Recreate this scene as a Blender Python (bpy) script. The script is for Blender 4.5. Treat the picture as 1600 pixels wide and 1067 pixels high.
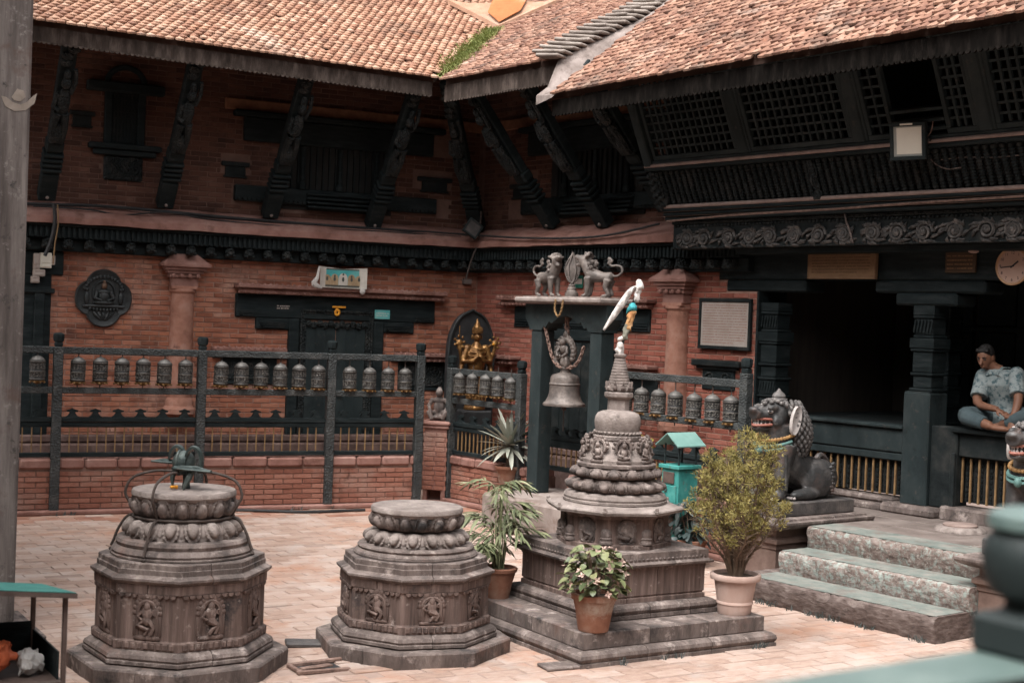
import bpy, math, random
from math import sin, cos, pi, radians, sqrt, atan2
from mathutils import Vector, Matrix, Euler
random.seed(7)
for o in list(bpy.data.objects):
    bpy.data.objects.remove(o)
SC = bpy.context.scene
COL = SC.collection

# ------------------------------------------------------------------ camera
FPX, PITCH, ROLL, EYE = 2222.0, radians(-0.9), radians(2.15), 2.3
_f = Vector((0, cos(PITCH), sin(PITCH)))
_r0 = Vector((1, 0, 0))
_u0 = _r0.cross(_f)
CR = _r0 * cos(ROLL) + _u0 * sin(ROLL)
CU = _u0 * cos(ROLL) - _r0 * sin(ROLL)
CF = _f
CP = Vector((0, 0, EYE))
cam_d = bpy.data.cameras.new('camera')
cam = bpy.data.objects.new('camera', cam_d)
COL.objects.link(cam)
m = Matrix((CR, CU, -CF)).transposed().to_4x4()
m.translation = CP
cam.matrix_world = m
cam_d.sensor_width = 36
cam_d.lens = 36 * FPX / 1600
cam_d.clip_end = 600
cam_d.dof.use_dof = True
cam_d.dof.focus_distance = 11.8
cam_d.dof.aperture_fstop = 3.4
SC.camera = cam

# ------------------------------------------------------------------ world, sun, exposure (overcast day)
SUN_EL, SUN_AZ = radians(62), radians(215)     # azimuth clockwise from +Y
W = bpy.data.worlds.new('World')
SC.world = W
W.use_nodes = True
nt = W.node_tree
nt.nodes.clear()
sky = nt.nodes.new('ShaderNodeTexSky')
sky.sky_type = 'NISHITA'
sky.sun_disc = False
sky.sun_elevation = SUN_EL
sky.sun_rotation = SUN_AZ
sky.dust_density = 6
sky.air_density = 1.2
sky.ozone_density = 1
hs = nt.nodes.new('ShaderNodeHueSaturation')
hs.inputs['Saturation'].default_value = 0.12
hs.inputs['Value'].default_value = 1.0
bg = nt.nodes.new('ShaderNodeBackground')
bg.inputs['Strength'].default_value = 0.15
wo = nt.nodes.new('ShaderNodeOutputWorld')
nt.links.new(sky.outputs[0], hs.inputs['Color'])
nt.links.new(hs.outputs[0], bg.inputs['Color'])
nt.links.new(bg.outputs[0], wo.inputs['Surface'])
sun_d = bpy.data.lights.new('sun', 'SUN')
sun_d.energy = 1.0
sun_d.angle = radians(50)
sun_d.color = (1.0, 0.96, 0.9)
sun = bpy.data.objects.new('sun', sun_d)
COL.objects.link(sun)
sd = Vector((sin(SUN_AZ) * cos(SUN_EL), cos(SUN_AZ) * cos(SUN_EL), sin(SUN_EL)))
sun.rotation_euler = sd.to_track_quat('Z', 'Y').to_euler()
sun.location = (0, 0, 30)
vs = SC.view_settings
vs.view_transform = 'Standard'
vs.look = 'None'
vs.gamma = 1
vs.exposure = 1.65
vs.use_curve_mapping = False
SC.cycles.use_denoising = True
SC.cycles.max_bounces = 6
SC.cycles.diffuse_bounces = 4

# ------------------------------------------------------------------ frames: where the photo's pixels fall on real planes
def ray(x, y):
    return CR * ((x - 800) / FPX) - CU * ((y - 533.5) / FPX) + CF
def G(x, y, z=0.0):
    d = ray(x, y)
    return CP + d * ((z - EYE) / d.z)
def proj(p):
    v = Vector(p) - CP
    k = v.dot(CF)
    if k < 0.1:
        return (-9999, -9999, k)
    return (800 + FPX * v.dot(CR) / k, 533.5 - FPX * v.dot(CU) / k, k)
class Fr:
    """local x runs along the facade, local y into the building, z up"""
    def __init__(s, ox, oy, deg):
        s.deg = deg
        s.rot = radians(deg)
        s.M = Matrix.Translation((ox, oy, 0)) @ Matrix.Rotation(s.rot, 4, 'Z')
        s.I = s.M.inverted()
    def px(s, x, y, ly=0.0):
        o = s.I @ CP
        d = s.I.to_3x3() @ ray(x, y)
        p = o + d * ((ly - o.y) / d.y)
        return p.x, p.z
    def at(s, x, y, z=0.0):
        p = s.I @ G(x, y, z)
        return p.x, p.y
    def w(s, x, y, z=0.0):
        return s.M @ Vector((x, y, z))
FA = Fr(-1.095, 17.182, 25.5)
FB = Fr(-0.747, 17.708, -52.0)

# ------------------------------------------------------------------ helpers
def reg(o, parent=None, label=None, cat=None, group=None, kind=None):
    COL.objects.link(o)
    if parent:
        o.parent = parent
    if label: o['label'] = label
    if cat: o['category'] = cat
    if group: o['group'] = group
    if kind: o['kind'] = kind
    return o
def thing(name, label, cat, loc=(0, 0, 0), rz=0.0, group=None, kind=None):
    o = bpy.data.objects.new(name, None)
    o.location = loc
    o.rotation_euler = (0, 0, rz)
    o.empty_display_size = 0.1
    return reg(o, None, label, cat, group, kind)
def frame_thing(name, label, cat, fr, kind=None):
    return thing(name, label, cat, fr.M.translation, fr.rot, kind=kind)
def copy_tree(o, parent=None):
    c = o.copy()
    COL.objects.link(c)
    c.parent = parent
    for ch in list(o.children):
        copy_tree(ch, c)
    return c

class MB:
    def __init__(s):
        s.v = []; s.f = []
    def add(s, vs, fs, M=None):
        n = len(s.v)
        if M is not None:
            vs = [M @ Vector(p) for p in vs]
        s.v += [tuple(p) for p in vs]
        s.f += [tuple(i + n for i in f) for f in fs]
        return s
    def box(s, x0, x1, y0, y1, z0, z1, c=0.0, M=None):
        if c <= 0:
            vs = [(x, y, z) for z in (z0, z1) for y in (y0, y1) for x in (x0, x1)]
            fs = [(0, 2, 3, 1), (4, 5, 7, 6), (0, 1, 5, 4), (2, 6, 7, 3), (0, 4, 6, 2), (1, 3, 7, 5)]
            return s.add(vs, fs, M)
        c = min(c, (x1 - x0) * .45, (y1 - y0) * .45, (z1 - z0) * .45)
        oc = lambda k: [(x0 + k, y0), (x1 - k, y0), (x1, y0 + k), (x1, y1 - k), (x1 - k, y1), (x0 + k, y1), (x0, y1 - k), (x0, y0 + k)]
        inn = [(x0 + c, y0 + c), (x1 - c, y0 + c), (x1 - c, y0 + c), (x1 - c, y1 - c), (x1 - c, y1 - c), (x0 + c, y1 - c), (x0 + c, y1 - c), (x0 + c, y0 + c)]
        rings = [[(a, b, z0) for a, b in inn], [(a, b, z0 + c) for a, b in oc(c)], [(a, b, z1 - c) for a, b in oc(c)], [(a, b, z1) for a, b in inn]]
        vs = sum(rings, [])
        fs = []
        for k in range(3):
            for i in range(8):
                j = (i + 1) % 8
                if k != 1 and i % 2 == 1:
                    # inner ring collapses at corners
                    if k == 0: fs.append((k * 8 + i, 8 + j, 8 + i))
                    else: fs.append((k * 8 + i, k * 8 + j, 24 + i))
                else:
                    fs.append((k * 8 + i, k * 8 + j, k * 8 + 8 + j, k * 8 + 8 + i))
        fs.append((0, 5, 3, 1)); fs.append((24, 25, 27, 29))
        return s.add(vs, fs, M)
    def lathe(s, prof, n=24, c=(0, 0, 0), fn=None, a0=0.0, M=None, cap=True):
        vs = []
        for k, (r, z) in enumerate(prof):
            for i in range(n):
                a = a0 + 2 * pi * i / n
                rr = r + (fn(a, k, z) if fn else 0)
                vs.append((c[0] + rr * cos(a), c[1] + rr * sin(a), c[2] + z))
        fs = []
        for k in range(len(prof) - 1):
            for i in range(n):
                j = (i + 1) % n
                fs.append((k * n + i, k * n + j, k * n + n + j, k * n + n + i))
        if cap:
            fs.append(tuple(reversed(range(n))))
            fs.append(tuple(range((len(prof) - 1) * n, len(prof) * n)))
        return s.add(vs, fs, M)
    def tube(s, pts, r, n=6, closed=False, M=None, flat=1.0):
        pts = [Vector(p) for p in pts]
        m = len(pts)
        rs = r if isinstance(r, (list, tuple)) else [r] * m
        vs = []; up = None
        for i, p in enumerate(pts):
            if closed:
                t = pts[(i + 1) % m] - pts[i - 1]
            else:
                t = pts[min(i + 1, m - 1)] - pts[max(i - 1, 0)]
            if t.length < 1e-9: t = Vector((0, 0, 1))
            t.normalize()
            if up is None:
                up = Vector((0, 0, 1)) if abs(t.z) < .9 else Vector((0, 1, 0))
            b = t.cross(up)
            if b.length < 1e-6: b = t.orthogonal()
            b.normalize()
            up = b.cross(t).normalized()
            for k in range(n):
                a = 2 * pi * k / n
                vs.append(p + b * (rs[i] * cos(a)) + up * (rs[i] * flat * sin(a)))
        fs = []
        for i in range(m if closed else m - 1):
            i2 = (i + 1) % m
            for k in range(n):
                k2 = (k + 1) % n
                fs.append((i * n + k, i * n + k2, i2 * n + k2, i2 * n + k))
        if not closed:
            fs.append(tuple(reversed(range(n))))
            fs.append(tuple(range((m - 1) * n, m * n)))
        return s.add(vs, fs, M)
    def extr(s, poly, o, ex, ey, ez):
        o, ex, ey, ez = Vector(o), Vector(ex), Vector(ey), Vector(ez)
        n = len(poly)
        vs = [o + ex * a + ey * b for a, b in poly] + [o + ex * a + ey * b + ez for a, b in poly]
        fs = [tuple(reversed(range(n))), tuple(range(n, 2 * n))] + [(i, (i + 1) % n, n + (i + 1) % n, n + i) for i in range(n)]
        return s.add(vs, fs)
    def prism(s, poly, z0, z1, poly2=None, M=None):
        n = len(poly)
        q = poly2 or poly
        vs = [(a, b, z0) for a, b in poly] + [(a, b, z1) for a, b in q]
        fs = [tuple(reversed(range(n))), tuple(range(n, 2 * n))] + [(i, (i + 1) % n, n + (i + 1) % n, n + i) for i in range(n)]
        return s.add(vs, fs, M)
    def rings(s, rings, M=None):
        """rings: lists of equal length of points; capped loft"""
        n = len(rings[0])
        vs = sum([list(r) for r in rings], [])
        fs = [tuple(reversed(range(n))), tuple(range((len(rings) - 1) * n, len(rings) * n))]
        for k in range(len(rings) - 1):
            for i in range(n):
                j = (i + 1) % n
                fs.append((k * n + i, k * n + j, k * n + n + j, k * n + n + i))
        return s.add(vs, fs, M)
    def ball(s, c, r, n=10, m=7, M=None):
        if not isinstance(r, (tuple, list)): r = (r, r, r)
        vs = [(c[0], c[1], c[2] - r[2])]
        for k in range(1, m):
            ph = -pi / 2 + pi * k / m
            for i in range(n):
                a = 2 * pi * i / n
                vs.append((c[0] + r[0] * cos(ph) * cos(a), c[1] + r[1] * cos(ph) * sin(a), c[2] + r[2] * sin(ph)))
        vs.append((c[0], c[1], c[2] + r[2]))
        fs = [(0, 1 + (i + 1) % n, 1 + i) for i in range(n)]
        for k in range(m - 2):
            for i in range(n):
                j = (i + 1) % n
                fs.append((1 + k * n + i, 1 + k * n + j, 1 + k * n + n + j, 1 + k * n + n + i))
        b = 1 + (m - 2) * n; t = len(vs) - 1
        fs += [(b + i, b + (i + 1) % n, t) for i in range(n)]
        return s.add(vs, fs, M)
    def mesh(s, name, smooth=False, sharp=35):
        me = bpy.data.meshes.new(name)
        me.from_pydata(s.v, [], s.f)
        me.update()
        if smooth:
            me.polygons.foreach_set('use_smooth', [True] * len(me.polygons))
            me.set_sharp_from_angle(angle=radians(sharp))
        return me
    def build(s, name, mat, parent=None, smooth=False, sharp=35, label=None, cat=None, group=None, kind=None, remesh=0, soft=0):
        me = s.mesh(name, smooth or remesh > 0, 180 if remesh else sharp)
        me.materials.append(mat)
        o = bpy.data.objects.new(name, me)
        reg(o, parent, label, cat, group, kind)
        if remesh:
            md = o.modifiers.new('remesh', 'REMESH')
            md.mode = 'VOXEL'; md.voxel_size = remesh; md.use_smooth_shade = True
            if soft:
                sm = o.modifiers.new('smooth', 'SMOOTH')
                sm.iterations = soft; sm.factor = .5
        return o
def clone(me, name, parent, M, mat=None):
    o = bpy.data.objects.new(name, me)
    COL.objects.link(o)
    o.parent = parent
    o.matrix_basis = M
    return o
def bez(p0, p1, p2, p3, n=10):
    p0, p1, p2, p3 = map(Vector, (p0, p1, p2, p3))
    return [p0 * (1 - t) ** 3 + p1 * 3 * t * (1 - t) ** 2 + p2 * 3 * t * t * (1 - t) + p3 * t ** 3 for t in [i / n for i in range(n + 1)]]
def smoothpath(pts, k=5):
    """Catmull-Rom through pts"""
    P = [Vector(p) for p in pts]
    P = [P[0] * 2 - P[1]] + P + [P[-1] * 2 - P[-2]]
    out = []
    for i in range(1, len(P) - 2):
        for j in range(k):
            t = j / k
            a, b, c, d = P[i - 1], P[i], P[i + 1], P[i + 2]
            out.append(.5 * ((2 * b) + (c - a) * t + (2 * a - 5 * b + 4 * c - d) * t * t + (3 * b - a - 3 * c + d) * t ** 3))
    out.append(P[-2])
    return out
def R3(rx=0, ry=0, rz=0):
    return Euler((rx, ry, rz)).to_matrix().to_4x4()
def T3(x, y, z):
    return Matrix.Translation((x, y, z))

# ------------------------------------------------------------------ materials
def mat(name, cols, scale=6.0, rough=.8, bump=.3, bscale=None, isl=.0, streak=None, spots=None, metal=0.0, spec=.3, detail=6, extra=None, bdist=.01, world=False):
    """cols: ramp of albedo colours driven by noise; isl: how much each loose piece (or object) shifts along the ramp"""
    m = bpy.data.materials.new(name)
    m.use_nodes = True
    t = m.node_tree; N = t.nodes; L = t.links
    p = N['Principled BSDF']
    p.inputs['Roughness'].default_value = rough
    p.inputs['Metallic'].default_value = metal
    p.inputs['Specular IOR Level'].default_value = spec
    tc = N.new('ShaderNodeTexCoord')
    oi = N.new('ShaderNodeObjectInfo')
    ad = N.new('ShaderNodeVectorMath'); ad.operation = 'ADD'
    mu = N.new('ShaderNodeMath'); mu.operation = 'MULTIPLY'; mu.inputs[1].default_value = 37.0
    L.new(oi.outputs['Random'], mu.inputs[0])
    L.new(tc.outputs['Object'], ad.inputs[0]); L.new(mu.outputs[0], ad.inputs[1])
    vec = ad.outputs[0]
    if streak:
        mp = N.new('ShaderNodeMapping'); mp.inputs['Scale'].default_value = streak
        L.new(vec, mp.inputs['Vector']); vec = mp.outputs[0]
    nz = N.new('ShaderNodeTexNoise'); nz.inputs['Scale'].default_value = scale; nz.inputs['Detail'].default_value = detail; nz.inputs['Roughness'].default_value = .65
    L.new(vec, nz.inputs['Vector'])
    mr = N.new('ShaderNodeMapRange'); mr.inputs['From Min'].default_value = .28; mr.inputs['From Max'].default_value = .72
    L.new(nz.outputs['Fac'], mr.inputs['Value'])
    fac = mr.outputs[0]
    if isl > 0:
        ge = N.new('ShaderNodeNewGeometry')
        a = N.new('ShaderNodeMath'); a.operation = 'MULTIPLY_ADD'; a.inputs[1].default_value = 7.31
        L.new(oi.outputs['Random'], a.inputs[0]); L.new(ge.outputs['Random Per Island'], a.inputs[2])
        fr = N.new('ShaderNodeMath'); fr.operation = 'FRACT'; L.new(a.outputs[0], fr.inputs[0])
        mx = N.new('ShaderNodeMix'); mx.inputs[0].default_value = isl
        L.new(fac, mx.inputs[2]); L.new(fr.outputs[0], mx.inputs[3])
        fac = mx.outputs[0]
    rp = N.new('ShaderNodeValToRGB')
    el = rp.color_ramp.elements
    n = len(cols)
    for i, c in enumerate(cols):
        pos, rgb = c if isinstance(c[1], (tuple, list)) else (i / (n - 1), c)
        e = el[i] if i < 2 else el.new(pos)
        e.position = pos; e.color = (*rgb, 1)
    L.new(fac, rp.inputs[0])
    col = rp.outputs[0]
    if spots:
        for (c2, sc2, lo, hi) in (spots if isinstance(spots, list) else [spots]):
            n2 = N.new('ShaderNodeTexNoise'); n2.inputs['Scale'].default_value = sc2; n2.inputs['Detail'].default_value = 5; n2.inputs['Roughness'].default_value = .7
            if world:
                gp = N.new('ShaderNodeNewGeometry'); L.new(gp.outputs['Position'], n2.inputs['Vector'])
            else: L.new(ad.outputs[0], n2.inputs['Vector'])
            m2 = N.new('ShaderNodeMapRange'); m2.inputs['From Min'].default_value = lo; m2.inputs['From Max'].default_value = hi
            L.new(n2.outputs['Fac'], m2.inputs['Value'])
            x2 = N.new('ShaderNodeMix'); x2.data_type = 'RGBA'
            L.new(m2.outputs[0], x2.inputs[0]); L.new(col, x2.inputs[6]); x2.inputs[7].default_value = (*c2, 1)
            col = x2.outputs[2]
    L.new(col, p.inputs['Base Color'])
    if bump > 0:
        nb = N.new('ShaderNodeTexNoise'); nb.inputs['Scale'].default_value = bscale or scale * 5; nb.inputs['Detail'].default_value = 5
        L.new(vec, nb.inputs['Vector'])
        bp = N.new('ShaderNodeBump'); bp.inputs['Strength'].default_value = bump; bp.inputs['Distance'].default_value = bdist
        L.new(nb.outputs['Fac'], bp.inputs['Height']); L.new(bp.outputs[0], p.inputs['Normal'])
    if extra: extra(t, p, vec)
    return m
def carved(scale=40, strength=.9, dist=.02, kind='voronoi', stretch=(1, 1, 1)):
    """fine carved relief as bump"""
    def fn(t, p, vec):
        N = t.nodes; L = t.links
        tc = N.new('ShaderNodeTexCoord')
        mp = N.new('ShaderNodeMapping'); mp.inputs['Scale'].default_value = stretch
        L.new(tc.outputs['Object'], mp.inputs['Vector'])
        v = N.new('ShaderNodeTexVoronoi'); v.inputs['Scale'].default_value = scale
        L.new(mp.outputs[0], v.inputs['Vector'])
        b = N.new('ShaderNodeBump'); b.inputs['Strength'].default_value = strength; b.inputs['Distance'].default_value = dist
        L.new(v.outputs['Distance'], b.inputs['Height'])
        old = p.inputs['Normal'].links
        if old: L.new(old[0].from_socket, b.inputs['Normal'])
        L.new(b.outputs[0], p.inputs['Normal'])
    return fn

M = {}
M['brick'] = mat('brick', [(.0, (.1, .04, .027)), (.3, (.22, .08, .048)), (.6, (.325, .122, .073)), (.85, (.37, .175, .118)), (1., (.42, .26, .2))], scale=5, isl=.6, rough=.9, bump=.5, bscale=60, world=True, spots=[((.43, .26, .2), 1.2, .52, .74), ((.085, .038, .028), 2.6, .56, .72), ((.42, .17, .09), 2.3, .56, .8)])
M['brick_red'] = mat('brick_red', [(.0, (.1, .034, .026)), (.3, (.19, .058, .04)), (.6, (.27, .085, .058)), (.85, (.31, .12, .088)), (1., (.37, .2, .16))], scale=5, isl=.6, rough=.9, bump=.4, bscale=60, world=True, spots=[((.36, .2, .16), 1.5, .55, .78), ((.1, .042, .032), 5, .6, .76)])
M['plinth'] = mat('plinth', [(.05, .03, .026), (.1, .062, .053), (.17, .115, .1)], scale=5, rough=.9, bump=.5, spots=((.05, .035, .03), 4, .55, .72))
M['fascia_dark'] = mat('fascia_dark', [(.0035, .0032, .003), (.008, .0068, .006), (.02, .0165, .0145)], scale=4, streak=(4, 4, 1), rough=.95, bump=.4, bscale=22, spec=.02)
M['brick_upper_shaded'] = mat('brick_upper_shaded', [(.0, (.032, .015, .011)), (.3, (.06, .026, .018)), (.6, (.088, .038, .025)), (.85, (.115, .054, .038)), (1., (.16, .09, .068))], scale=5, isl=.6, rough=.9, bump=.35, bscale=60, world=True, spots=[((.19, .1, .075), 1.5, .54, .78)])  # browner upper-storey brick, its colour also darkened for the shade under the eaves
M['mortar_upper_shaded'] = mat('mortar_upper_shaded', [(.09, .05, .038), (.18, .11, .088)], scale=5, rough=.95, bump=.4)  # mortar colour darkened to match, eave shade included
M['mortar'] = mat('mortar', [(.2, .11, .08), (.38, .24, .19)], scale=5, rough=.95, bump=.4, bscale=50)
M['plaster_pink'] = mat('plaster_pink', [(.145, .066, .05), (.235, .12, .097), (.31, .185, .155)], scale=3, rough=.9, bump=.45, world=True, spots=[((.11, .05, .037), 4, .54, .72), ((.36, .25, .215), 5, .62, .8)])
M['timber'] = mat('timber', [(.006, .0088, .0095), (.0115, .0165, .0175), (.026, .031, .032)], scale=4, streak=(1, 1, 5), rough=.7, bump=.4, bscale=30, spec=.12, spots=((.05, .045, .04), 11, .66, .82))
M['timber_old'] = mat('timber_old', [(.0065, .0085, .009), (.013, .0165, .017), (.034, .034, .032)], scale=5, rough=.72, bump=.5, bscale=30, spec=.12)
M['timber_carved'] = mat('timber_carved', [(.007, .009, .0095), (.0145, .0185, .019), (.045, .044, .041)], scale=9, rough=.62, bump=.3, spec=.2, extra=carved(42, 1.0, .02))
M['timber_green'] = mat('timber_green', [(.0115, .0165, .0175), (.02, .028, .0293), (.036, .044, .0443)], scale=3, streak=(1, 1, .5), rough=.65, bump=.4, spec=.15, spots=[((.075, .062, .053), 11, .6, .78), ((.010, .0125, .013), 3, .54, .74)])
M['dust_ledge'] = mat('dust_ledge', [(.17, .12, .103), (.28, .21, .185)], scale=8, rough=.95, bump=.4)
M['fascia'] = mat('fascia', [(.022, .017, .0145), (.046, .035, .03), (.105, .082, .071)], scale=3, streak=(4, 4, 1), rough=.9, bump=.4, bscale=22, spec=.05)
M['tile'] = mat('tile', [(.0, (.1, .044, .029)), (.3, (.205, .1, .062)), (.65, (.29, .166, .11)), (1., (.37, .25, .188))], scale=7, isl=.6, rough=.9, bump=.4, bscale=50, world=True, spots=[((.06, .04, .03), 1.6, .54, .8), ((.37, .29, .24), 1.3, .56, .8), ((.32, .14, .075), 3, .6, .8)])
M['tile_dark'] = mat('tile_dark', [(.0, (.06, .03, .022)), (.35, (.145, .068, .045)), (.7, (.23, .125, .085)), (1., (.32, .22, .168))], scale=7, isl=.62, rough=.9, bump=.4, bscale=50, world=True, spots=[((.045, .034, .028), 2.0, .5, .74), ((.33, .26, .215), 1.5, .58, .8), ((.27, .11, .06), 3, .6, .8)])
M['tile_grey'] = mat('tile_grey', [(.09, .072, .062), (.19, .158, .138), (.28, .245, .22)], scale=6, isl=.4, rough=.9, bump=.4)
M['lime'] = mat('lime', [(.1, .078, .069), (.18, .146, .132), (.25, .21, .193)], scale=4, rough=.95, bump=.5, spots=((.065, .048, .042), 6, .5, .68))
M['roof_deck'] = mat('roof_deck', [(.04, .022, .016), (.08, .045, .034)], scale=4, rough=.9)
M['paver'] = mat('paver', [(.0, (.19, .122, .094)), (.35, (.285, .195, .155)), (.7, (.35, .262, .22)), (1., (.4, .322, .28))], scale=3, isl=.45, rough=.85, bump=.5, bscale=40, world=True, spots=[((.3, .15, .092), .8, .52, .7), ((.15, .108, .09), 2.6, .55, .8), ((.41, .35, .315), 1.3, .52, .76)])
M['dirt'] = mat('dirt', [(.1, .065, .05), (.2, .14, .11)], scale=8, rough=.95, bump=.5)
M['stone'] = mat('stone', [(.042, .034, .031), (.112, .087, .078), (.22, .178, .16)], scale=7, streak=(1, 1, .3), rough=.85, bump=.8, bscale=70, detail=10, spots=[((.33, .275, .25), 9, .56, .72), ((.024, .022, .022), 3.2, .56, .69), ((.17, .1, .08), 2.2, .58, .78)])
M['stone_body'] = mat('stone_body', [(.042, .029, .025), (.108, .074, .063), (.225, .163, .142)], scale=11, streak=(1.7, 1.7, .12), rough=.85, bump=.7, bscale=40, detail=10, spots=[((.024, .021, .021), 3.5, .56, .7), ((.3, .245, .22), 14, .6, .75)])
M['stone_pale'] = mat('stone_pale', [(.105, .084, .075), (.185, .152, .137), (.28, .235, .215)], scale=7, rough=.85, bump=.6, bscale=70, detail=9, spots=[((.06, .048, .043), 5, .56, .74), ((.34, .295, .27), 12, .58, .76)])
M['stone_block'] = mat('stone_block', [(.15, .118, .103), (.24, .198, .178), (.31, .265, .242)], scale=3, streak=(1, 1, .3), rough=.9, bump=.5, spots=[((.13, .088, .072), 2.6, .5, .68)])
M['stone_dark'] = mat('stone_dark', [(.03, .027, .027), (.065, .058, .056), (.13, .11, .1)], scale=7, rough=.6, bump=.4, bscale=50, spec=.4)
M['step_stone'] = mat('step_stone', [(.06, .042, .036), (.13, .096, .083), (.22, .185, .168)], scale=26, streak=(.45, .45, 1), rough=.9, bump=.9, bscale=35, spots=[((.19, .215, .195), 20, .5, .64), ((.27, .24, .215), 26, .56, .68)])
M['step_bottom'] = mat('step_bottom', [(.045, .032, .028), (.095, .07, .062), (.17, .138, .124)], scale=26, streak=(.4, .4, 1), rough=.9, bump=.9, bscale=35, spots=[((.03, .028, .024), 9, .62, .76)])
M['step_top'] = mat('step_top', [(.085, .104, .094), (.135, .148, .133), (.215, .195, .174)], scale=6, rough=.85, bump=.5, spots=[((.13, .105, .092), 5, .52, .68), ((.06, .05, .044), 12, .62, .76)])
M['platform'] = mat('platform', [(.085, .066, .058), (.14, .112, .1), (.2, .165, .148)], scale=3, rough=.8, bump=.3)
M['bronze'] = mat('bronze', [(.05, .042, .038), (.11, .09, .08), (.21, .175, .155)], scale=9, rough=.6, bump=.5, metal=.15, spec=.45, spots=((.04, .036, .034), 14, .58, .74))
M['bronze_green'] = mat('bronze_green', [(.018, .026, .026), (.042, .056, .053), (.1, .115, .105)], scale=9, rough=.5, bump=.4, metal=.3, spots=((.26, .19, .15), 8, .62, .78))
M['iron'] = mat('iron', [(.03, .024, .021), (.07, .05, .042)], scale=20, rough=.75, bump=.4)
M['rust'] = mat('rust', [(.07, .045, .037), (.16, .1, .08), (.25, .17, .14)], scale=20, rough=.8, bump=.4)
M['gold'] = mat('gold', [(.05, .024, .009), (.17, .08, .025), (.36, .2, .07)], scale=11, rough=.42, bump=.4, metal=.6, spec=.5)
M['fence'] = mat('fence', [(.014, .017, .018), (.03, .034, .034), (.07, .07, .067)], scale=7, rough=.6, bump=.25, spec=.35, extra=carved(55, .9, .012))
M['wheel'] = mat('wheel', [(.010, .010, .010), (.022, .021, .02), (.05, .045, .04)], scale=14, isl=.4, rough=.55, bump=.2, spec=.4)
M['wheel_text'] = mat('wheel_text', [(.06, .055, .049), (.16, .145, .128)], scale=30, isl=.3, rough=.5, bump=.2, metal=.2)
M['wheel_cap'] = mat('wheel_cap', [(.06, .056, .052), (.14, .13, .122)], scale=10, isl=.3, rough=.5, bump=.2, metal=.2)
M['yellow_metal'] = mat('yellow_metal', [(.04, .022, .01), (.2, .105, .03)], scale=22, isl=.4, rough=.6, bump=.2)
M['yellow_bar'] = mat('yellow_bar', [(.12, .07, .03), (.27, .165, .078)], scale=10, rough=.6, bump=.1)
M['black'] = mat('black', [(.012, .012, .013), (.03, .03, .031)], scale=10, rough=.6, bump=.2)
M['relief_black'] = mat('relief_black', [(.008, .010, .0105), (.016, .019, .0195), (.034, .035, .034)], scale=12, rough=.5, bump=.4, spec=.45)
M['white_cloth'] = mat('white_cloth', [(.36, .33, .31), (.55, .51, .48)], scale=16, rough=.9, bump=.7, bscale=60)
M['terracotta'] = mat('terracotta', [(.13, .055, .035), (.22, .1, .063), (.28, .17, .125)], scale=5, rough=.85, bump=.25, spots=((.32, .25, .2), 4, .54, .7))
M['pink_pot'] = mat('pink_pot', [(.3, .19, .155), (.37, .26, .22), (.43, .33, .29)], scale=4, streak=(1, 1, .4), rough=.75, bump=.15)
M['soil'] = mat('soil', [(.03, .02, .015), (.08, .055, .04)], scale=30, rough=.95, bump=.8)
M['turq_stand'] = mat('turq_stand', [(.012, .075, .066), (.022, .115, .1), (.05, .16, .14)], scale=9, rough=.6, bump=.3, bscale=40, spots=((.06, .075, .065), 8, .6, .76))
M['turq'] = mat('turq', [(.018, .12, .108), (.035, .2, .182), (.075, .28, .25)], scale=6, rough=.6, bump=.25, spots=[((.09, .07, .058), 7, .58, .72), ((.2, .27, .24), 10, .62, .78)])
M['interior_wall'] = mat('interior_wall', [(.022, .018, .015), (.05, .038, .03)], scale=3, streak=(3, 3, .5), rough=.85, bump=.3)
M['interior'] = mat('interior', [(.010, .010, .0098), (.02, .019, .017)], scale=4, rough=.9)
M['paper'] = mat('paper', [(.3, .25, .22), (.4, .345, .31)], scale=6, rough=.85, bump=.1, spots=((.22, .14, .11), 7, .6, .8))
M['board'] = mat('board', [(.13, .075, .04), (.21, .125, .068)], scale=8, streak=(1, 1, 3), rough=.8)
# ================================================================== pieces: bricks, roof tiles, pavers
def inframe(w, mgn=12):
    x, y, k = proj(w)
    return k > .3 and -mgn < x < 1600 + mgn and -mgn < y < 1067 + mgn
def brick_mesh(seed):
    r = random.Random(seed)
    b = MB()
    b.box(-.5, .5, 0, 1, -.5, .5, 0)
    # chamfered front: rebuild with small irregular front rim (front is -y)
    b = MB()
    j = lambda a: a + r.uniform(-.012, .012)
    back = [(-.5, .9, -.5), (.5, .9, -.5), (.5, .9, .5), (-.5, .9, .5)]
    mid = [(-.5, -.6, -.5), (.5, -.6, -.5), (.5, -.6, .5), (-.5, -.6, .5)]
    fr = [(j(-.485), j(-1), j(-.44)), (j(.485), j(-1), j(-.44)), (j(.485), j(-1), j(.44)), (j(-.485), j(-1), j(.44))]
    vs = back + mid + fr
    fs = []
    for k in (0, 4):
        for i in range(4):
            q = (i + 1) % 4
            fs.append((k + i, k + q, k + 4 + q, k + 4 + i))
    fs.append((8, 9, 10, 11))
    b.add(vs, fs)
    return b
BRK = [brick_mesh(i) for i in range(4)]
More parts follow.
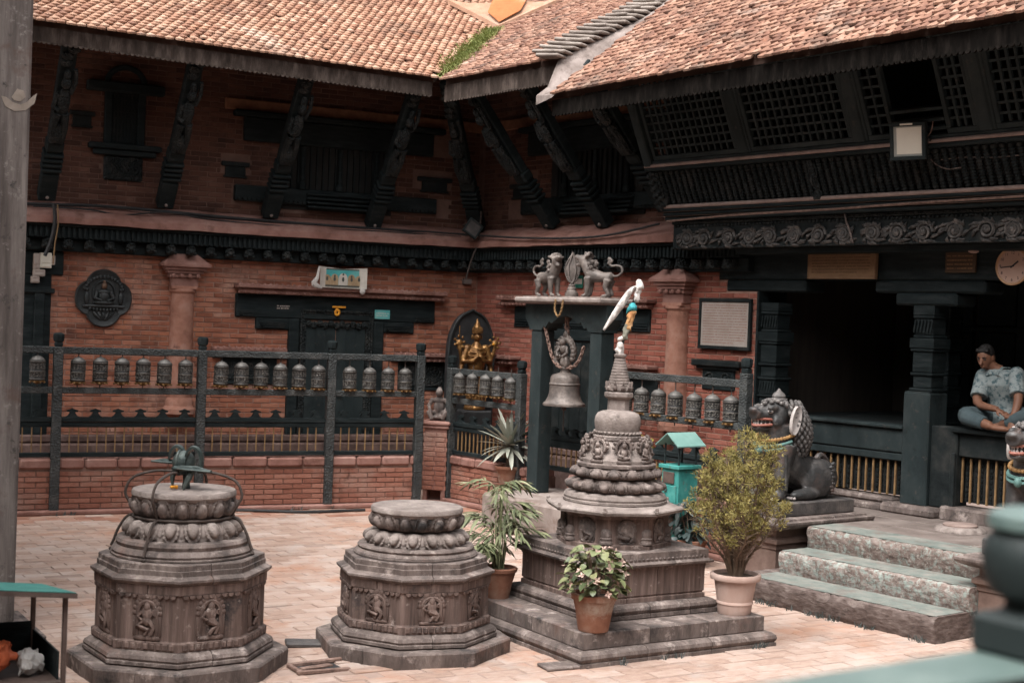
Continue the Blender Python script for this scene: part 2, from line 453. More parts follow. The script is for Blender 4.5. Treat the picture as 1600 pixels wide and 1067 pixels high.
def brick_courses(u0, u1, z0, z1, holes=(), L=.208, H=.05, joint=.0125, seed=1, cut=None):
    """running bond between u0..u1, z0..z1, leaving the rectangular holes free; yields (u centre, z centre, length)"""
    r = random.Random(seed)
    out = []
    z = z0; row = 0
    while z + H <= z1 + .004:
        zc = z + H / 2
        iv = [(u0, u1)]
        for (a, b, c, d) in holes:
            if c - H * .35 < zc < d + H * .35:
                nv = []
                for (p, q) in iv:
                    if b <= p or a >= q: nv.append((p, q)); continue
                    if a > p: nv.append((p, a))
                    if b < q: nv.append((b, q))
                iv = nv
        for (p, q) in iv:
            off = (row % 2) * (L + joint) / 2
            k = math.floor((p - u0 - off) / (L + joint)) - 1
            x = u0 + off + k * (L + joint)
            while x < q:
                a = max(x, p + joint / 2); b = min(x + L + r.uniform(-.003, .003), q - joint / 2)
                if b - a > .03 and (cut is None or cut((a + b) / 2, zc)):
                    out.append(((a + b) / 2, zc, b - a))
                x += L + joint
        z += H + joint; row += 1
    return out
class Pieces:
    """collects alike pieces of one thing; the 300 that show largest become parts of their own, the rest one joined part"""
    def __init__(s, name, stuffname, mbs, material, limit=300):
        s.name, s.stuffname, s.mbs, s.limit, s.mat = name, stuffname, mbs, limit, material
        s.items = []
        s.r = random.Random(len(name) * 13 + len(stuffname))
    def put(s, M, wpos, weight=1.0):
        s.items.append((M, wpos, weight))
    def emit(s, parent, rest_parent=None):
        mes = []
        for i, b in enumerate(s.mbs):
            me = b.mesh(s.name)
            me.materials.append(s.mat)
            mes.append(me)
        sc = []
        for it in s.items:
            x, y, k = proj(it[1])
            vis = k > .3 and 0 < x < 1600 and 0 < y < 1067
            sc.append((it[2] / max(k, .3) if vis else -1 - abs(k), it))
        sc.sort(key=lambda a: -a[0])
        sel = [b for a, b in sc[:s.limit] if a > 0]
        rest = [b for a, b in sc if a <= 0] + [b for a, b in sc[:s.limit] if False]
        rest = [b for i, (a, b) in enumerate(sc) if not (i < s.limit and a > 0)]
        for it in sel:
            clone(s.r.choice(mes), s.name, parent, it[0])
        if rest:
            g = MB()
            for it in rest:
                b = s.r.choice(s.mbs)
                g.add(b.v, b.f, it[0])
            g.build(s.stuffname, s.mat, rest_parent or parent, kind='stuff')
def lay_bricks(P, fr, y, rows, H=.05, depth=.0085, seed=3):
    r = random.Random(seed)
    for (u, z, l) in rows:
        d = depth + r.uniform(-.0035, .004) + (.004 if r.random() < .05 else 0)
        Mx = Matrix.Translation((u, y, z)) @ Matrix.Rotation(r.uniform(-.006, .006), 4, 'Y') @ Matrix.Diagonal((l, d, H, 1))
        P.put(Mx, fr.w(u, y, z))
def tile_mesh(seed):
    r = random.Random(seed)
    w = .0495 + r.uniform(-.003, .003); L = .2; t = .018
    out = [(-w * .94, L), (-w, .05), (-w * .74, .012), (0, -.014 + r.uniform(-.006, .004)), (w * .74, .012), (w, .05), (w * .94, L)]
    top = []; 
    for i, (x, y) in enumerate(out):
        top.append((x, y, t - .010 * (x / w) ** 2))
    bot = [(x, y, -.004 - .008 * (x / w) ** 2) for x, y in out]
    ridge = [(0, .05, t + .006), (0, L, t + .004)]
    vs = top + bot + ridge
    n = 7
    fs = [(0, 1, 14, 15), (1, 2, 14), (2, 3, 14), (3, 4, 14), (4, 5, 14), (5, 6, 15, 14)]
    for i in range(n - 1):
        fs.append((i, n + i, n + i + 1, i + 1))
    b = MB(); b.add(vs, fs)
    return b
TIL = [tile_mesh(i) for i in range(5)]
def roof_tiles(P, fr, u0, u1, y0, zfun, slope, tmax, test, seed=1, du=.106, dt=.104, wild=1.0, k=1.0):
    """tiles laid in rows from the eave (y0, zfun(u)) up the slope; y into the building"""
    r = random.Random(seed)
    ang = math.atan(slope)
    row = 0; t = 0.0
    while t < tmax:
        u = u0 + (row % 2) * du / 2
        while u < u1:
            yy = y0 + t * cos(ang)
            if test(u, yy) and r.random() > .008 * wild:
                z = zfun(u) + t * sin(ang)
                Mx = Matrix.Translation((u + r.uniform(-.006, .006), yy + r.uniform(-.008, .008) * wild, z + .036 + r.uniform(0, .005) * wild)) @ Matrix.Rotation(ang - .165 + r.uniform(-.03, .03) * wild, 4, 'X') @ Matrix.Rotation(r.uniform(-.06, .06) * wild * (4 if r.random() < .03 else 1), 4, 'Z') @ Matrix.Rotation(r.uniform(-.05, .05) * wild, 4, 'Y') @ Matrix.Diagonal((k, k, 1, 1))
                P.put(Mx, fr.w(u, yy, z))
            u += du
        t += dt; row += 1

# ================================================================== ground
g = MB(); g.box(-150, 150, -150, 150, -.6, -.035)
g.build('ground', M['dirt'], kind='structure')
b = MB(); b.box(-12, 12, 5.5, 21, -.03, -.0045)
M['joint_sand'] = mat('joint_sand', [(.2, .14, .113), (.3, .22, .185)], scale=6, rough=.95, bump=.4)
b.build('paving_bed', M['joint_sand'], kind='structure')
pav = thing('courtyard_paving', 'pale peach brick paving across the courtyard floor', 'paving', kind='structure')
def paver_mesh(seed):
    r = random.Random(seed)
    b = MB()
    k = .014
    j = lambda: r.uniform(-.006, .006)
    lo = [(-.5, -.5, -1), (.5, -.5, -1), (.5, .5, -1), (-.5, .5, -1)]
    mi = [(-.5, -.5, -.13), (.5, -.5, -.13), (.5, .5, -.13), (-.5, .5, -.13)]
    tp = [(-.5 + k + j(), -.5 + 2 * k + j(), j()), (.5 - k + j(), -.5 + 2 * k + j(), j()), (.5 - k + j(), .5 - 2 * k + j(), j()), (-.5 + k + j(), .5 - 2 * k + j(), j())]
    b.add(lo + mi + tp, [(i + q, (i + 1) % 4 + q, (i + 1) % 4 + 4 + q, i + 4 + q) for q in (0, 4) for i in range(4)] + [(8, 9, 10, 11)])
    return b
PV = Pieces('paving_brick', 'paving_bricks_beyond', [paver_mesh(i) for i in range(4)], M['paver'])
M['paver_red'] = mat('paver_red', [(.0, (.17, .07, .048)), (.4, (.25, .125, .086)), (.75, (.31, .19, .145)), (1., (.36, .26, .21))], scale=4, isl=.5, rough=.88, bump=.4, bscale=40)
PVR = Pieces('paving_brick', 'red_paving_bricks', [paver_mesh(i + 9) for i in range(3)], M['paver_red'], 0)
PA = radians(31)
pr = random.Random(5)
pl, pw = .29, .135
HOLE = G(497, 1043)
for i in range(-16, 160):
    yv = i * (pw + .006)
    for k in range(-30, 70):
        xv = (k + (i % 2) * .5) * (pl + .007)
        X = -4.2 + xv * cos(PA) - yv * sin(PA)
        Y = 7.0 + xv * sin(PA) + yv * cos(PA)
        if not (6.2 < Y < 20): continue
        la = FA.I @ Vector((X, Y, 0)); lb = FB.I @ Vector((X, Y, 0))
        if la.y > .12 or lb.y > .9 or lb.x > 9.8: continue
        if not (-1100 < proj((X, Y, 0))[0] < 2600): continue
        d = (Vector((X, Y, 0)) - HOLE)
        if abs(d.x) < .12 and abs(d.y) < .2: continue
        dz = pr.gauss(0, .0022)
        tilt = .045 if d.length < .42 else .010
        Mx = Matrix.Translation((X, Y, dz)) @ Matrix.Rotation(PA + pr.uniform(-.012, .012), 4, 'Z') @ Matrix.Rotation(pr.gauss(0, tilt), 4, 'X') @ Matrix.Rotation(pr.gauss(0, tilt * .5), 4, 'Y') @ Matrix.Diagonal((pl * pr.uniform(.97, 1.0), pw * pr.uniform(.95, 1.0), .035, 1))
        (PVR if la.y > -.62 and pr.random() < .8 else PV).put(Mx, (X, Y, 0))
PV.emit(pav)
PVR.emit(pav)
hz = thing('drain_hole', 'small broken timber lined drain hole in the paving between the two round pedestals', 'drain hole', (HOLE.x, HOLE.y, 0), radians(31))
b = MB(); b.box(-.15, .15, -.1, .1, -.02, -.0035); b.build('pit_dark_slab', M['black'], hz)  # flat black slab painted for the darkness inside the hole
for x0, x1, y0, y1, tz in ((-.2, .17, -.13, -.1, .03), (-.16, .21, .1, .135, -.03), (-.18, -.15, -.1, .1, .02)):
    b = MB(); b.box(x0, x1, y0, y1, -.004, .02, .004, M=R3(0, tz, tz)); b.build('rim_board', M['rust'], hz)
b = MB(); b.box(-.14, .12, -.02, .03, .0, .014, .003, M=R3(.05, .06, .35)); b.build('broken_board', M['rust'], hz)
lo = MB()
p = G(480, 1008); lo.box(-.15, .15, -.07, .07, .002, .03, .006, M=T3(p.x, p.y, 0) @ R3(.05, .04, .25))
lo.build('loose_slab', M['stone_dark'], label='thin dark slate slab lying loose on the paving between the two round pedestals', cat='slab')
lo = MB()
p = G(880, 1042); lo.box(-.16, .16, -.08, .08, .001, .022, .006, M=T3(p.x, p.y, 0) @ R3(.02, .02, .5))
lo.build('loose_slab', M['stone'], label='grey flat slab lying on the paving before the stepped shrine', cat='slab')

# ================================================================== left wing (brick wall behind the wheel fence)
WY = 1.7
wing = frame_thing('brick_wing', 'long brick wing behind the wheel railing with dark carved door and tiled eave', 'building', FA)
def A(x, y, ly=WY): return FA.px(x, y, ly)
UL, UC = -7.2, 1.46          # left end, inner corner
# --- upper wall and lower wall cores
doorL, doorR = A(458, 500)[0], A(590, 500)[0]
lt = [A(367, 460), A(678, 495)]
lint = (A(367, 475)[0], A(678, 475)[0], 2.2, 2.5)
w = MB()
w.box(UL, UC + .25, WY, WY + .45, 0, 3.24)
wl = w.build('wall', M['mortar'], wing)
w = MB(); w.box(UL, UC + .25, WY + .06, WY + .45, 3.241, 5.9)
wu = w.build('upper_wall', M['mortar_upper_shaded'], wing)
# openings (u0,u1,z0,z1)
winU = [A(150, 160)[0], A(240, 160)[0]]
H_low = [(doorL, doorR, 0, 2.2), (lint[0], lint[1], 2.2, 2.5)]
H_low += [(doorL - .5, doorL, 2.06, 2.2), (doorR, doorR + .5, 2.06, 2.2)]
H_low += [(-9, A(96, 430)[0], 2.62, 3), (-9, A(75, 500)[0], 0, 2.62)]
nich = [(A(345, 560)[0], A(432, 560)[0], 1.35, 1.68), (A(622, 570)[0], A(700, 570)[0], 1.3, 1.68)]
H_low += nich
mainw = [A(365, 180, WY + .06), A(720, 330, WY + .06)]
H_up = []
w3 = A(166, 150, WY + .06); w4 = A(222, 225, WY + .06)
H_up.append((w3[0], w4[0], 4.15, 4.95))
H_up.append((A(160, 240, WY + .06)[0], A(222, 240, WY + .06)[0], 3.86, 4.15))
mw0, mw1 = A(440, 280, WY + .06)[0], A(612, 280, WY + .06)[0]
H_up.append((mw0, mw1, 3.6, 4.75))
H_up.append((A(378, 220, WY + .06)[0], A(705, 240, WY + .06)[0], 4.42, 4.72))
H_up.append((A(362, 300, WY + .06)[0], A(700, 330, WY + .06)[0], 3.66, 3.86))
H_up.append((A(345, 265, WY + .06)[0], A(390, 265, WY + .06)[0], 4.0, 4.2))
H_up.append((A(645, 290, WY + .06)[0], A(705, 290, WY + .06)[0], 4.0, 4.2))
BA = Pieces('brick', 'brickwork', BRK, M['brick'], 150)
lay_bricks(BA, FA, WY, brick_courses(UL, UC, .06, 3.0, H_low, seed=2))
BA.emit(wl)
BA2 = Pieces('brick', 'brickwork', BRK, M['brick_upper_shaded'], 150)
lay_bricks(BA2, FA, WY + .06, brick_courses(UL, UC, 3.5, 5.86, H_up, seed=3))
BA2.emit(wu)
# --- plinth
p = MB(); p.box(UL, UC - .1, WY - .18, WY - .002, .0, .62, .02); p.box(UL, UC - .1, WY - .1, WY - .001, .625, .72, .02)
p.build('plinth', M['plinth'], wing)
# --- pink ledge over the cornice
def ledge(name, fr_u0, fr_u1, y, parent, material=None, seed=1):
    r = random.Random(seed)
    rings = []
    n = 40
    for i in range(n + 1):
        u = fr_u0 + (fr_u1 - fr_u0) * i / n
        d = r.uniform(-.012, .012)
        pr_ = [(y + .07, 3.5 + d), (y - .05, 3.475 + d), (y - .33, 3.335 + d), (y - .36, 3.30 + d), (y - .36, 3.225 + d * .5), (y - .02, 3.222), (y + .07, 3.222)]
        rings.append([(u, a, b) for a, b in pr_])
    b = MB(); b.rings(rings)
    return b.build(name, material or M['plaster_pink'], parent, smooth=True, sharp=30)
ledge('ledge', UL, UC + .02, WY, wing)
# --- timber cornice: dentils, carved knobs, back board
def knob_mesh():
    b = MB()
    b.box(-.055, .055, -.10, .06, -.06, .06, .02)
    b.ball((0, -.11, .0), (.052, .05, .058), 8, 6)
    b.ball((-.042, -.12, -.04), (.026, .03, .024), 6, 4)
    b.ball((.042, -.12, -.04), (.026, .03, .024), 6, 4)
    b.ball((0, -.14, .035), (.03, .03, .022), 6, 4)
    return b
KN = knob_mesh()
def cornice(u0, u1, y, parent, step=.242, fr=FA):
    b = MB()
    b.box(u0, u1, y - .30, y - .002, 3.19, 3.218, .006)
    b.box(u0, u1, y - .24, y - .001, 3.055, 3.19)
    b.box(u0, u1, y - .12, y - .0015, 2.905, 3.055, .01)
    b.build('cornice', M['timber'], parent)
    d = MB(); u = u0 + .02
    while u < u1 - .03:
        d.box(u, u + .034, y - .272, y - .238, 3.06, 3.186, .006); u += .062
    d.build('dentils', M['timber'], parent, kind='stuff')
    me = KN.mesh('bracket', True); me.materials.append(M['timber_carved'])
    u = u0 + .12
    while u < u1 - .08:
        clone(me, 'bracket', parent, T3(u, y - .13, 2.99)); u += step
cornice(UL, UC + .02, WY, wing)
# --- pilaster
def pilaster(parent, u, y, zc=3.0, zb=.98, s=1.0):
    c = MB()
    q = lambda a: [(u - a, y - a * .8), (u + a, y - a * .8), (u + a, y), (u - a, y)]
    c.prism(q(.30 * s), zc - .2, zc - .17, M=None)
    c.prism(q(.30 * s), zc - .17, zc - .0, q(.1 * s))
    c.build('capital_cap', M['plaster_pink'], parent)
    c = MB()
    for a, z0, z1 in ((.255, -.24, -.2), (.22, -.28, -.242), (.19, -.33, -.285), (.165, -.44, -.335)):
        c.prism(q(a * s), zc + z0, zc + z1)
    for k in (-.15, -.05, .05, .15):
        c.ball((u + k * s, y - .19 * s, zc - .31), .028, 8, 5)
    c.build('capital', M['plaster_pink'], parent, smooth=True)
    c = MB()
    c.lathe([(.16 * s, zc - .47), (.165 * s, zc - .5), (.14 * s, zc - .53), (.142 * s, zc - .9), (.15 * s, zb + .24), (.145 * s, zb + .2), (.17 * s, zb + .16), (.17 * s, zb + .1), (.2 * s, zb + .06), (.2 * s, zb)][::-1], 20, c=(u, y - .02, 0))
    c.box(u - .155 * s, u + .155 * s, y - .15 * s, y, zc - .47, zc - .435)
    c.build('shaft', M['terra_shaft'], parent, smooth=True)
M['terra_shaft'] = mat('terra_shaft', [(.2, .088, .06), (.32, .155, .11), (.4, .23, .18)], scale=5, rough=.9, bump=.5, spots=[((.1, .045, .035), 9, .58, .74), ((.34, .23, .19), 6, .6, .78)])
pilaster(wing, A(283, 500)[0], WY, zc=2.99)
# --- carved sill ledges (pink)
def pink_sill(parent, u0, u1, z, y, h=.11, d=.2):
    b = MB()
    b.box(u0, u1, y - d, y - .001, z - h * .45, z, .012)
    b.box(u0 + .05, u1 - .05, y - d * .75, y - .0012, z - h, z - h * .45, .012)
    n = int((u1 - u0) / .075)
    for i in range(n):
        u = u0 + .04 + (u1 - u0 - .08) * i / max(1, n - 1)
        b.ball((u, y - d * .9, z - h * .1), (.026, .03, .028), 6, 4)
        b.ball((u, y - d * .72, z - h * .85), (.022, .03, .022), 6, 4)
    return b.build('sill', M['plaster_pink'], parent, smooth=True)
a0 = A(365, 450)[0]; a1 = A(690, 470)[0]
pink_sill(wing, a0, a1, 2.62, WY, .12, .22)
pink_sill(wing, A(330, 535)[0], A(443, 540)[0], 1.82, WY)
pink_sill(wing, A(615, 545)[0], A(720, 550)[0], 1.8, WY)
# --- niches under them
for (u0, u1, z0, z1) in nich:
    b = MB()
    b.box(u0, u1, WY - .03, WY + .02, z0, z1, .01)
    n = b.build('niche_window', M['timber'], wing)
    b = MB(); b.box(u0 + .09, u1 - .09, WY - .045, WY - .028, z0 + .06, z1 - .05, .008)
    b.build('pane', M['timber_carved'], n)
    b = MB(); b.box(u0 - .12, u1 + .12, WY - .06, WY - .002, z1, z1 + .08, .01)
    b.build('lintel', M['timber'], n)
# --- door
d = MB()
d.box(lint[0], lint[1], WY - .05, WY + .02, 2.2, 2.5, .012)
for s, e in ((doorL, -1), (doorR, 1)):
    d.box(min(s, s + e * .5), max(s, s + e * .5), WY - .045, WY + .02, 2.055, 2.2, .01)
    d.box(s - .07, s + .07, WY - .075, WY + .02, .0, 2.2, .015)
fr_ = d.build('door_frame', M['timber'], wing)
d = MB()
for s0, s1, zz in ((lint[0] + .04, doorL - .5, 2.2), (doorL - .46, doorL - .09, 2.06), (doorR + .5, lint[1] - .04, 2.2), (doorR + .09, doorR + .46, 2.06)):
    for k in range(4):
        d.box(s0 + .015 * k, s1 - .015 * k, WY - .052 - .012 * k, WY - .04, zz + .075 - .02 * k, zz + .09 - .02 * k, .003)
    u = s0 + .02
    while u < s1 - .02:
        d.ball((u, WY - .06, zz + .035), (.013, .014, .013), 6, 4); u += .05
d.build('lintel_moulding', M['timber_old'], fr_, kind='stuff')
for k, (u0, u1) in enumerate(((doorL + .17, (doorL + doorR) / 2 - .006), ((doorL + doorR) / 2 + .006, doorR - .17))):
    b = MB(); b.box(u0, u1, WY - .02, WY + .03, .1, 2.12, .006)
    for j in range(1, 3):
        uu = u0 + (u1 - u0) * j / 3
        b.box(uu - .006, uu + .006, WY - .026, WY - .018, .12, 2.1)
    lf = b.build('door_leaf', M['timber_green'], wing)
    b = MB(); b.tube([(.035 * cos(a) + (u1 - .06 if k == 0 else u0 + .06), WY - .045, .035 * sin(a) + 1.25) for a in [i * pi / 6 for i in range(12)]], .007, 6, True)
    b.build('handle', M['iron'], lf, smooth=True)
b = MB()
for k in range(3):
    o = .08 + .03 * k; y = WY - .07 + .018 * k
    b.box(doorL + o, doorL + o + .028, y, WY, .0, 2.3 - .03 * k, .004)
    b.box(doorR - o - .028, doorR - o, y, WY, .0, 2.3 - .03 * k, .004)
    b.box(doorL + o, doorR - o, y - .002, WY, 2.3 - .03 * k, 2.328 - .03 * k, .004)
b.build('door_architrave', M['timber_carved'], wing)
b = MB()
for i in range(11):
    u = doorL + .2 + (doorR - doorL - .4) * i / 10
    b.ball((u, WY - .04, 2.15 - .02 * (i % 2)), (.045, .03, .045), 8, 5)
b.build('door_valance', M['timber_carved'], wing, smooth=True)
# left-end dark timber window beside the junction box
b = MB()
b.box(UL, A(78, 500)[0], WY - .04, WY + .02, .7, 2.62, .01)
b.box(UL, A(98, 430)[0], WY - .05, WY + .02, 2.62, 2.9, .01)
b.box(UL, A(84, 470)[0], WY - .09, WY + .02, 2.40, 2.46, .01)
b.box(A(60, 500)[0] - .06, A(60, 500)[0] + .06, WY - .08, WY + .02, .7, 2.4, .012)
b.build('side_window_frame', M['timber'], wing)

# --- upper windows
UY = WY + .06
def arch_window(parent):
    u0, u1 = H_up[0][0], H_up[0][1]; uc = (u0 + u1) / 2
    b = MB()
    b.box(u0, u1, UY - .02, UY + .03, 4.15, 4.95)
    b.box(u0 - .02, u0 + .07, UY - .07, UY, 4.2, 4.93, .01)
    b.box(u1 - .07, u1 + .02, UY - .07, UY, 4.2, 4.93, .01)
    wn = b.build('arched_window', M['timber'], parent)
    b = MB()
    b.box(u0 - .24, u1 + .24, UY - .12, UY - .002, 4.86, 4.98, .015)
    b.tube([(uc + .22 * cos(a), UY - .05, 4.97 + .2 * sin(a)) for a in [pi * i / 12 for i in range(13)]], .035, 6)
    b.build('lintel', M['timber'], wn, smooth=True)
    b = MB()
    b.box(u0 - .2, u1 + .22, UY - .14, UY - .002, 4.17, 4.24, .012)
    b.box(u0 - .14, u1 + .16, UY - .1, UY - .002, 4.1, 4.168, .012)
    b.build('sill', M['timber'], wn)
    b = MB()
    b.box(u0 - .01, u1 + .01, UY - .05, UY - .002, 3.8, 4.098, .02)
    for i in range(9):
        a = u0 + .05 + (u1 - u0 - .1) * i / 8
        b.tube([(a, UY - .055, 3.86), (a + .03, UY - .062, 3.93), (a - .02, UY - .062, 4.0), (a + .02, UY - .055, 4.06)], .014, 5)
    b.build('carved_panel', M['timber_carved'], wn, smooth=True)
    b = MB()
    for i in range(7):
        a = u0 + .1 + (u1 - u0 - .2) * i / 6
        b.box(a - .008, a + .008, UY - .035, UY - .02, 4.24, 4.86)
    for i in range(9):
        a = 4.28 + .57 * i / 8
        b.box(u0 + .07, u1 - .07, UY - .038, UY - .0205, a - .007, a + .007)
    b.build('lattice', M['timber_old'], wn)
arch_window(wing)
def small_block(parent, x, y, w=.36, h=.2, fr=FA, ly=UY):
    u, z = fr.px(x, y, ly)
    b = MB()
    b.box(u - w / 2, u + w / 2, ly - .05, ly - .001, z + h * .22, z + h * .5, .008)
    b.box(u - w * .36, u + w * .36, ly - .035, ly - .0012, z - h * .5, z + h * .22, .008)
    b.box(u - w * .42, u + w * .42, ly - .045, ly - .0014, z - h * .5, z - h * .36, .008)
    b.build('beam_end', M['timber_old'], parent)
small_block(wing, 367, 266)
small_block(wing, 678, 290, .5)
small_block(wing, 128, 187, .3)
def big_window(parent, fr, uL, uR, mats, zt=4.72, zb=3.6, sillL=None, sillR=None, ly=UY):
    b = MB()
    b.box(uL, uR, ly - .02, ly + .03, zb, zt)
    b.box(uL - .03, uL + .09, ly - .08, ly, zb + .26, zt - .2, .012)
    b.box(uR - .09, uR + .03, ly - .08, ly, zb + .26, zt - .2, .012)
    wn = b.build('great_window', mats, parent)
    b = MB()
    b.box(uL - .52, uR + .55, ly - .1, ly - .003, zt - .3, zt, .015)
    b.box(uL - .66, uR + .7, ly - .16, ly - .002, zt, zt + .07, .015)
    b.build('lintel', M['timber'], wn)
    b = MB()
    b.box(uL - .62, uR + .62, ly - .1, ly - .003, zb + .06, zb + .26, .012)
    for k in range(4):
        b.box(uL + .3, uR - .1, ly - .2 + .02 * k, ly - .1, zb + .02 + .055 * k, zb + .052 + .055 * k, .008)
    b.build('sill', M['timber'], wn)
    b = MB()
    u = uL - .58
    while u < uR + .6:
        b.ball((u, ly - .11, zb + .09), (.015, .014, .015), 6, 4); u += .06
    b.build('beading', M['timber_old'], wn, kind='stuff')
    n = 16
    b = MB(); b.box(-.012, .012, -.055, -.021, zb + .26, zt - .3)
    me = b.mesh('bar'); me.materials.append(M['timber_old'])
    for i in range(n):
        u = uL + .12 + (uR - uL - .24) * i / (n - 1)
        clone(me, 'bar', wn, T3(u, ly, 0))
    for i in range(3):
        u = uL + .25 + (uR - uL - .5) * i / 2
        b = MB()
        b.lathe([(.05, zb + .26), (.05, zb + .33), (.03, zb + .36), (.042, zb + .4), (.03, zb + .44), (.03, zt - .32)], 10, c=(u, ly - .09, 0))
        b.build('colonnette', M['timber'], wn, smooth=True)
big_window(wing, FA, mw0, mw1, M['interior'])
b = MB(); b.box(A(350, 180, UY)[0], UC, UY - .06, UY - .001, 4.8, 4.94, .01)
b.build('string_course', M['brick_band'] if 'brick_band' in M else M['brick'], wing)

# --- carved struts carrying the eave
def strut_mesh(L):
    """local z runs along the strut, local -y is its outer face"""
    b = MB()
    b.box(-.085, .085, -.06, .06, 0, L, .012)
    b.box(-.1, .1, -.085, .07, 0.0, .38, .012)
    for k in range(4):
        b.box(-.115, .115, -.1, .075, .42 + .07 * k, .46 + .07 * k, .01)
    b.box(-.1, .1, -.09, .07, .70, .84, .02)
    return b
def strut_fig(L):
    b = MB()
    z = .86
    b.ball((0, -.1, z + .12), (.075, .06, .14), 8, 6)
    b.tube([(-.05, -.1, z), (-.07, -.12, z + .22), (-.04, -.13, z + .42)], [.035, .04, .05], 6)
    b.tube([(.05, -.1, z), (.06, -.12, z + .2), (.04, -.13, z + .42)], [.035, .04, .05], 6)
    b.ball((0, -.12, z + .56), (.08, .06, .18), 8, 6)
    b.ball((0, -.14, z + .82), (.055, .055, .07), 8, 6)
    b.ball((0, -.13, z + .92), (.04, .04, .07), 8, 6)
    b.tube([(-.07, -.12, z + .68), (-.1, -.14, z + .5), (-.04, -.17, z + .48)], .028, 6)
    b.tube([(.07, -.12, z + .68), (.1, -.13, z + .84), (.08, -.12, z + 1.0)], .026, 6)
    zz = z + 1.05
    while zz < L - .06:
        b.ball((.04 * sin(zz * 25), -.08, zz), (.075, .045, .05), 7, 5)
        zz += .085
    return b
def strut(parent, p0, p1, group=None):
    p0, p1 = Vector(p0), Vector(p1)
    d = p1 - p0; L = d.length
    z = d.normalized(); x = Vector((0, 0, 1)).cross(z)
    x = Vector((1, 0, 0)) if x.length < .01 else x
    x = -x.normalized() if x.x < 0 else x.normalized()
    y = z.cross(x)
    Mx = Matrix((x, y, z)).transposed().to_4x4(); Mx.translation = p0
    o = strut_mesh(L).build('strut', M['timber'], parent)
    o.matrix_basis = Mx
    f = strut_fig(L).build('strut_figure', M['timber_carved'], o, smooth=True)
    b = MB(); b.ball((0, -.09, .06), .022, 8, 5)
    b.build('bolt', M['lime'], o, smooth=True)
for (bx, by), (tx, ty) in (((72, 308), (125, 80)), ((257, 320), (312, 95)), ((421, 336), (495, 125)), ((582, 352), (650, 160))):
    u, z = FA.px(bx, by, WY - .12)
    strut(wing, (u, WY - .1, z), (u + .03, .2, 5.16))

# --- roof A
SL = .54
ANG = math.atan(SL)
YA, YB, YT = -.05, -.55, -.8
zA = lambda u: 5.135 + (-.1 - u) * .027
zB = lambda u: 5.095
def tA(w): return (FA.I @ w).y - YA
def tB(w): return (FB.I @ w).y - YB
def roofslab(name, parent, pts, thick=.09, material=None):
    """pts: (x,y,z) corners of the upper face"""
    n = len(pts)
    vs = [Vector(p) for p in pts] + [Vector(p) - Vector((0, 0, thick)) for p in pts]
    b = MB(); b.add(vs, [tuple(range(n)), tuple(reversed(range(n, 2 * n)))] + [((i + 1) % n, i, n + i, n + (i + 1) % n) for i in range(n)])
    return b.build(name, material or M['roof_deck'], parent)
TM = 5.2
# plan corner of the two eaves
def meet(ta, tb):
    # local A point where A-depth = ta and B-depth = tb
    e1 = FA.M.to_3x3() @ Vector((1, 0, 0)); e2 = FB.M.to_3x3() @ Vector((1, 0, 0))
    o1 = FA.w(0, YA + ta); o2 = FB.w(0, YB + tb)
    det = e1.x * (-e2.y) + e2.x * e1.y
    d = o2 - o1
    s = (d.x * (-e2.y) + e2.x * d.y) / det
    return o1 + e1 * s
c0 = FA.I @ meet(0, 0); c1 = FA.I @ meet(TM, TM)
rA = roofslab('roof', wing, [(UL, YA + .135, zA(UL) + SL * .135), (c0.x, YA + .135, zA(c0.x) + SL * .135), (c1.x, YA + TM, zA(c1.x) + SL * TM), (UL, YA + TM, zA(UL) + SL * TM)])
TA = Pieces('roof_tile', 'roof_tiling', TIL, M['tile'])
roof_tiles(TA, FA, -6.2, 5, YA, zA, SL, 6.0, lambda u, y: (y - YA) >= tB(FA.w(u, y)) - .03, seed=4)
TA.emit(rA)
def fascia(parent, u0, u1, zfun, y, h=.165, scallop=.055, material=None):
    b = MB()
    n = max(2, int((u1 - u0) / .5))
    zt = lambda u: zfun(u) - .012
    for i in range(n):
        a = u0 + (u1 - u0) * i / n; c = u0 + (u1 - u0) * (i + 1) / n
        b.add([(a, y, zt(a) - h), (c, y, zt(c) - h), (c, y, zt(c)), (a, y, zt(a)), (a, y + .035, zt(a) - h), (c, y + .035, zt(c) - h), (c, y + .035, zt(c)), (a, y + .035, zt(a))], [(0, 1, 2, 3), (5, 4, 7, 6), (0, 4, 5, 1), (3, 2, 6, 7), (0, 3, 7, 4), (1, 5, 6, 2)])
    f = b.build('fascia', material or M['fascia'], parent)
    b = MB(); u = u0 + .02
    while u < u1 - scallop:
        z = zt(u) - h
        b.extr([(scallop * .48 * cos(pi + pi * k / 6), .026 * sin(pi + pi * k / 6)) for k in range(7)], (u + scallop / 2, y - .008, z + .008), (1, 0, 0), (0, 0, 1), (0, .02, 0))
        u += scallop
    b.build('scalloped_trim', material or M['fascia'], f, kind='stuff')
    return f
fascia(wing, UL, c0.x - .02, zA, YA + .10)
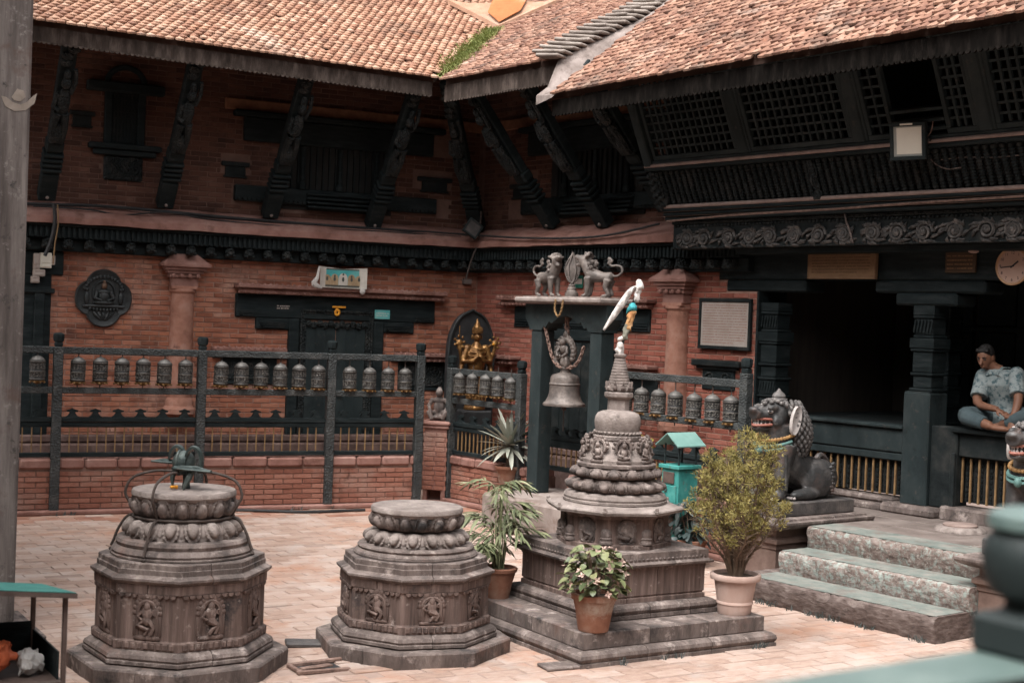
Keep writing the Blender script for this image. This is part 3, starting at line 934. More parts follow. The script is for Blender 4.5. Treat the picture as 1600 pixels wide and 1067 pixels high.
# ================================================================== side wing (right of the corner)
WB = 1.2
side = frame_thing('side_wing', 'short brick wing at the inner corner between the long wing and the timber temple', 'building', FB)
def B(x, y, ly=WB): return FB.px(x, y, ly)
U0, U1 = -1.13, B(1184, 500)[0]
w = MB()
w.box(U0 - .2, U1, WB, WB + .4, 0, 3.24)
wb = w.build('wall', M['mortar'], side)
w = MB(); w.box(U0 - .2, 3.1, WB + .06, WB + .4, 3.241, 5.9)
wbu = w.build('upper_wall', M['mortar_upper_shaded'], side)
juA, jzA = B(1126, 425)[0], B(1130, 437)[1]
juB, jzB = B(1137, 446)[0], B(1160, 455)[1]
H_low = [(juA, 5, jzA, 4), (juB, 5, jzB, jzA)]
sdL, sdR = B(838, 560)[0], B(952, 560)[0]
H_low += [(B(806, 490)[0], B(1018, 500)[0], 2.2, 2.47), (sdL, sdR, 0, 2.2)]
H_low += [(B(1100, 580)[0], B(1150, 580)[0], 1.62, 1.84)]
BB = Pieces('brick', 'brickwork', BRK, M['brick_red'], 150)
lay_bricks(BB, FB, WB, brick_courses(U0, U1 - .005, .06, 2.93, H_low, seed=5))
zz = 4.72
upB = [(B(795, 330, WB + .06)[0], B(850, 330, WB + .06)[0], 3.62, 3.85), (B(870, 300, WB + .06)[0], B(1010, 300, WB + .06)[0], 3.6, 4.75), (B(795, 300, WB + .06)[0], B(840, 300, WB + .06)[0], 4.0, 4.22)]
BB.emit(wb)
BB2 = Pieces('brick', 'brickwork', BRK, M['brick_upper_shaded'], 150)
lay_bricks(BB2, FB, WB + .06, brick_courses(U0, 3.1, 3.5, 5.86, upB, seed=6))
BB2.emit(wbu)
ledge('ledge', U0 + .12, 3.05, WB, side, seed=4)
cornice(U0 + .12, 3.9, WB, side, fr=FB)
pilaster(side, B(1063, 500)[0], WB, zc=2.99, zb=1.1, s=1.0)
p = MB(); p.box(U0 + .1, U1 - .1, WB - .18, WB - .002, .0, .62, .02); p.box(U0 + .1, U1 - .1, WB - .1, WB - .001, .625, .72, .02)
p.build('plinth', M['plinth'], side)
# blind window lintels either side of the bell frame
for (x0, x1, z0, z1, sx0, sx1) in ((806, 1018, 2.2, 2.47, 790, 1027),):
    a, c = B(x0, 490)[0], B(x1, 490)[0]
    b = MB(); b.box(a, c, WB - .03, WB + .02, z0, z1, .01)
    for k in range(3):
        b.box(a + .02 + .01 * k, c - .02, WB - .036 - .008 * k, WB - .028, z0 + .1 - .03 * k, z0 + .115 - .03 * k, .003)
    u = a + .04
    while u < c - .03:
        b.ball((u, WB - .045, z0 + .015), (.012, .012, .012), 5, 4); u += .045
    b.build('beam_end', M['timber'], side)
    pink_sill(side, B(sx0, 470)[0], B(sx1, 470)[0], z1 + .12, WB, .11, .18)
b = MB(); b.box(sdL, sdL + .12, WB - .06, WB + .02, 0, 2.2, .012); b.box(sdR - .12, sdR, WB - .06, WB + .02, 0, 2.2, .012); b.box(sdL + .12, sdR - .12, WB - .04, WB + .02, 2.06, 2.2, .01)
sdf = b.build('door_frame', M['timber'], side)
for a_, c_ in ((sdL + .125, (sdL + sdR) / 2 - .004), ((sdL + sdR) / 2 + .004, sdR - .125)):
    b = MB(); b.box(a_, c_, WB - .012, WB + .02, .1, 2.055, .005)
    for j in range(1, 3): b.box(a_ + (c_ - a_) * j / 3 - .006, a_ + (c_ - a_) * j / 3 + .006, WB - .02, WB - .010, .12, 2.04)
    b.build('door_leaf', M['timber_old'], side)
pink_sill(side, B(770, 545)[0], B(815, 550)[0], 1.82, WB)
pink_sill(side, B(960, 570)[0], B(1030, 570)[0], 1.82, WB)
for x0, x1, z0, z1 in ((962, 1030, 1.42, 1.7),):
    a, c = B(x0, 590)[0], B(x1, 590)[0]
    b = MB(); b.box(a, c, WB - .04, WB + .02, z0, z1, .01); b.build('niche_window', M['timber'], side)
# little carved niche under the plaque
a, c = B(1100, 575)[0], B(1150, 575)[0]
b = MB(); b.box(a, c, WB - .03, WB + .02, 1.6, 1.85, .008)
n = b.build('niche_window', M['timber'], side)
b = MB(); b.box(a - .12, c + .12, WB - .1, WB - .002, 1.86, 1.93, .012); b.box(a - .06, c + .06, WB - .06, WB - .0025, 1.83, 1.86)
b.build('lintel', M['timber_old'], n)
b = MB()
for k in range(2):
    q = a + (c - a) * (.25 + .5 * k)
    b.tube([(q + .06 * cos(t), WB - .035, 1.73 + .06 * sin(t)) for t in [i * pi / 6 for i in range(12)]], .012, 5, True)
    b.ball((q, WB - .035, 1.73), (.03, .02, .03), 7, 5)
b.build('carved_panel', M['timber_carved'], n, smooth=True)
# upper storey
UYB = WB + .06
big_window(side, FB, upB[1][0], upB[1][1], M['interior'], ly=UYB)
small_block(side, 816, 300, .45, .2, FB, UYB)
b = MB(); b.box(U0, 3.05, UYB - .06, UYB - .001, 4.8, 4.94, .01)
M['brick_band'] = mat('brick_band', [(.14, .06, .035), (.24, .12, .07)], scale=12, rough=.9, bump=.3)
b.build('string_course', M['brick_band'], side)
bpy.data.objects['string_course'].data.materials[0] = M['brick_band']
for (bx, by) in ((862, 352), (945, 350), (1042, 325)):
    u, z = FB.px(bx, by, WB - .12)
    strut(side, (u, WB - .1, z), (u + .02, -.30, 5.1))
# corner strut, along the valley
pb = (FA.I @ FB.w(U0 + .12, WB - .12, 3.5)); pt = FA.I @ meet(.32, .32)
strut(wing, (pb.x, pb.y, 3.5), (pt.x, pt.y, 5.2))
# roof
VE = 2.52        # end of the mid roof (verge)
c0b = FB.I @ meet(0, 0); c1b = FB.I @ meet(TM, TM)
rB = roofslab('roof', side, [(c0b.x, YB + .135, zB(0) + SL * .135), (VE, YB + .135, zB(0) + SL * .135), (VE, YB + TM, zB(0) + SL * TM), (c1b.x, YB + TM, zB(0) + SL * TM)])
TB = Pieces('roof_tile', 'roof_tiling', TIL, M['tile_dark'])
roof_tiles(TB, FB, c1b.x - 2, VE - .02, YB, zB, SL, 6.0, lambda u, y: (y - YB) > tA(FB.w(u, y)) + .02, seed=9, wild=1.8, du=.088, dt=.092, k=.83)
TB.emit(rB)
fascia(side, c0b.x + .02, VE, zB, YB + .10, h=.19)
b = MB(); b.box(VE - .04, VE + .0, YB + .08, YB + .6, zB(0) - .18, zB(0) - .02)
b.build('barge_board', M['fascia'], side)
# verge: overlapping heavy tiles along the end of the mid roof
V = Pieces('verge_tile', 'verge_tiles', [(lambda b: b.box(-.15, .15, -.09, .09, -.018, .018, .012))(MB())], M['tile_grey'])
r = random.Random(3); t = .0
while t < TM:
    for k, (du, dz) in enumerate(((.0, .0), (-.13, .07))):
        y = YB - .04 + t * cos(ANG) + .05 * k
        z = zB(0) + t * sin(ANG) + .055 + dz
        Mx = T3(VE - .06 + du, y, z) @ R3(ANG - .5, 0, 0) @ R3(r.uniform(-.06, .06), r.uniform(-.06, .06) + .08, r.uniform(-.15, .15) + .3)
        V.put(Mx, FB.w(VE, y, z))
    t += .118
V.emit(rB)
# cement apron with an orange painted patch where the valley opens at the top
M['orange'] = mat('orange', [(.24, .075, .022), (.36, .125, .042)], scale=5, rough=.8, spots=((.28, .17, .11), 5, .56, .74))
cA = meet(1.98, 1.98)
# ridge grass in the valley
M['weed'] = mat('weed', [(.1, .125, .035), (.2, .225, .075), (.32, .325, .135)], scale=9, isl=.6, rough=.8, bump=0)
b = MB(); r = random.Random(11)
for i in range(9000):
    s = r.random()
    tt = .22 + 1.9 * s ** .9
    wid = .21 * (1 - .35 * s) * (.55 + .45 * abs(sin(tt * 7)))
    c = meet(tt, tt)
    c = c + Vector((r.gauss(0, .42) * wid, r.gauss(0, .42) * wid, 0))
    la, lb = tA(c), tB(c)
    z = 5.12 + SL * max(la, lb) * 1.0 - .0
    h = r.uniform(.02, .075)
    a = r.uniform(0, 2 * pi); k = r.uniform(.006, .012)
    dx, dy = cos(a) * k, sin(a) * k
    lx, ly = r.uniform(-.06, .06), r.uniform(-.06, .06)
    b.add([(c.x - dx, c.y - dy, z), (c.x + dx, c.y + dy, z), (c.x + lx + dx, c.y + ly + dy, z + h * .7), (c.x + lx * 1.6, c.y + ly * 1.6, z + h)], [(0, 1, 2, 3)])
b.build('valley_weeds', M['weed'], label='strip of bright green moss and weeds growing in the roof valley', cat='weeds', kind='stuff')

# ================================================================== temple
tem = frame_thing('timber_temple', 'dark green timber temple with leaning lattice gallery, carved frieze and open porch behind the steps', 'temple', FB)
TU0, TU1 = 3.1, 10.6
# frieze beam
FY = .72
def fzt(u): return 3.40 + (u - 3.1) * .004
b = MB(); b.box(TU0, TU1, FY, FY + .34, 3.135, 3.40, .01)
fz = b.build('frieze', M['timber_old'], tem)
M['frieze_carving'] = mat('frieze_carving', [(.022, .022, .022), (.055, .051, .048), (.14, .122, .111)], scale=14, rough=.7, bump=.4, spec=.35)
r = random.Random(8)
u = TU0 + .05; k = 0
while u < 9.6:
    b = MB(); L = .62
    for s in range(2):
        c = u + .16 + .31 * s
        pts = []
        tw = r.uniform(1.7, 3.0); sg = 1 if (k + s) % 2 else -1; c += r.uniform(-.03, .03)
        for i in range(20):
            a = i / 19 * tw * 2 * pi
            rr = .095 * (1 - i / 22)
            pts.append((c + sg * rr * cos(a), FY - .012 - .012 * (i / 19), 3.245 + rr * sin(a) * .95))
        b.tube(pts, [.017] * 20, 5)
        b.ball((c, FY - .02, 3.245), (.03, .03, .03), 7, 5)
        for q in range(16):
            a = q / 9 * 2 * pi + r.random()
            x0, z0 = c + .1 * cos(a), 3.245 + .085 * sin(a)
            rq = r.uniform(.8, 1.25); x1, z1 = c + .17 * rq * cos(a + .6), 3.245 + min(.112, .112 * rq) * sin(a + .6)
            b.tube([(x0, FY - .005, z0), ((x0 + x1) / 2, FY - .03, (z0 + z1) / 2), (x1, FY - .004, z1)], [.008, .018, .006], 5)
    b.build('frieze_scroll', M['frieze_carving'], fz, smooth=True)
    u += .62; k += 1
b = MB(); u = TU0 + .03
while u < 9.8:
    b.box(u, u + .03, FY - .022, FY - .0, 3.372, 3.396, .006); u += .05
b.box(TU0, TU1, FY - .03, FY + .1, 3.402, 3.44, .01)
b.box(TU0, TU1, FY - .016, FY - .001, 3.137, 3.155, .004)
b.build('beading', M['timber_carved'], fz, kind='stuff')
# ledges above the frieze
b = MB()
b.box(TU0 - .04, TU1, FY - .1, FY + .3, 3.442, 3.485, .012)
b.box(TU0 - .02, TU1, FY - .15, FY + .3, 3.49, 3.53, .012)
b.box(TU0, TU1, FY - .19, FY + .25, 3.533, 3.565, .01)
b.build('gallery_ledge', M['timber'], tem)
b = MB()
b.box(TU0 - .045, TU1, FY - .107, FY - .0, 3.486, 3.4895); b.box(TU0, TU1, FY - .2, FY + .1, 3.566, 3.604, .01)
b.box(TU0 - .01, TU1, FY - .16, FY - .1, 3.5305, 3.5325)
b.build('ledge_dust', M['dust_ledge'], tem)
# leaning gallery: spindles then lattice. lean plane through (y=FY-.17,z=3.585) going out by .45 per metre
LEAN = .47
def lp(z): return FY - .15 - (z - 3.585) * LEAN
la = math.atan(LEAN)
def leanM(u, z, y=None): return T3(u, lp(z), z) @ R3(la, 0, 0)
hS = .37 / cos(la)
sp = MB()
prof = []
n = 11
prof.append((.028, 0)); prof.append((.028, .03))
for i in range(n):
    z = .04 + (hS - .08) * i / n; dz = (hS - .08) / n
    prof += [(.017, z), (.029, z + dz * .3), (.029, z + dz * .6), (.017, z + dz * .95)]
prof += [(.028, hS - .03), (.028, hS)]
sp.lathe(prof, 7)
sme = sp.mesh('spindle', True, 60); sme.materials.append(M['timber_old'])
b = MB(); b.box(TU0, TU1, -.004, .03, 0, 1)
u = TU0 + .1
back = MB(); 
z1 = 3.585 + hS * cos(la)
back.add([(TU0 + .02, lp(3.585) + .09, 3.585), (TU1, lp(3.585) + .09, 3.585), (TU1, lp(z1) + .09, z1), (TU0 + .02, lp(z1) + .09, z1),
          (TU0 + .02, lp(3.585) + .16, 3.585), (TU1, lp(3.585) + .16, 3.585), (TU1, lp(z1) + .16, z1), (TU0 + .02, lp(z1) + .16, z1)],
         [(0, 1, 2, 3), (5, 4, 7, 6), (0, 4, 5, 1), (3, 2, 6, 7), (0, 3, 7, 4), (1, 5, 6, 2)])
bal = back.build('balustrade', M['interior'], tem)
while u < 9.8:
    if abs(u - 5.28) > .06:
        clone(sme, 'spindle', bal, leanM(u, 3.585))
    u += .0835
b = MB()
b.box(-.05, .05, -.05, .05, 0, .06, .01); b.lathe([(.045, .06), (.03, .1), (.045, .16), (.03, .22), (.05, .28), (.04, hS)], 8)
b.ball((0, -.04, .2), (.03, .03, .06), 6, 5)
o = b.build('carved_post', M['timber_carved'], bal, smooth=True); o.matrix_basis = leanM(5.28, 3.585)
b = MB(); b.box(-.1, .06, -.05, .06, 0, hS, .015)
for i in range(16):
    b.ball((-.02 + .05 * sin(i * 2.1), -.05, .02 + hS * i / 16), (.045, .03, .03), 6, 4)
o = b.build('carved_post', M['timber_carved'], bal, smooth=True); o.matrix_basis = leanM(TU0 + .03, 3.585)
# mid ledge
zm = z1
b = MB()
b.box(TU0 - .06, TU1, lp(zm) - .09, lp(zm) + .12, zm, zm + .035, .01)
b.build('mid_ledge', M['timber'], tem)
b = MB(); b.box(TU0 - .065, TU1, lp(zm) - .1, lp(zm) - .0, zm + .036, zm + .071, .01)
b.build('mid_ledge_dust', M['dust_ledge'], tem)
# lattice screens
zl = zm + .058
HL = .98
def lattice(parent, u0, u1, h0=0.0, h1=HL, open_from=None):
    """one leaning lattice screen between u0 and u1; local plane along the lean"""
    b = MB()
    f = .045
    b.box(u0, u1, -.03, .03, h0, h0 + .05, .006)
    b.box(u0, u0 + f, -.03, .03, h0 + .05, h1, .006)
    b.box(u1 - f, u1, -.03, .03, h0 + .05, h1, .006)
    o = b.build('lattice_screen', M['timber_green'], parent); o.matrix_basis = leanM(0, zl)
    v = MB(); v.box(-.012, .012, -.016, .012, h0 + .05, h1)
    vm = v.mesh('bar'); vm.materials.append(M['timber_green'])
    n = max(1, round((u1 - u0 - 2 * f) / .088))
    for i in range(1, n):
        clone(vm, 'bar', o, T3(u0 + f + (u1 - u0 - 2 * f) * i / n, 0, 0))
    hh = MB(); hh.box(u0 + f, u1 - f, -.012, .016, -.012, .012)
    hm = hh.mesh('crossbar'); hm.materials.append(M['timber_green'])
    z = h0 + .13
    while z < h1 - .02:
        clone(hm, 'crossbar', o, T3(0, 0, z)); z += .091
    return o
def mull(u, w=.13):
    b = MB(); b.box(u - w / 2, u + w / 2, -.055, .03, 0, HL, .012); b.box(u - w / 2 - .03, u + w / 2 + .03, -.04, .02, 0, HL, .008)
    o = b.build('mullion', M['timber_green'], tem); o.matrix_basis = leanM(0, zl)
def lu(x, y):
    # u where a pixel falls on the lean plane
    z = zl
    for _ in range(8):
        u, z = FB.px(x, y, lp(z))
    return u
marks = [lu(1165, 230), lu(1345, 205), lu(1543, 185)]
b = MB(); b.box(TU0 - .05, TU1, -.04, .05, -.06, .0, .008)
o = b.build('screen_sill', M['timber_green'], tem); o.matrix_basis = leanM(0, zl + .06)
b = MB(); b.box(TU0 - .06, TU0 + .06, -.07, .06, 0, HL + .05, .015)
o = b.build('corner_board', M['timber_green'], tem); o.matrix_basis = leanM(0, zl)
zl += .062
lattice(tem, TU0 + .08, marks[0] - .09)
lattice(tem, marks[0] + .09, marks[1] - .09)
o1, o2 = lu(1396, 190), lu(1478, 182)
lattice(tem, marks[1] + .09, o1)
lattice(tem, o2, marks[2] - .09)
lattice(tem, marks[2] + .09, marks[2] + 1.9)
for mk in marks: mull(mk)
b = MB()
for z in (.04, .12, .22): b.box(o1, o2, -.03, .03, z, z + .035, .006)
o = b.build('window_rail', M['timber_green'], tem); o.matrix_basis = leanM(0, zl)
# dark gallery room behind
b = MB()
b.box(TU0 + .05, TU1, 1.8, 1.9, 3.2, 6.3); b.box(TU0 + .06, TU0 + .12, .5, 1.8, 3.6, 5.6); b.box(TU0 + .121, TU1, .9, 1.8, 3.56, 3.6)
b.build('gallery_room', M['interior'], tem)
# roof
TS = .74; TANG = math.atan(TS)
TE = 2.62
zT = lambda u: 4.655 + (u - 2.6) * .008
rT = roofslab('roof', tem, [(TE, YT + .135, zT(TE) + TS * .135), (TU1, YT + .135, zT(TU1) + TS * .135), (TU1, YT + 4.2, zT(TU1) + TS * 4.2), (TE, YT + 4.2, zT(TE) + TS * 4.2)])
TT = Pieces('roof_tile', 'roof_tiling', TIL, M['tile_dark'])
roof_tiles(TT, FB, TE + .12, TU1, YT, zT, TS, 4.6, lambda u, y: True, seed=12, wild=1.8, du=.086, dt=.092, k=.81)
TT.emit(rT)
fascia(tem, TE + .03, TU1, zT, YT + .10, h=.16, material=M['fascia_dark'])
# lime mortar strip between the two roofs
rings = []
r = random.Random(6)
for i in range(25):
    t = i / 24 * 3.6
    y = YT - .02 + t * .98
    zt = zT(TE) + TS * (y - YT)
    zu = max(zt + .03, zB(0) + SL * (y - YB) + .02) if y > YB - .05 else zt + .05
    x1 = TE + .14 + r.uniform(-.025, .025)
    rings.append([(VE + .004, y, zt - .05), (x1, y, zt + .0), (x1 - .02, y, zt + .03), (VE + .05, y, zu - .01 + r.uniform(-.01, .01)), (VE + .004, y, zu)])
b = MB(); b.rings(rings)
b.build('mortar_flashing', M['lime'], tem, smooth=True)
# porch: lintel, posts, sill, lattice, base
b = MB()
b.box(juA, TU1, WB - .03, WB + .3, jzA, 3.13, .012)
b.box(juB, 4.62, WB - .02, WB + .3, jzB, jzA - .002, .015)
b.box(5.5, 6.75, WB - .02, WB + .3, jzB, jzA - .002, .02); b.box(5.75, 6.45, WB - .018, WB + .3, jzB - .12, jzB - .002, .02)
b.box(U1 + .001, U1 + .03, WB - .03, WB + .42, .6, jzB - .002, .004)
b.box(3.98, TU1, FY + .1, WB - .05, 3.08, 3.13)
b.build('porch_lintel', M['timber'], tem)
def post(u, y, z0, s=1.0, base=1.4):
    b = MB()
    q = .12 * s
    b.box(u - q, u + q, y - q, y + q, z0, base, .01)
    o = b.build('porch_post', M['timber_green'], tem)
    c = MB()
    for (z, h, f) in ((base, .03, 1.1), (base + .03, .14, .9), (base + .17, .025, 1.06), (base + .195, .16, .95), (base + .355, .03, 1.08), (base + .385, .12, .86), (base + .505, .03, 1.05), (base + .535, .2, .93), (base + .735, .03, 1.08), (base + .765, .1, 1.15), (base + .865, .03, .95), (base + .895, .16, .84), (base + 1.055, .03, 1.0), (base + 1.085, 2.58 - base - 1.085, 1.0)):
        k = q * f
        c.box(u - k, u + k, y - k, y + k, z + .001, z + h - .001, .006)
    for zb in (base + .22, base + .92):
        for i in range(6):
            x = u - q * .8 + q * 1.6 * i / 5
            c.tube([(x - .012, y - q * .96, zb), (x + .012, y - q * 1.02, zb + .12)], .011, 5)
    c.build('carved_shaft', M['timber_carved'] if False else M['timber'], o)
    return o
post(U1 + .16, WB + .12, .6, 1.0)
post(FB.px(1240, 500, 2.0)[0], 2.0, .6, .9)
pu = B(1442, 520)[0]
post(pu, WB + .12, .6)
post(FB.px(1480, 520, 2.0)[0], 2.0, .6, .9)
post(8.4, WB + .12, .6)
b = MB(); b.box(pu - .165, pu + .135, WB - .04, WB + .25, .66, 1.74, .012); b.box(pu - .15, pu + .12, WB - .025, WB + .235, 1.742, 1.752)
b.build('post_casing', M['timber_green'], tem)
b = MB(); b.box(pu - .32, pu + .3, WB - .16, WB + .42, .56, .665, .03)
b.build('post_base', M['stone'], tem)
pL = U1 + .28
b = MB(); b.box(pL, pu - .166, WB - .01, WB + .2, 1.14, 1.37, .012); b.box(pL, pu - .166, WB - .05, WB + .22, 1.372, 1.41, .01); b.box(pL, pu - .166, WB + .0, WB + .16, 1.06, 1.135, .01)
b.build('porch_sill', M['timber_green'], tem)
def grille(u0, u1, z0, z1, y, step=.088, m='yellow_bar'):
    b = MB(); b.box(u0, u1, y + .05, y + .08, z0, z1)
    g = b.build('porch_grille', M['interior'], tem)
    # dark lattice behind
    b = MB(); n = int((u1 - u0) / .05)
    for i in range(n):
        u = u0 + (u1 - u0) * (i + .5) / n
        k = 0
        while z0 + k * .05 < z1 - .03:
            b.box(u - .012, u + .012, y + .035, y + .051, z0 + k * .05 + .005, z0 + k * .05 + .033); k += 1
    b.build('lattice', M['timber_old'], g, kind='stuff')
    v = MB(); v.box(-.0085, .0085, -.0085, .0085, z0, z1)
    vm = v.mesh('bar'); vm.materials.append(M[m])
    n = round((u1 - u0) / step)
    for i in range(n + 1):
        clone(vm, 'bar', g, T3(u0 + (u1 - u0) * i / n, y, 0))
    return g
grille(pL + .05, pu - .19, .72, 1.06, WB + .04)
rE = B(1495, 700)[0]
grille(rE + .02, 7.6, .74, 1.16, WB + .08)
b = MB(); b.box(pu + .14, rE - .0, WB + .0, WB + .2, .67, 1.44, .01); b.box(rE - .05, rE + .0, WB - .03, WB - .0, .67, 1.2, .006); b.box(rE, 8.3, WB + .03, WB + .2, 1.17, 1.39, .01)
b.build('side_panel', M['timber_old'], tem)
b = MB(); b.box(rE - .05, 8.3, WB - .03, WB + .25, 1.392, 1.44, .01)
b.build('seat_ledge', M['timber_old'], tem)
b = MB()
b.box(4.0, pu - .33, WB - .12, WB + .2, .56, .635, .02); b.box(4.0, pu - .26, WB - .03, WB + .2, .637, .70, .02)
b.box(pu + .31, 8.6, WB - .08, WB + .25, .56, .70, .02)
b.build('base_course', M['stone'], tem)
b = MB()
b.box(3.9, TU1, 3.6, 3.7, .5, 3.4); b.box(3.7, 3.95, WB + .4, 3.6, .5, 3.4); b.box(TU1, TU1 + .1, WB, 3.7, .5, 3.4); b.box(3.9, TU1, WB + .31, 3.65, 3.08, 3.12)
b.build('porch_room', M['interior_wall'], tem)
b = MB()
for i in range(9):
    x = 4.3 + .68 * i
    b.box(x - .06, x + .06, 3.52, 3.6, 1.39, 3.05, .01)
    if i < 8: b.box(x + .1, x + .58, 3.56, 3.6, 1.45, 2.35, .01); b.box(x + .1, x + .58, 3.56, 3.6, 2.42, 2.95, .01)
b.box(4.2, 10, 3.5, 3.6, 2.36, 2.41, .006)
b.build('back_panelling', M['timber_green'], tem, kind='stuff')
b = MB(); b.box(3.96, TU1, WB + .21, 3.6, 1.33, 1.385)
b.build('porch_floor', M['timber_old'], tem)

# platform and steps
plat = frame_thing('stone_platform', 'worn stone platform in front of the timber temple', 'platform', FB, kind='structure')
r = random.Random(2)
b = MB(); b.box(5.45, 10.5, -.2, WB, .0, .545)
body = b.build('platform_body', M['stone'], plat)
u = 5.45
while u < 10.4:
    wd = r.uniform(.7, 1.1)
    y = WB - .06
    for y0, y1 in ((-.2, .3), (.31, .72), (.73, WB - .0)):
        b = MB(); b.box(u + .004, u + wd - .004, y0 + .004, y1 - .004, .53, .575 + r.uniform(-.003, .003), .008)
        b.build('flagstone', M['platform'], plat)
    u += wd
def step_slab(u0, u1, y0, y1, z0, z1, seed):
    """rough-faced stone step with a worn painted tread"""
    r = random.Random(seed)
    n = 60
    rings = []
    for i in range(n + 1):
        u = u0 + (u1 - u0) * i / n
        e = r.uniform(-.008, .008)
        ch = r.uniform(.008, .032) if r.random() < .2 else 0
        rings.append([(u, y1, z0), (u, y1, z1 + .001), (u, y0 + .03 + r.uniform(-.004, .004), z1 + .001 - ch * .3), (u, y0 + e * .4 - .002 + ch, z1 - .014 - ch * .6), (u, y0 - .008 + e + r.uniform(-.006, .006), z1 - .06), (u, y0 + e + r.uniform(-.01, .01), (z0 + z1) / 2), (u, y0 + .005 + r.uniform(-.01, .012), z0 + .04), (u, y0 + .02 + r.uniform(-.008, .015), z0)])
    b = MB(); b.rings(rings)
    return b
SU0, SU1 = 6.2, 8.07
M['step_flaked'] = mat('step_flaked', [(.07, .05, .043), (.16, .12, .105), (.26, .22, .2)], scale=26, streak=(.45, .45, 1), rough=.9, bump=.9, bscale=35, spots=[((.22, .25, .228), 20, .47, .6), ((.29, .262, .238), 26, .53, .67), ((.05, .036, .03), 12, .6, .72)])
for i, (y0, z0, z1) in enumerate(((-1.28, -.01, .2), (-.87, .17, .385), (-.52, .36, .575))):
    s = thing('stone_step', ['bottom stone step, rough grey front and green worn tread, at paving level', 'middle stone step with pale green flaking paint on its front', 'top stone step level with the temple platform, cream flaking front'][i], 'step', FB.M.translation, FB.rot, group='stone steps up to the temple', kind='structure')
    step_slab(SU0 - (.0 if i else .14), SU1 + .02, y0, y0 + .62, z0, z1, i).build('step_block', M['step_stone' if i == 2 else ('step_flaked' if i else 'step_bottom')], s, smooth=True, sharp=50)
    b = MB()
    a = SU0 + .01
    rr = random.Random(20 + i)
    n = 40
    top = [(a + (SU1 - a) * k / n, y0 + .028 + rr.uniform(-.006, .008)) for k in range(n + 1)]
    poly = top + [(SU1, y0 + .38), (a, y0 + .38)]
    b.prism(poly, z1 + .0015, z1 + .006)
    b.build('worn_tread', M['step_top'], s)
# cement apron where the valley opens, with an orange painted patch
def roofpt(x, y, lift=.03):
    # where a pixel's line of sight meets the two roof planes
    best = None
    for fr, y0, zf in ((FA, YA, zA), (FB, YB, zB)):
        o = fr.I @ CP; d = fr.I.to_3x3() @ ray(x, y)
        # z = zf0 + SL*(ly-y0)
        z0 = zf(0)
        t = (z0 + lift - SL * y0 - o.z + SL * o.y) / (d.z - SL * d.y)
        w = CP + ray(x, y) * t
        best = w if best is None or t < best[1] else best[0]
        best = (best, t) if not isinstance(best, tuple) else best
    return best[0]
vt = meet(2.25, 2.25)
zv = 5.12 + SL * 2.25
pA = FA.M @ Vector((FA.px(700, -12, 2.9)[0], 2.9, 0)); pB = FB.M @ Vector((FB.px(880, -12, 2.6)[0], 2.6, 0))
ap = MB()
def onroof(w, lift): return Vector((w.x, w.y, max(zA(0) + SL * tA(w), zB(0) + SL * tB(w)) + lift))
a_, b_, c_ = onroof(vt, .05), onroof(pA, .1), onroof(pB, .1)
up = Vector((0, 0, -.06))
mid = (b_ + c_) / 2
far = vt + (mid - vt) * 1.6; far = onroof(far, .12)
vs = [a_, c_, far, b_]
ap.add(vs + [v + up for v in vs], [(0, 1, 2, 3), (7, 6, 5, 4), (0, 4, 5, 1), (1, 5, 6, 2), (2, 6, 7, 3), (3, 7, 4, 0)])
apo = ap.build('valley_apron', M['tile'], label='pale cement apron filling the top of the roof valley with an orange painted patch', cat='roof apron')
q = lambda s, t: a_ * (1 - s - t) + b_ * s + c_ * t + Vector((0, 0, .012))
pc = MB(); vs = [q(.05, .05), q(.10, .42), q(.3, .69), q(.6, .4), q(.36, .12)]
pc.add(vs + [v - Vector((0, 0, .008)) for v in vs], [(0, 1, 2, 3, 4)] + [(i, i + 5, (i + 1) % 5 + 5, (i + 1) % 5) for i in range(5)])
pc.build('orange_patch', M['orange'], apo)

# ================================================================== unseen other sides of the courtyard, added and raised to shut out the low sky
M['wall_plain'] = mat('wall_plain', [(.06, .03, .022), (.11, .05, .037)], scale=4, rough=.95, bump=.3)
ow = thing('blocking_wings', 'unseen plain wings added round the courtyard to block the low sky', 'building', kind='structure')
for nm, (x0, x1, y0, y1) in (('blocking_wall', (-7.6, -6.6, -6, 13.2)), ('blocking_wall', (-7.6, 9, -6, -5.0)), ('blocking_wall', (8.2, 9.2, -5, 8.5))):
    b = MB(); b.box(x0, x1, y0, y1, 0, 8.6); b.build(nm, M['wall_plain'], ow)
for pts in (((-4.2, -3, 7.6), (-4.2, 12.6, 7.6), (-7.6, 14, 9.6), (-7.6, -6, 9.6)), ((6.4, -3, 7.6), (-4.2, -3, 7.6), (-7.6, -6, 9.6), (9, -6, 9.6)), ((6.4, 7.6, 7.6), (6.4, -3, 7.6), (9, -6, 9.6), (9, 8.6, 9.6))):
    roofslab('blocking_roof', ow, pts, .12, M['tile_dark'])

# ================================================================== wheel fence along the long wing
def fence_post(parent, u, y=0.0, h=1.78, w=.1, cap=True, z0=0.0):
    b = MB()
    b.box(u - w / 2, u + w / 2, y - w / 2, y + w / 2, z0, h, .008)
    o = b.build('post', M['fence'], parent)
    b = MB()
    k = w * .42
    b.box(u - k, u + k, y - k, y + k, h + .001, h + .05, .01)
    b.lathe([(.042, h + .05), (.056, h + .062), (.062, h + .1), (.06, h + .135), (.03, h + .15)], 8, c=(u, y, 0), a0=pi / 8)
    b.build('finial', M['timber'], o, smooth=True)
    return o
lotus = MB()
lotus.extr([(-.075, 0), (-.045, .02), (-.025, .055), (-.055, .06), (-.06, .075), (-.025, .085), (0, .098), (.025, .085), (.06, .075), (.055, .06), (.025, .055), (.045, .02), (.075, 0)], (0, -.02, 0), (1, 0, 0), (0, 0, 1), (0, .04, 0))
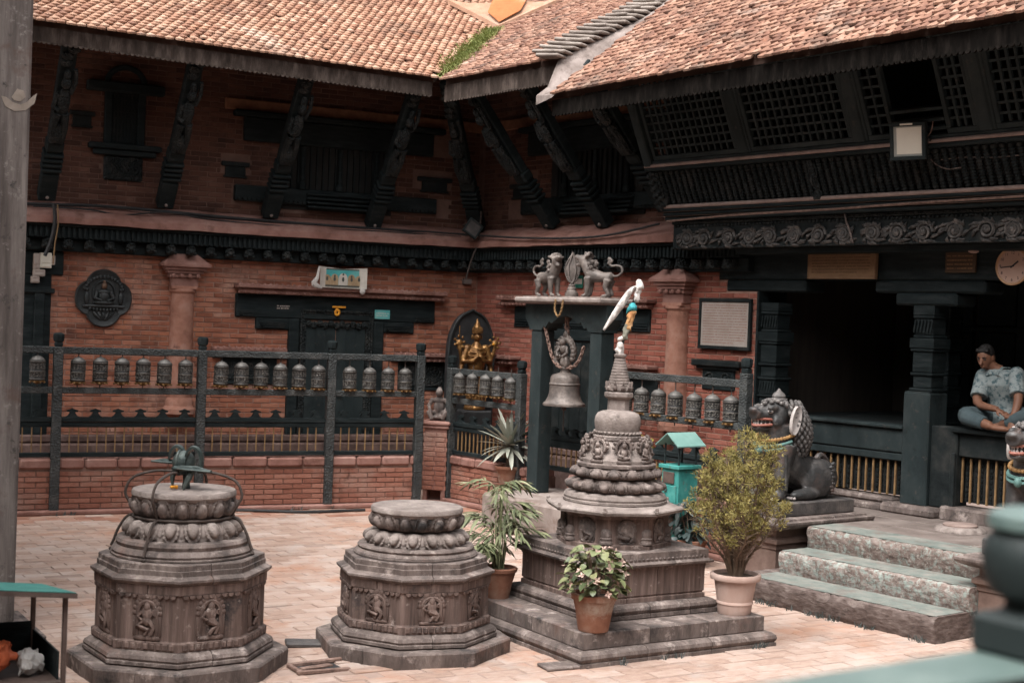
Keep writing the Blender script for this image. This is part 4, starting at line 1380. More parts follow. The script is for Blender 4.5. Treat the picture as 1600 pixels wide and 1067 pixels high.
def fence(name, label, fr, posts, zr, zl_, zbm, zlow, hs, lots=.245, bars=.1, y=0.0, z0=0.0, extra=None):
    """posts: u positions; rails at the given heights (upper rail top, lower rail top, beam top, top of low wall)"""
    t = frame_thing(name, label, 'railing', fr)
    for i, u in enumerate(posts):
        if extra and i in extra: continue
        fence_post(t, u, y, hs, z0=z0)
    ends = posts
    lm = lotus.mesh('lotus_crest'); lm.materials.append(M['timber'])
    bm_ = MB(); bm_.box(-.0062, .0062, -.0062, .0062, zlow + .05, zbm - .11); bm = bm_.mesh('bar'); bm.materials.append(M['yellow_bar'])
    for a, c in zip(ends[:-1], ends[1:]):
        a += .05; c -= .05
        for nm, zt, h, d in (('rail', zr, .075, .06), ('rail', zl_, .07, .06)):
            b = MB(); b.box(a, c, y - d / 2, y + d / 2, zt - h, zt, .006); b.build(nm, M['fence'], t)
        b = MB(); b.box(a, c, y + .0, y + .07, zbm - .05, zbm, .005); b.box(a, c, y + .01, y + .06, zbm - .105, zbm - .055, .005)
        bo = b.build('beam', M['timber'], t)
        b = MB(); b.box(a, c, y + .005, y + .065, zlow, zlow + .05, .006); b.build('bottom_rail', M['timber'], t)
        n = max(2, round((c - a) / lots))
        for i in range(n):
            clone(lm, 'lotus_crest', bo, T3(a + (c - a) * (i + .5) / n, y + .03, zbm))
        n = max(2, round((c - a) / bars))
        for i in range(1, n):
            clone(bm, 'bar', t, T3(a + (c - a) * i / n, y + .035, 0))
    return t
PU = [FA.px(x, 650, 0)[0] for x in (88, 313, 515.5, 654)]
PU = [PU[0] - 1.56] + PU
fA = fence('wheel_railing', 'long dark carved railing holding prayer wheels in front of the long brick wing', FA, PU, 1.82, 1.385, 1.055, .62, 1.82)
PB = [FB.px(704, 650, 0)[0], FB.px(813, 650, 0)[0]]
fB = fence('wheel_railing', 'short dark railing with five prayer wheels between the red brick pillar and the bell frame', FB, PB, 1.665, 1.3, 1.0, .6, 1.67, bars=.08)
PC = [FB.px(962, 600, 0)[0], FB.px(1166, 600, 0)[0]]
fC = fence('wheel_railing', 'dark prayer wheel railing running from the bell frame to the temple porch', FB, PC, 1.79, 1.37, 1.0, .6, 1.86, bars=.085)
fD = frame_thing('bell_grille', 'low dark grille with yellow bars behind the hanging bell', 'grille', FB)
b = MB(); b.box(PB[1] + .06, PC[0] - .06, .05, .1, .95, 1.0, .005); b.box(PB[1] + .06, PC[0] - .06, .05, .1, .86, .945, .005); bo = b.build('beam', M['timber'], fD)
b = MB(); b.box(PB[1] + .06, PC[0] - .06, .04, .11, .6, .65, .005); b.build('bottom_rail', M['timber'], fD)
lm = lotus.mesh('lotus_crest'); lm.materials.append(M['timber'])
n = 8
for i in range(n): clone(lm, 'lotus_crest', bo, T3(PB[1] + .1 + (PC[0] - PB[1] - .2) * (i + .5) / n, .075, 1.0))
v = MB(); v.box(-.006, .006, -.006, .006, .65, .86); vm = v.mesh('bar'); vm.materials.append(M['yellow_bar'])
n = round((PC[0] - PB[1]) / .088)
for i in range(1, n): clone(vm, 'bar', fD, T3(PB[1] + (PC[0] - PB[1]) * i / n, .07, 0))
# low brick walls under the railings
def low_wall(name, label, fr, u0, u1, h, seed, y=.0):
    t = frame_thing(name, label, 'wall', fr)
    b = MB(); b.box(u0, u1, y, y + .3, 0, h - .1); wl_ = b.build('wall', M['mortar_low'], t)
    P = Pieces('brick', 'brickwork', BRK, M['brick_low'])
    lay_bricks(P, fr, y, brick_courses(u0, u1, .06, h - .12, (), L=.22, H=.05, joint=.009, seed=seed), H=.05, depth=.014, seed=seed)
    P.emit(wl_)
    r = random.Random(seed)
    u = u0
    while u < u1 - .02:
        L = min(r.uniform(.24, .45), u1 - u)
        b = MB(); b.box(u + .004, u + L - .004, y - .035 + r.uniform(-.01, .01), y + .3, h - .118, h + r.uniform(-.012, .0), .022)
        b.build('coping_stone', M['plaster_pink'], t); u += L
    b = MB(); b.box(u0, u1, y - .11, y - .001, .0, .05, .012); b.build('kerb', M['plaster_pink'], t)
    return t
M['brick_low'] = mat('brick_low', [(.0, (.14, .058, .042)), (.4, (.25, .1, .068)), (.75, (.32, .15, .108)), (1., (.38, .23, .18))], scale=6, isl=.45, rough=.9, bump=.5, bscale=50, world=True, spots=[((.32, .21, .17), 1.6, .5, .72), ((.09, .045, .034), 5, .6, .76)])
M['mortar_low'] = mat('mortar_low', [(.12, .065, .05), (.22, .14, .112)], scale=8, rough=.95, bump=.5)
low_wall('low_wall', 'low red brick wall under the long prayer wheel railing', FA, PU[0], PU[-1] + .04, .61, 3, y=.02)
low_wall('low_wall', 'short low brick wall behind the yucca pot', FB, PB[0] - .03, PB[1] + .3, .59, 4, y=.02)
low_wall('low_wall', 'low brick wall behind the grey stepped shrine and turquoise box', FB, PC[0] - .75, PC[1] + .3, .59, 6, y=.02)

# ------------------------------------------------------------------ prayer wheels
def make_wheel(name, label, s=1.0):
    t = thing(name, label, 'prayer wheel')
    b = MB()
    pr_ = [(.078, .0), (.082, .006), (.082, .014), (.078, .02), (.0785, .085), (.0815, .09), (.0815, .102), (.0785, .108), (.0785, .19), (.082, .196), (.082, .21), (.079, .216)]
    def rel(a, k, z): return 0
    b.lathe(pr_, 28)
    b.build('drum', M['wheel'], t, smooth=True)
    b = MB()
    for zb in (.017, .096, .203): b.lathe([(.0815, zb - .004), (.0835, zb), (.0815, zb + .004)], 24, cap=False)
    rr = random.Random(5)
    for z0 in (.032, .118):
        for i in range(16):
            a = 2 * pi * i / 16
            w_ = .0105
            for j in range(3):
                aa = a + rr.uniform(-.1, .1); zz = z0 + .01 + .02 * j
                p = [(.0795 * cos(aa + d), .0795 * sin(aa + d), zz + q) for d, q in ((-.1, rr.uniform(-.004, .012)), (0, rr.uniform(-.004, .008)), (.1, rr.uniform(-.002, .012)))]
                b.tube(p, .0042, 4)
    b.build('lettering', M['wheel_text'], t, kind='stuff')
    b = MB(); b.lathe([(.0775, .2165), (.078, .221), (.066, .232), (.062, .238), (.05, .25), (.03, .259), (.014, .263), (.012, .272), (.006, .275)], 20)
    b.build('cap', M['wheel_cap'], t, smooth=True)
    b = MB(); b.lathe([(.0065, -.1), (.0065, .37)], 6)
    b.build('axle', M['iron'], t)
    b = MB()
    b.lathe([(.02, -.04), (.05, -.024), (.074, -.012), (.077, -.002)], 16)
    for i in range(8):
        a = 2 * pi * i / 8
        b.ball((.078 * cos(a), .078 * sin(a), -.02), (.016, .016, .012), 6, 4)
    b.build('skirt', M['yellow_metal'], t, smooth=True)
    return t
wheel0 = [None]
def place_wheel(fr, x, yc, s, label, group, y=0.0, zrail=None):
    u, z = fr.px(x, yc, y)
    if wheel0[0] is None:
        o = make_wheel('prayer_wheel', label); wheel0[0] = o
    else:
        o = copy_tree(wheel0[0])
    o.location = fr.w(u, y, z - .108 * s)
    o.scale = (s, s, s)
    o.rotation_euler = (random.gauss(0, .022), random.gauss(0, .022), random.uniform(0, 6))
    o['label'] = label; o['group'] = group
ORD = ['first', 'second', 'third', 'fourth', 'fifth', 'sixth']
gA = 'prayer wheels in the long railing'
place_wheel(FA, 58.5, 578, 1.0, 'prayer wheel beside the big timber pillar, left of the leftmost fence post', gA)
for i, (x, y) in enumerate(((121.5, 580), (156.5, 580), (190.5, 581), (223.5, 581.5), (256.5, 583), (289.5, 583.5))):
    place_wheel(FA, x, y, 1.0, '%s dark prayer wheel counting right from the leftmost fence post, under the black medallion panel' % ORD[i], gA)
for i, (x, y) in enumerate(((344.5, 586), (377, 587), (407.5, 588), (437.5, 589), (467, 590), (497.5, 591))):
    place_wheel(FA, x, y, 1.0, '%s prayer wheel from the left in the panel that reaches the dark carved door' % ORD[i], gA)
for i, (x, y) in enumerate(((546.5, 593), (577, 594), (606, 594.5), (633, 595))):
    place_wheel(FA, x, y, .98, '%s prayer wheel from the left in the last panel before the red pillar statue' % ORD[i], gA)
for i, (x, y) in enumerate(((718.5, 601), (738, 602), (758, 604), (778, 606), (798, 609))):
    place_wheel(FB, x, y, .93, '%s prayer wheel from the left in the short railing below the golden statue' % ORD[i], 'prayer wheels in the short railing', y=-.03)
for i, (x, y) in enumerate(((976, 624), (1002, 628), (1028, 631), (1055, 634), (1083.5, 638), (1113, 640), (1142, 643))):
    lab = ['prayer wheel mostly hidden behind the spire of the grey shrine', 'prayer wheel just right of the shrine spire', 'second prayer wheel right of the shrine spire', 'third prayer wheel right of the shrine spire', 'prayer wheel above the turquoise box with the little roof', 'prayer wheel second from the right end post beside the lion', 'prayer wheel beside the right end post, nearest the lion'][i]
    place_wheel(FB, x, y, .98, lab, 'prayer wheels in the railing behind the shrine')

# ================================================================== round lotus pedestals
def petal(s, t):
    """height of a lotus petal at s in [-1,1] across, t in [0,1] root to tip"""
    w = .96 if t < .35 else .96 * sqrt(max(0, 1 - ((t - .35) / .66) ** 2))
    if w < .02: return 0
    d = abs(s) / w
    if d >= 1: return 0
    rt = min(1, t / .3)
    h = .5 * (1 - d ** 6)
    e = (s / .52) ** 2 + ((t - .48) / .36) ** 2
    if e < 1: h += .25 + .62 * sqrt(1 - e)
    elif d > .8: h += .32
    return h * rt * rt * (3 - 2 * rt)
def lotus_ring(prof, n, amp, seg=24, flip=False, half=.5):
    """lathe whose wall between profile rows carries n petals (with tips of a second row showing between)"""
    b = MB()
    K = len(prof)
    def fn(a, k, z):
        t = k / (K - 1)
        if flip: t = 1 - t
        ph = (a * n / (2 * pi) + half) % 1
        s = ph * 2 - 1
        h = petal(s, t)
        s2 = ((ph + .5) % 1) * 2 - 1
        return amp * max(h, .28 * petal(s2 * 1.1, min(1, t * 1.0)) if abs(s2) < .9 else 0)
    b.lathe(prof, n * seg, fn=fn)
    return b
def octag(R, rot=0.0):
    return [(R * cos(rot + pi / 4 * i), R * sin(rot + pi / 4 * i)) for i in range(8)]
def oct_body(b, levels, rot):
    """levels: list of (R, z); one closed loft"""
    b.rings([[(R * cos(rot + pi / 4 * i), R * sin(rot + pi / 4 * i), z) for i in range(8)] for R, z in levels])
def relief(parent, Mx, w, h, m, seed=0):
    """shallow arched niche with a small standing or seated figure, x right, z up, -y outwards"""
    r = random.Random(seed)
    b = MB()
    b.tube([(-w * .38, 0, h * .12), (-w * .38, -.012, h * .3), (-w * .36, -.014, h * .58)] + [(w * .37 * cos(a), -.016, h * .6 + h * .26 * sin(a)) for a in [pi - pi * i / 8 for i in range(9)]] + [(w * .38, -.014, h * .3), (w * .38, 0, h * .12)], .014, 5)
    for i in range(11):
        a = pi - pi * i / 10
        b.ball((w * .47 * cos(a), -.008, h * .6 + h * .35 * sin(a)), (.02, .016, .02), 6, 4)
    b.box(-w * .5, w * .5, -.018, .004, 0, h * .1, .006)
    for sx in (-1, 1):
        b.box(sx * w * .47 - .012, sx * w * .47 + .012, -.014, .004, h * .1, h * .62, .004)
    # figure
    b.ball((0, -.022, h * .74), (.022, .02, .027), 8, 6)
    b.ball((0, -.022, h * .795), (.014, .014, .016), 6, 4)
    b.ball((0, -.016, h * .58), (.036, .022, .05), 8, 6)
    b.ball((0, -.016, h * .44), (.032, .022, .035), 8, 5)
    k = r.choice((-1, 1))
    b.tube([(-.032, -.018, h * .63), (-.06, -.022, h * .52), (-.03, -.032, h * .45)], [.012, .011, .009], 5)
    b.tube([(.032, -.018, h * .63), (.06, -.022, h * .55), (.045, -.03, h * .68)], [.012, .011, .009], 5)
    b.tube([(-.015, -.018, h * .42), (-.05 * k - .01, -.028, h * .32), (.01, -.026, h * .24), (-.01, -.02, h * .13)], [.02, .018, .014, .012], 6)
    b.tube([(.015, -.018, h * .42), (.045, -.026, h * .3), (.03, -.022, h * .13)], [.02, .016, .012], 6)
    o = b.build('relief_figure', m, parent, smooth=True, sharp=60)
    o.matrix_basis = Mx @ Matrix.Diagonal((1, .62, 1, 1))
    return o
def face_M(Rap, ang, z):
    """matrix on an octagon face: ang = outward direction of the face"""
    return T3(Rap * cos(ang), Rap * sin(ang), z) @ R3(0, 0, ang + pi / 2)
def pedestal(label, loc, rot, D, seed):
    t = thing('lotus_pedestal', label, 'pedestal', loc, 0, group='carved stone lotus pedestals')
    rj = random.Random(seed)
    def oc(levels, nm, m, sm=True, turn=0, inner=.2):
        """one octagonal course of four stone blocks with open joints in the middle of faces"""
        first = None
        for q in range(4):
            path = []
            P8 = lambda i: Vector((cos(rot + pi / 4 * i), sin(rot + pi / 4 * i), 0))
            i0 = turn + 2 * q
            key = [(P8(i0) + P8(i0 + 1)) / 2, P8(i0 + 1), P8(i0 + 2), (P8(i0 + 2) + P8(i0 + 3)) / 2]
            for j in range(3):
                n = 10 if j == 1 else 5
                for k in range(n): path.append(key[j].lerp(key[j + 1], k / n))
            path.append(key[3])
            g = .0022
            t0 = (path[1] - path[0]).normalized(); t1 = (path[-1] - path[-2]).normalized()
            rings = []
            dz = rj.uniform(-.0015, .0015)
            for k, p in enumerate(path):
                off = t0 * g if k == 0 else (t1 * -g if k == len(path) - 1 else Vector())
                jit = rj.uniform(-.0022, .0022)
                chip = -rj.uniform(.003, .010) if rj.random() < .05 else 0
                rg = [(p.x * (R + jit + (chip if z == levels[-1][1] or z == levels[0][1] else 0)) + off.x, p.y * (R + jit + (chip if z == levels[-1][1] or z == levels[0][1] else 0)) + off.y, z + dz + rj.uniform(-.0008, .0008)) for R, z in levels]
                rg += [(p.x * inner, p.y * inner, levels[-1][1] + dz), (p.x * inner, p.y * inner, levels[0][1] + dz)]
                rings.append(rg)
            bb = MB(); bb.rings(rings[::-1])
            o = bb.build(nm, m, t, smooth=sm, sharp=24)
            first = first or o
        return first
    c8 = cos(pi / 8)
    oc([(D['Rb'] - .004, -.02), (D['Rb'], .01), (D['Rb'] + .003, D['zb'] - .012), (D['Rb'] - .006, D['zb'])], 'base_slab', M['stone'], True, 1)
    oc([(D['Rm'] - .015, D['zb'] + .001), (D['Rm'], D['zb'] + .012), (D['Rm'], D['zb'] + .03), (D['Rm'] - .01, D['zb'] + .036), (D['Rm'] - .003, D['zb'] + .05), (D['Rm'] - .012, D['zm'] - .025), (D['Rm'] - .05, D['zm'] - .003), (D['R'] + .01, D['zm'])], 'base_moulding', M['stone'], True, 0)
    bo = oc([(D['R'] + .02, D['zm'] + .001), (D['R'] + .022, D['zm'] + .05), (D['R'] + .004, D['zm'] + .055), (D['R'], D['zm'] + .06), (D['R'], D['zc'] - .06), (D['R'] + .012, D['zc'] - .055), (D['R'] + .014, D['zc'] - .001)], 'octagonal_drum', M['stone_body'], True, 1)
    oc([(D['R'] + .015, D['zc']), (D['Rc'] - .012, D['zc'] + .012), (D['Rc'], D['zc'] + .022), (D['Rc'], D['zc'] + .036), (D['Rs'] + .01, D['zc'] + .05), (D['Rs'], D['zc'] + .055), (D['Rs'], D['zs'] - .04), (D['Rs'] - .008, D['zs'] - .036), (D['Rs'] - .008, D['zs'] - .006), (D['Rs'] - .014, D['zs'])], 'cornice', M['stone'], True, 0)
    hh = D['zc'] - .06 - D['zm'] - .06
    for i in range(8):
        ang = rot + pi / 8 + pi / 4 * i
        # only faces towards the court's open side are carved where anyone can see
        Mx = face_M(D['R'] * c8, ang, D['zm'] + .06)
        relief(bo, Mx, .17, hh, M['stone_body'], seed + i)
        b = MB()
        n = 9
        wv = 2 * D['R'] * sin(pi / 8) - .03
        for k in range(n):
            x = -wv / 2 + wv * (k + .5) / n
            b.extr([(.46 * wv / n * cos(pi + pi * q / 5), .022 * sin(pi + pi * q / 5)) for q in range(6)], (x, -.016, hh + .002), (1, 0, 0), (0, 0, 1), (0, .018, 0))
            b.box(x - .4 * wv / n, x + .4 * wv / n, -.027, -.01, -.052, -.012, .006)
        o = b.build('carved_fringe', M['stone_body'], bo, kind='stuff'); o.matrix_basis = Mx
    z = D['zs']
    b = MB(); oct_body(b, [(D['R'] - .03, .0), (D['R'] - .03, z - .002)], rot); b.build('core', M['stone'], t)
    b = MB(); b.lathe([(D['Rt'] - .02, z + .001), (D['Rt'], z + .006), (D['Rt'], z + .016), (D['Rt'] - .012, z + .02), (D['Rt'] - .006, z + .3 * D['hb']), (D['Rt'] - .02, z + .5 * D['hb']), (D['Rt2'] + .012, z + .58 * D['hb']), (D['Rt2'] + .02, z + .78 * D['hb']), (D['Rt2'] + .01, z + .95 * D['hb']), (D['Rt2'] - .03, z + D['hb'])], 64)
    b.build('round_base', M['stone'], t, smooth=True)
    z0, z1 = z + D['hb'] - .008, D['zn']
    K = 28
    pf = []
    for k in range(K):
        s = k / (K - 1)
        pf.append((D['Rn'] - .03 + (D['Rt2'] - .035 - D['Rn']) * cos(s * pi / 2) ** 1.15, z0 + (z1 - z0) * sin(s * pi / 2) ** 1.0))
    lotus_ring(pf, 16, .05, flip=True).build('lower_lotus', M['stone_pale'], t, smooth=True, sharp=60)
    pf = []
    z0, z1 = D['zn'], D['zr'] - .035
    for k in range(K):
        s = k / (K - 1)
        pf.append((D['Rn'] - .035 + (D['Rr'] + .005 - D['Rn']) * sin(s * pi / 2) ** 1.25, z0 + (z1 - z0) * (.35 * s + .65 * (1 - cos(s * pi / 2)))))
    lotus_ring(pf, 16, .04, half=0).build('upper_lotus', M['stone'], t, smooth=True, sharp=60)
    b = MB(); b.lathe([(D['Rr'] - .02, z1 - .02), (D['Rr'] - .004, z1 + .002), (D['Rr'] - .006, D['zr'] - .012), (D['Rr'] - .014, D['zr'] - .002), (D['Rr'] - .03, D['zr']), (.02, D['zr'] + .001)], 64)
    b.build('top_slab', M['stone_pale'], t, smooth=True)
    return t
def ax(x, y, z): 
    p = G(x, y, z); return (p.x, p.y, 0)
P2 = dict(Rb=.68, zb=.10, Rm=.585, zm=.195, R=.515, zc=.525, Rc=.555, Rs=.505, zs=.655, Rt=.43, Rt2=.385, Rn=.275, zn=.825, Rr=.325, zr=.985, hb=.075)
c2 = ax(644, 1009.5, 0)
pedestal('lower carved stone lotus pedestal with an empty round top, in the middle of the court', c2, radians(-9.5 + 5), P2, 40)
P1 = dict(Rb=.695, zb=.105, Rm=.60, zm=.2, R=.53, zc=.60, Rc=.57, Rs=.53, zs=.725, Rt=.45, Rt2=.40, Rn=.285, zn=.96, Rr=.335, zr=1.135, hb=.115)
c1p = ax(279, 1037, 0)
ped1 = pedestal('taller carved stone lotus pedestal carrying a bronze thunderbolt sceptre, left in the court', c1p, radians(12), P1, 60)
# bronze double thunderbolt lying on the left pedestal
vz = P1['zr']
vj = thing('thunderbolt_sceptre', 'weathered green bronze ritual thunderbolt lying across the taller lotus pedestal', 'ritual sceptre', (c1p[0], c1p[1], vz), radians(-8))
b = MB()
b.rings([[(-.085 + .15 * k / 14, (.012 + .062 * sin(pi * k / 14) ** .6) * cos(a), .165 + (.012 + .068 * sin(pi * k / 14) ** .6) * sin(a)) for a in [2 * pi * i / 16 for i in range(16)]] for k in range(15)])
for x in (-.035, .02): b.tube([(x, .072 * cos(a), .165 + .077 * sin(a)) for a in [2 * pi * i / 20 for i in range(20)]], .009, 6, True)
b.build('barrel', M['bronze_green'], vj, smooth=True)
def tongue(x0, x1, y, z, w_, th, drop=0):
    b = MB(); R_ = []
    for k in range(13):
        s = k / 12; w = w_ * (.35 + .65 * sin(pi * min(1, .12 + s * .86)) ** .8); x = x0 + (x1 - x0) * s
        R_.append([(x, y + w * cos(a), z - drop * s * s + th * (1.1 - .6 * s) * sin(a)) for a in [2 * pi * i / 12 for i in range(12)]])
    b.rings(R_); b.tube([(x0 + (x1 - x0) * .15, y, z + th * .6), (x0 + (x1 - x0) * .6, y, z + th * .9 - drop * .3), (x1, y, z - drop)], [.012, .01, .006], 6)
    return b.build('flat_prong', M['bronze_green'], vj, smooth=True)
tongue(-.04, .20, -.075, .135, .05, .017, .01)
tongue(-.05, -.24, .03, .16, .032, .014, .0)
for (x, y, s, tw) in ((.085, -.045, 1.0, .25), (-.05, .02, .95, -.15)):
    b = MB(); R_ = []
    for k in range(17):
        q = k / 16; a = radians(200 - 205 * q)
        c = Vector((x - .012 + .05 * s * cos(a), y, .185 + (.085 * s) * max(0, sin(a)) - (.05 * (q - .85) / .15 if q > .85 else 0)))
        hw = .027 * (.5 + .5 * sin(pi * min(1, q * .9 + .1))); th = .0075
        d = Vector((cos(a), 0, sin(a)))
        R_.append([c + Vector((0, -hw, 0)) - d * th, c + Vector((0, hw, 0)) - d * th, c + Vector((0, hw, 0)) + d * th, c + d * th * 1.8, c + Vector((0, -hw, 0)) + d * th])
    b.rings(R_)
    b.build('curled_prong', M['bronze_green'], vj, smooth=True, sharp=40)
b = MB()
b.tube([(.07, -.06, .14), (.06, -.085, .08), (.035, -.1, .02), (.03, -.1, .0)], [.024, .022, .014, .005], 7)
b.tube([(.01, 0, .11), (.01, 0, .05), (.01, 0, -.002)], [.028, .022, .03], 8)
b.tube([(-.07, .0, .13), (-.085, 0, .06), (-.08, 0, .0)], [.022, .016, .006], 6)
b.build('foot', M['bronze_green'], vj, smooth=True)
cg = thing('iron_cage', 'bent iron straps tying the bronze thunderbolt to the taller lotus pedestal', 'iron straps', (c1p[0], c1p[1], 0))
zn, zr, zs = P1['zn'], P1['zr'], P1['zs']
for a in (radians(183), radians(-3), radians(-108), radians(80)):
    ca, sa = cos(a), sin(a)
    Q = lambda r, z: (r * ca, r * sa, z)
    b = MB(); b.tube(smoothpath([Q(.08, zr + .11), Q(.2, zr + .105), Q(.33, zr + .06), Q(.375, zr - .03), Q(.345, zr - .1), Q(.31, zn + .005)]), .0095, 6)
    b.tube(smoothpath([Q(.30, zn + .005), Q(.36, zn - .015), Q(.41, zn - .09), Q(.44, zn - .17), Q(.455, zs + .03)]), .0095, 6)
    b.ball(Q(.45, zs + .012), (.02, .02, .014), 7, 4)
    b.build('strap', M['iron'], cg, smooth=True)
b = MB(); b.tube([(.315 * cos(i * pi / 20), .315 * sin(i * pi / 20), zn + .005) for i in range(40)], .010, 6, True)
b.build('ring', M['iron'], cg, smooth=True)
b = MB(); fl = Vector((c1p[0] - .045, c1p[1] - .1, vz + .014))
for i in range(9):
    a = i * 2.4
    b.ball((fl.x + .016 * cos(a), fl.y + .016 * sin(a), fl.z + .004 * (i % 3)), (.011, .011, .009), 6, 4)
M['marigold'] = mat('marigold', [(.6, .22, .02), (.75, .36, .04)], scale=20, rough=.8)
b.build('marigold_flower', M['marigold'], label='orange marigold head lying on top of the taller lotus pedestal', cat='flower')
# ================================================================== the grey stepped shrine (votive stupa)
cS = Vector((.81, 10.59, 0)); SR = radians(32)
st = thing('votive_shrine', 'tall grey carved stone votive shrine on stepped square base with ringed spire', 'shrine', cS, SR)
def sq(a, k=0.0): return [(-a, -a), (a, -a), (a, a), (-a, a)]
def sq_loft(levels, nm, m, sm=False, joints=None):
    b = MB(); b.rings([[(x, y, z) for x, y in sq(a)] for a, z in levels])
    return b.build(nm, m, st, smooth=sm, sharp=25)
def split_course(nm, half, inner, z0, z1, m, cuts, prof=None):
    """a square course of separate blocks with open joints; prof: (outset, z fraction) list for its moulded face"""
    prof = prof or [(0, 0), (0, 1)]
    r = random.Random(int(half * 100))
    for side_ in range(4):
        R = Matrix.Rotation(pi / 2 * side_, 4, 'Z')
        xs = [-half] + [half * c for c in cuts[side_ % len(cuts)]] + [half]
        for a, c in zip(xs[:-1], xs[1:]):
            b = MB()
            g = .003
            ring = lambda x, e: [(x + e * o, -(half - .0) + o * 0 - 0 + 0 - o * -1 if False else -(half - o), z0 + (z1 - z0) * f) for o, f in prof]
            A_ = []; C_ = []
            for o, f in prof:
                d = half - o
                xa = -d if abs(a + half) < 1e-6 else a + g
                xc = d if abs(c - half) < 1e-6 else c - g
                z = z0 + (z1 - z0) * f + r.uniform(-.001, .001)
                A_.append((xa, -d, z)); C_.append((xc, -d, z))
            zi0, zi1 = z0, z1
            xa = -inner if abs(a + half) < 1e-6 else a + g
            xc = inner if abs(c - half) < 1e-6 else c - g
            A_ += [(xa, -inner, zi1), (xa, -inner, zi0)]; C_ += [(xc, -inner, zi1), (xc, -inner, zi0)]
            b.rings([A_, C_])
            o = b.build(nm, m, st, smooth=True, sharp=28)
            o.matrix_basis = R
roundm = [(.012, 0), (.004, .06), (.004, .3), (.016, .33), (.006, .45), (.0, .6), (.006, .8), (.03, .96), (.05, 1)]
split_course('base_moulding', .87, .6, -.01, .10, M['stone'], [(-.35, .3), (-.1, .42), (.1,), (0.2,)], roundm)
split_course('step_stone', .80, .4, .10, .212, M['stone'], [(-.3, .35), (-.28, .22), (.1,), (0.2,)], [(.006, 0), (0, .06), (0, .94), (.008, 1)])
split_course('plinth_moulding', .56, .4, .213, .315, M['stone'], [(-.1, .55), (.3,), (.1,), (0.2,)], roundm)
split_course('dado', .49, .3, .316, .565, M['stone_body'], [(-.45, .1), (.35, -.4)[::-1], (.1,), (0.2,)], [(.0, 0), (.0, .12), (.012, .14), (.012, .17), (.004, .19), (.004, .9), (.0, .93), (.0, 1)])
sq_loft([(.5, .566), (.53, .575), (.535, .59), (.505, .605), (.503, .612), (.503, .668), (.495, .672)], 'cornice', M['stone'])
b = MB()
for s4 in range(4):
    R = Matrix.Rotation(pi / 2 * s4, 4, 'Z')
    for i in range(26):
        x = -.47 + .94 * i / 25
        b.ball((x, -.505, .622), (.014, .008, .01), 6, 4, M=R)
b.build('beading', M['stone'], st, kind='stuff')
ro = radians(-17 - 32 + 5)
b = MB(); oct_body(b, [(.43, .672), (.43, .70), (.415, .705), (.405, .71), (.405, .885), (.42, .9), (.44, .915)], ro)
tier = b.build('octagonal_tier', M['stone_body'], st)
for i in range(8):
    Mx = face_M(.405 * cos(pi / 8), ro + pi / 8 + pi / 4 * i, .708)
    relief(tier, Mx, .115, .175, M['stone'], 90 + i)
    v = (.385 * cos(ro + pi / 4 * i), .385 * sin(ro + pi / 4 * i))
    b = MB()
    b.lathe([(.05, .71), (.05, .725), (.042, .73), (.042, .745), (.048, .75), (.036, .758), (.042, .775), (.04, .80), (.03, .815), (.018, .82), (.02, .83), (.012, .84), (.006, .885)], 12, c=(v[0], v[1], 0))
    b.build('miniature_stupa', M['stone'], tier, smooth=True)
b = MB(); oct_body(b, [(.44, .916), (.505, .925), (.512, .945), (.505, .955), (.43, .975), (.40, .98)], ro)
slab = b.build('roof_slab', M['stone_pale'], st)
for i in range(8):
    a = ro + pi / 4 * i
    b = MB(); b.ball((0, 0, 0), (.03, .022, .02), 8, 5); b.ball((.012, 0, .022), (.014, .014, .016), 6, 4)
    o = b.build('corner_knob', M['stone_pale'], slab, smooth=True); o.matrix_basis = T3(.492 * cos(a), .492 * sin(a), .95) @ R3(0, 0, a)
b = MB(); b.lathe([(.375, .976), (.388, .985), (.388, 1.0), (.38, 1.005), (.384, 1.02), (.37, 1.045), (.345, 1.055)], 64)
b.build('round_course', M['stone_pale'], st, smooth=True)
K = 20
pf = [(.30 + .035 * sin(pi * (.15 + .75 * k / (K - 1))), 1.052 + .10 * k / (K - 1)) for k in range(K)]
lotus_ring([(a - .022, z) for a, z in pf], 18, .05, seg=20, flip=True).build('lotus_course', M['stone'], st, smooth=True, sharp=60)
pf = [(.275 + .035 * sin(pi * (.1 + .75 * k / (K - 1))), 1.15 + .088 * k / (K - 1)) for k in range(K)]
lotus_ring([(a - .02, z) for a, z in pf], 14, .045, seg=22).build('lotus_course', M['stone'], st, smooth=True, sharp=60)
b = MB(); b.lathe([(.275, 1.236), (.295, 1.242), (.296, 1.262), (.28, 1.27), (.27, 1.272)], 48)
b.build('band', M['stone'], st, smooth=True)
b = MB(); b.lathe([(.268, 1.272), (.268, 1.295), (.255, 1.3), (.165, 1.43), (.175, 1.437), (.18, 1.462), (.17, 1.472)], 40)
dr = b.build('drum', M['stone_pale'], st, smooth=True)
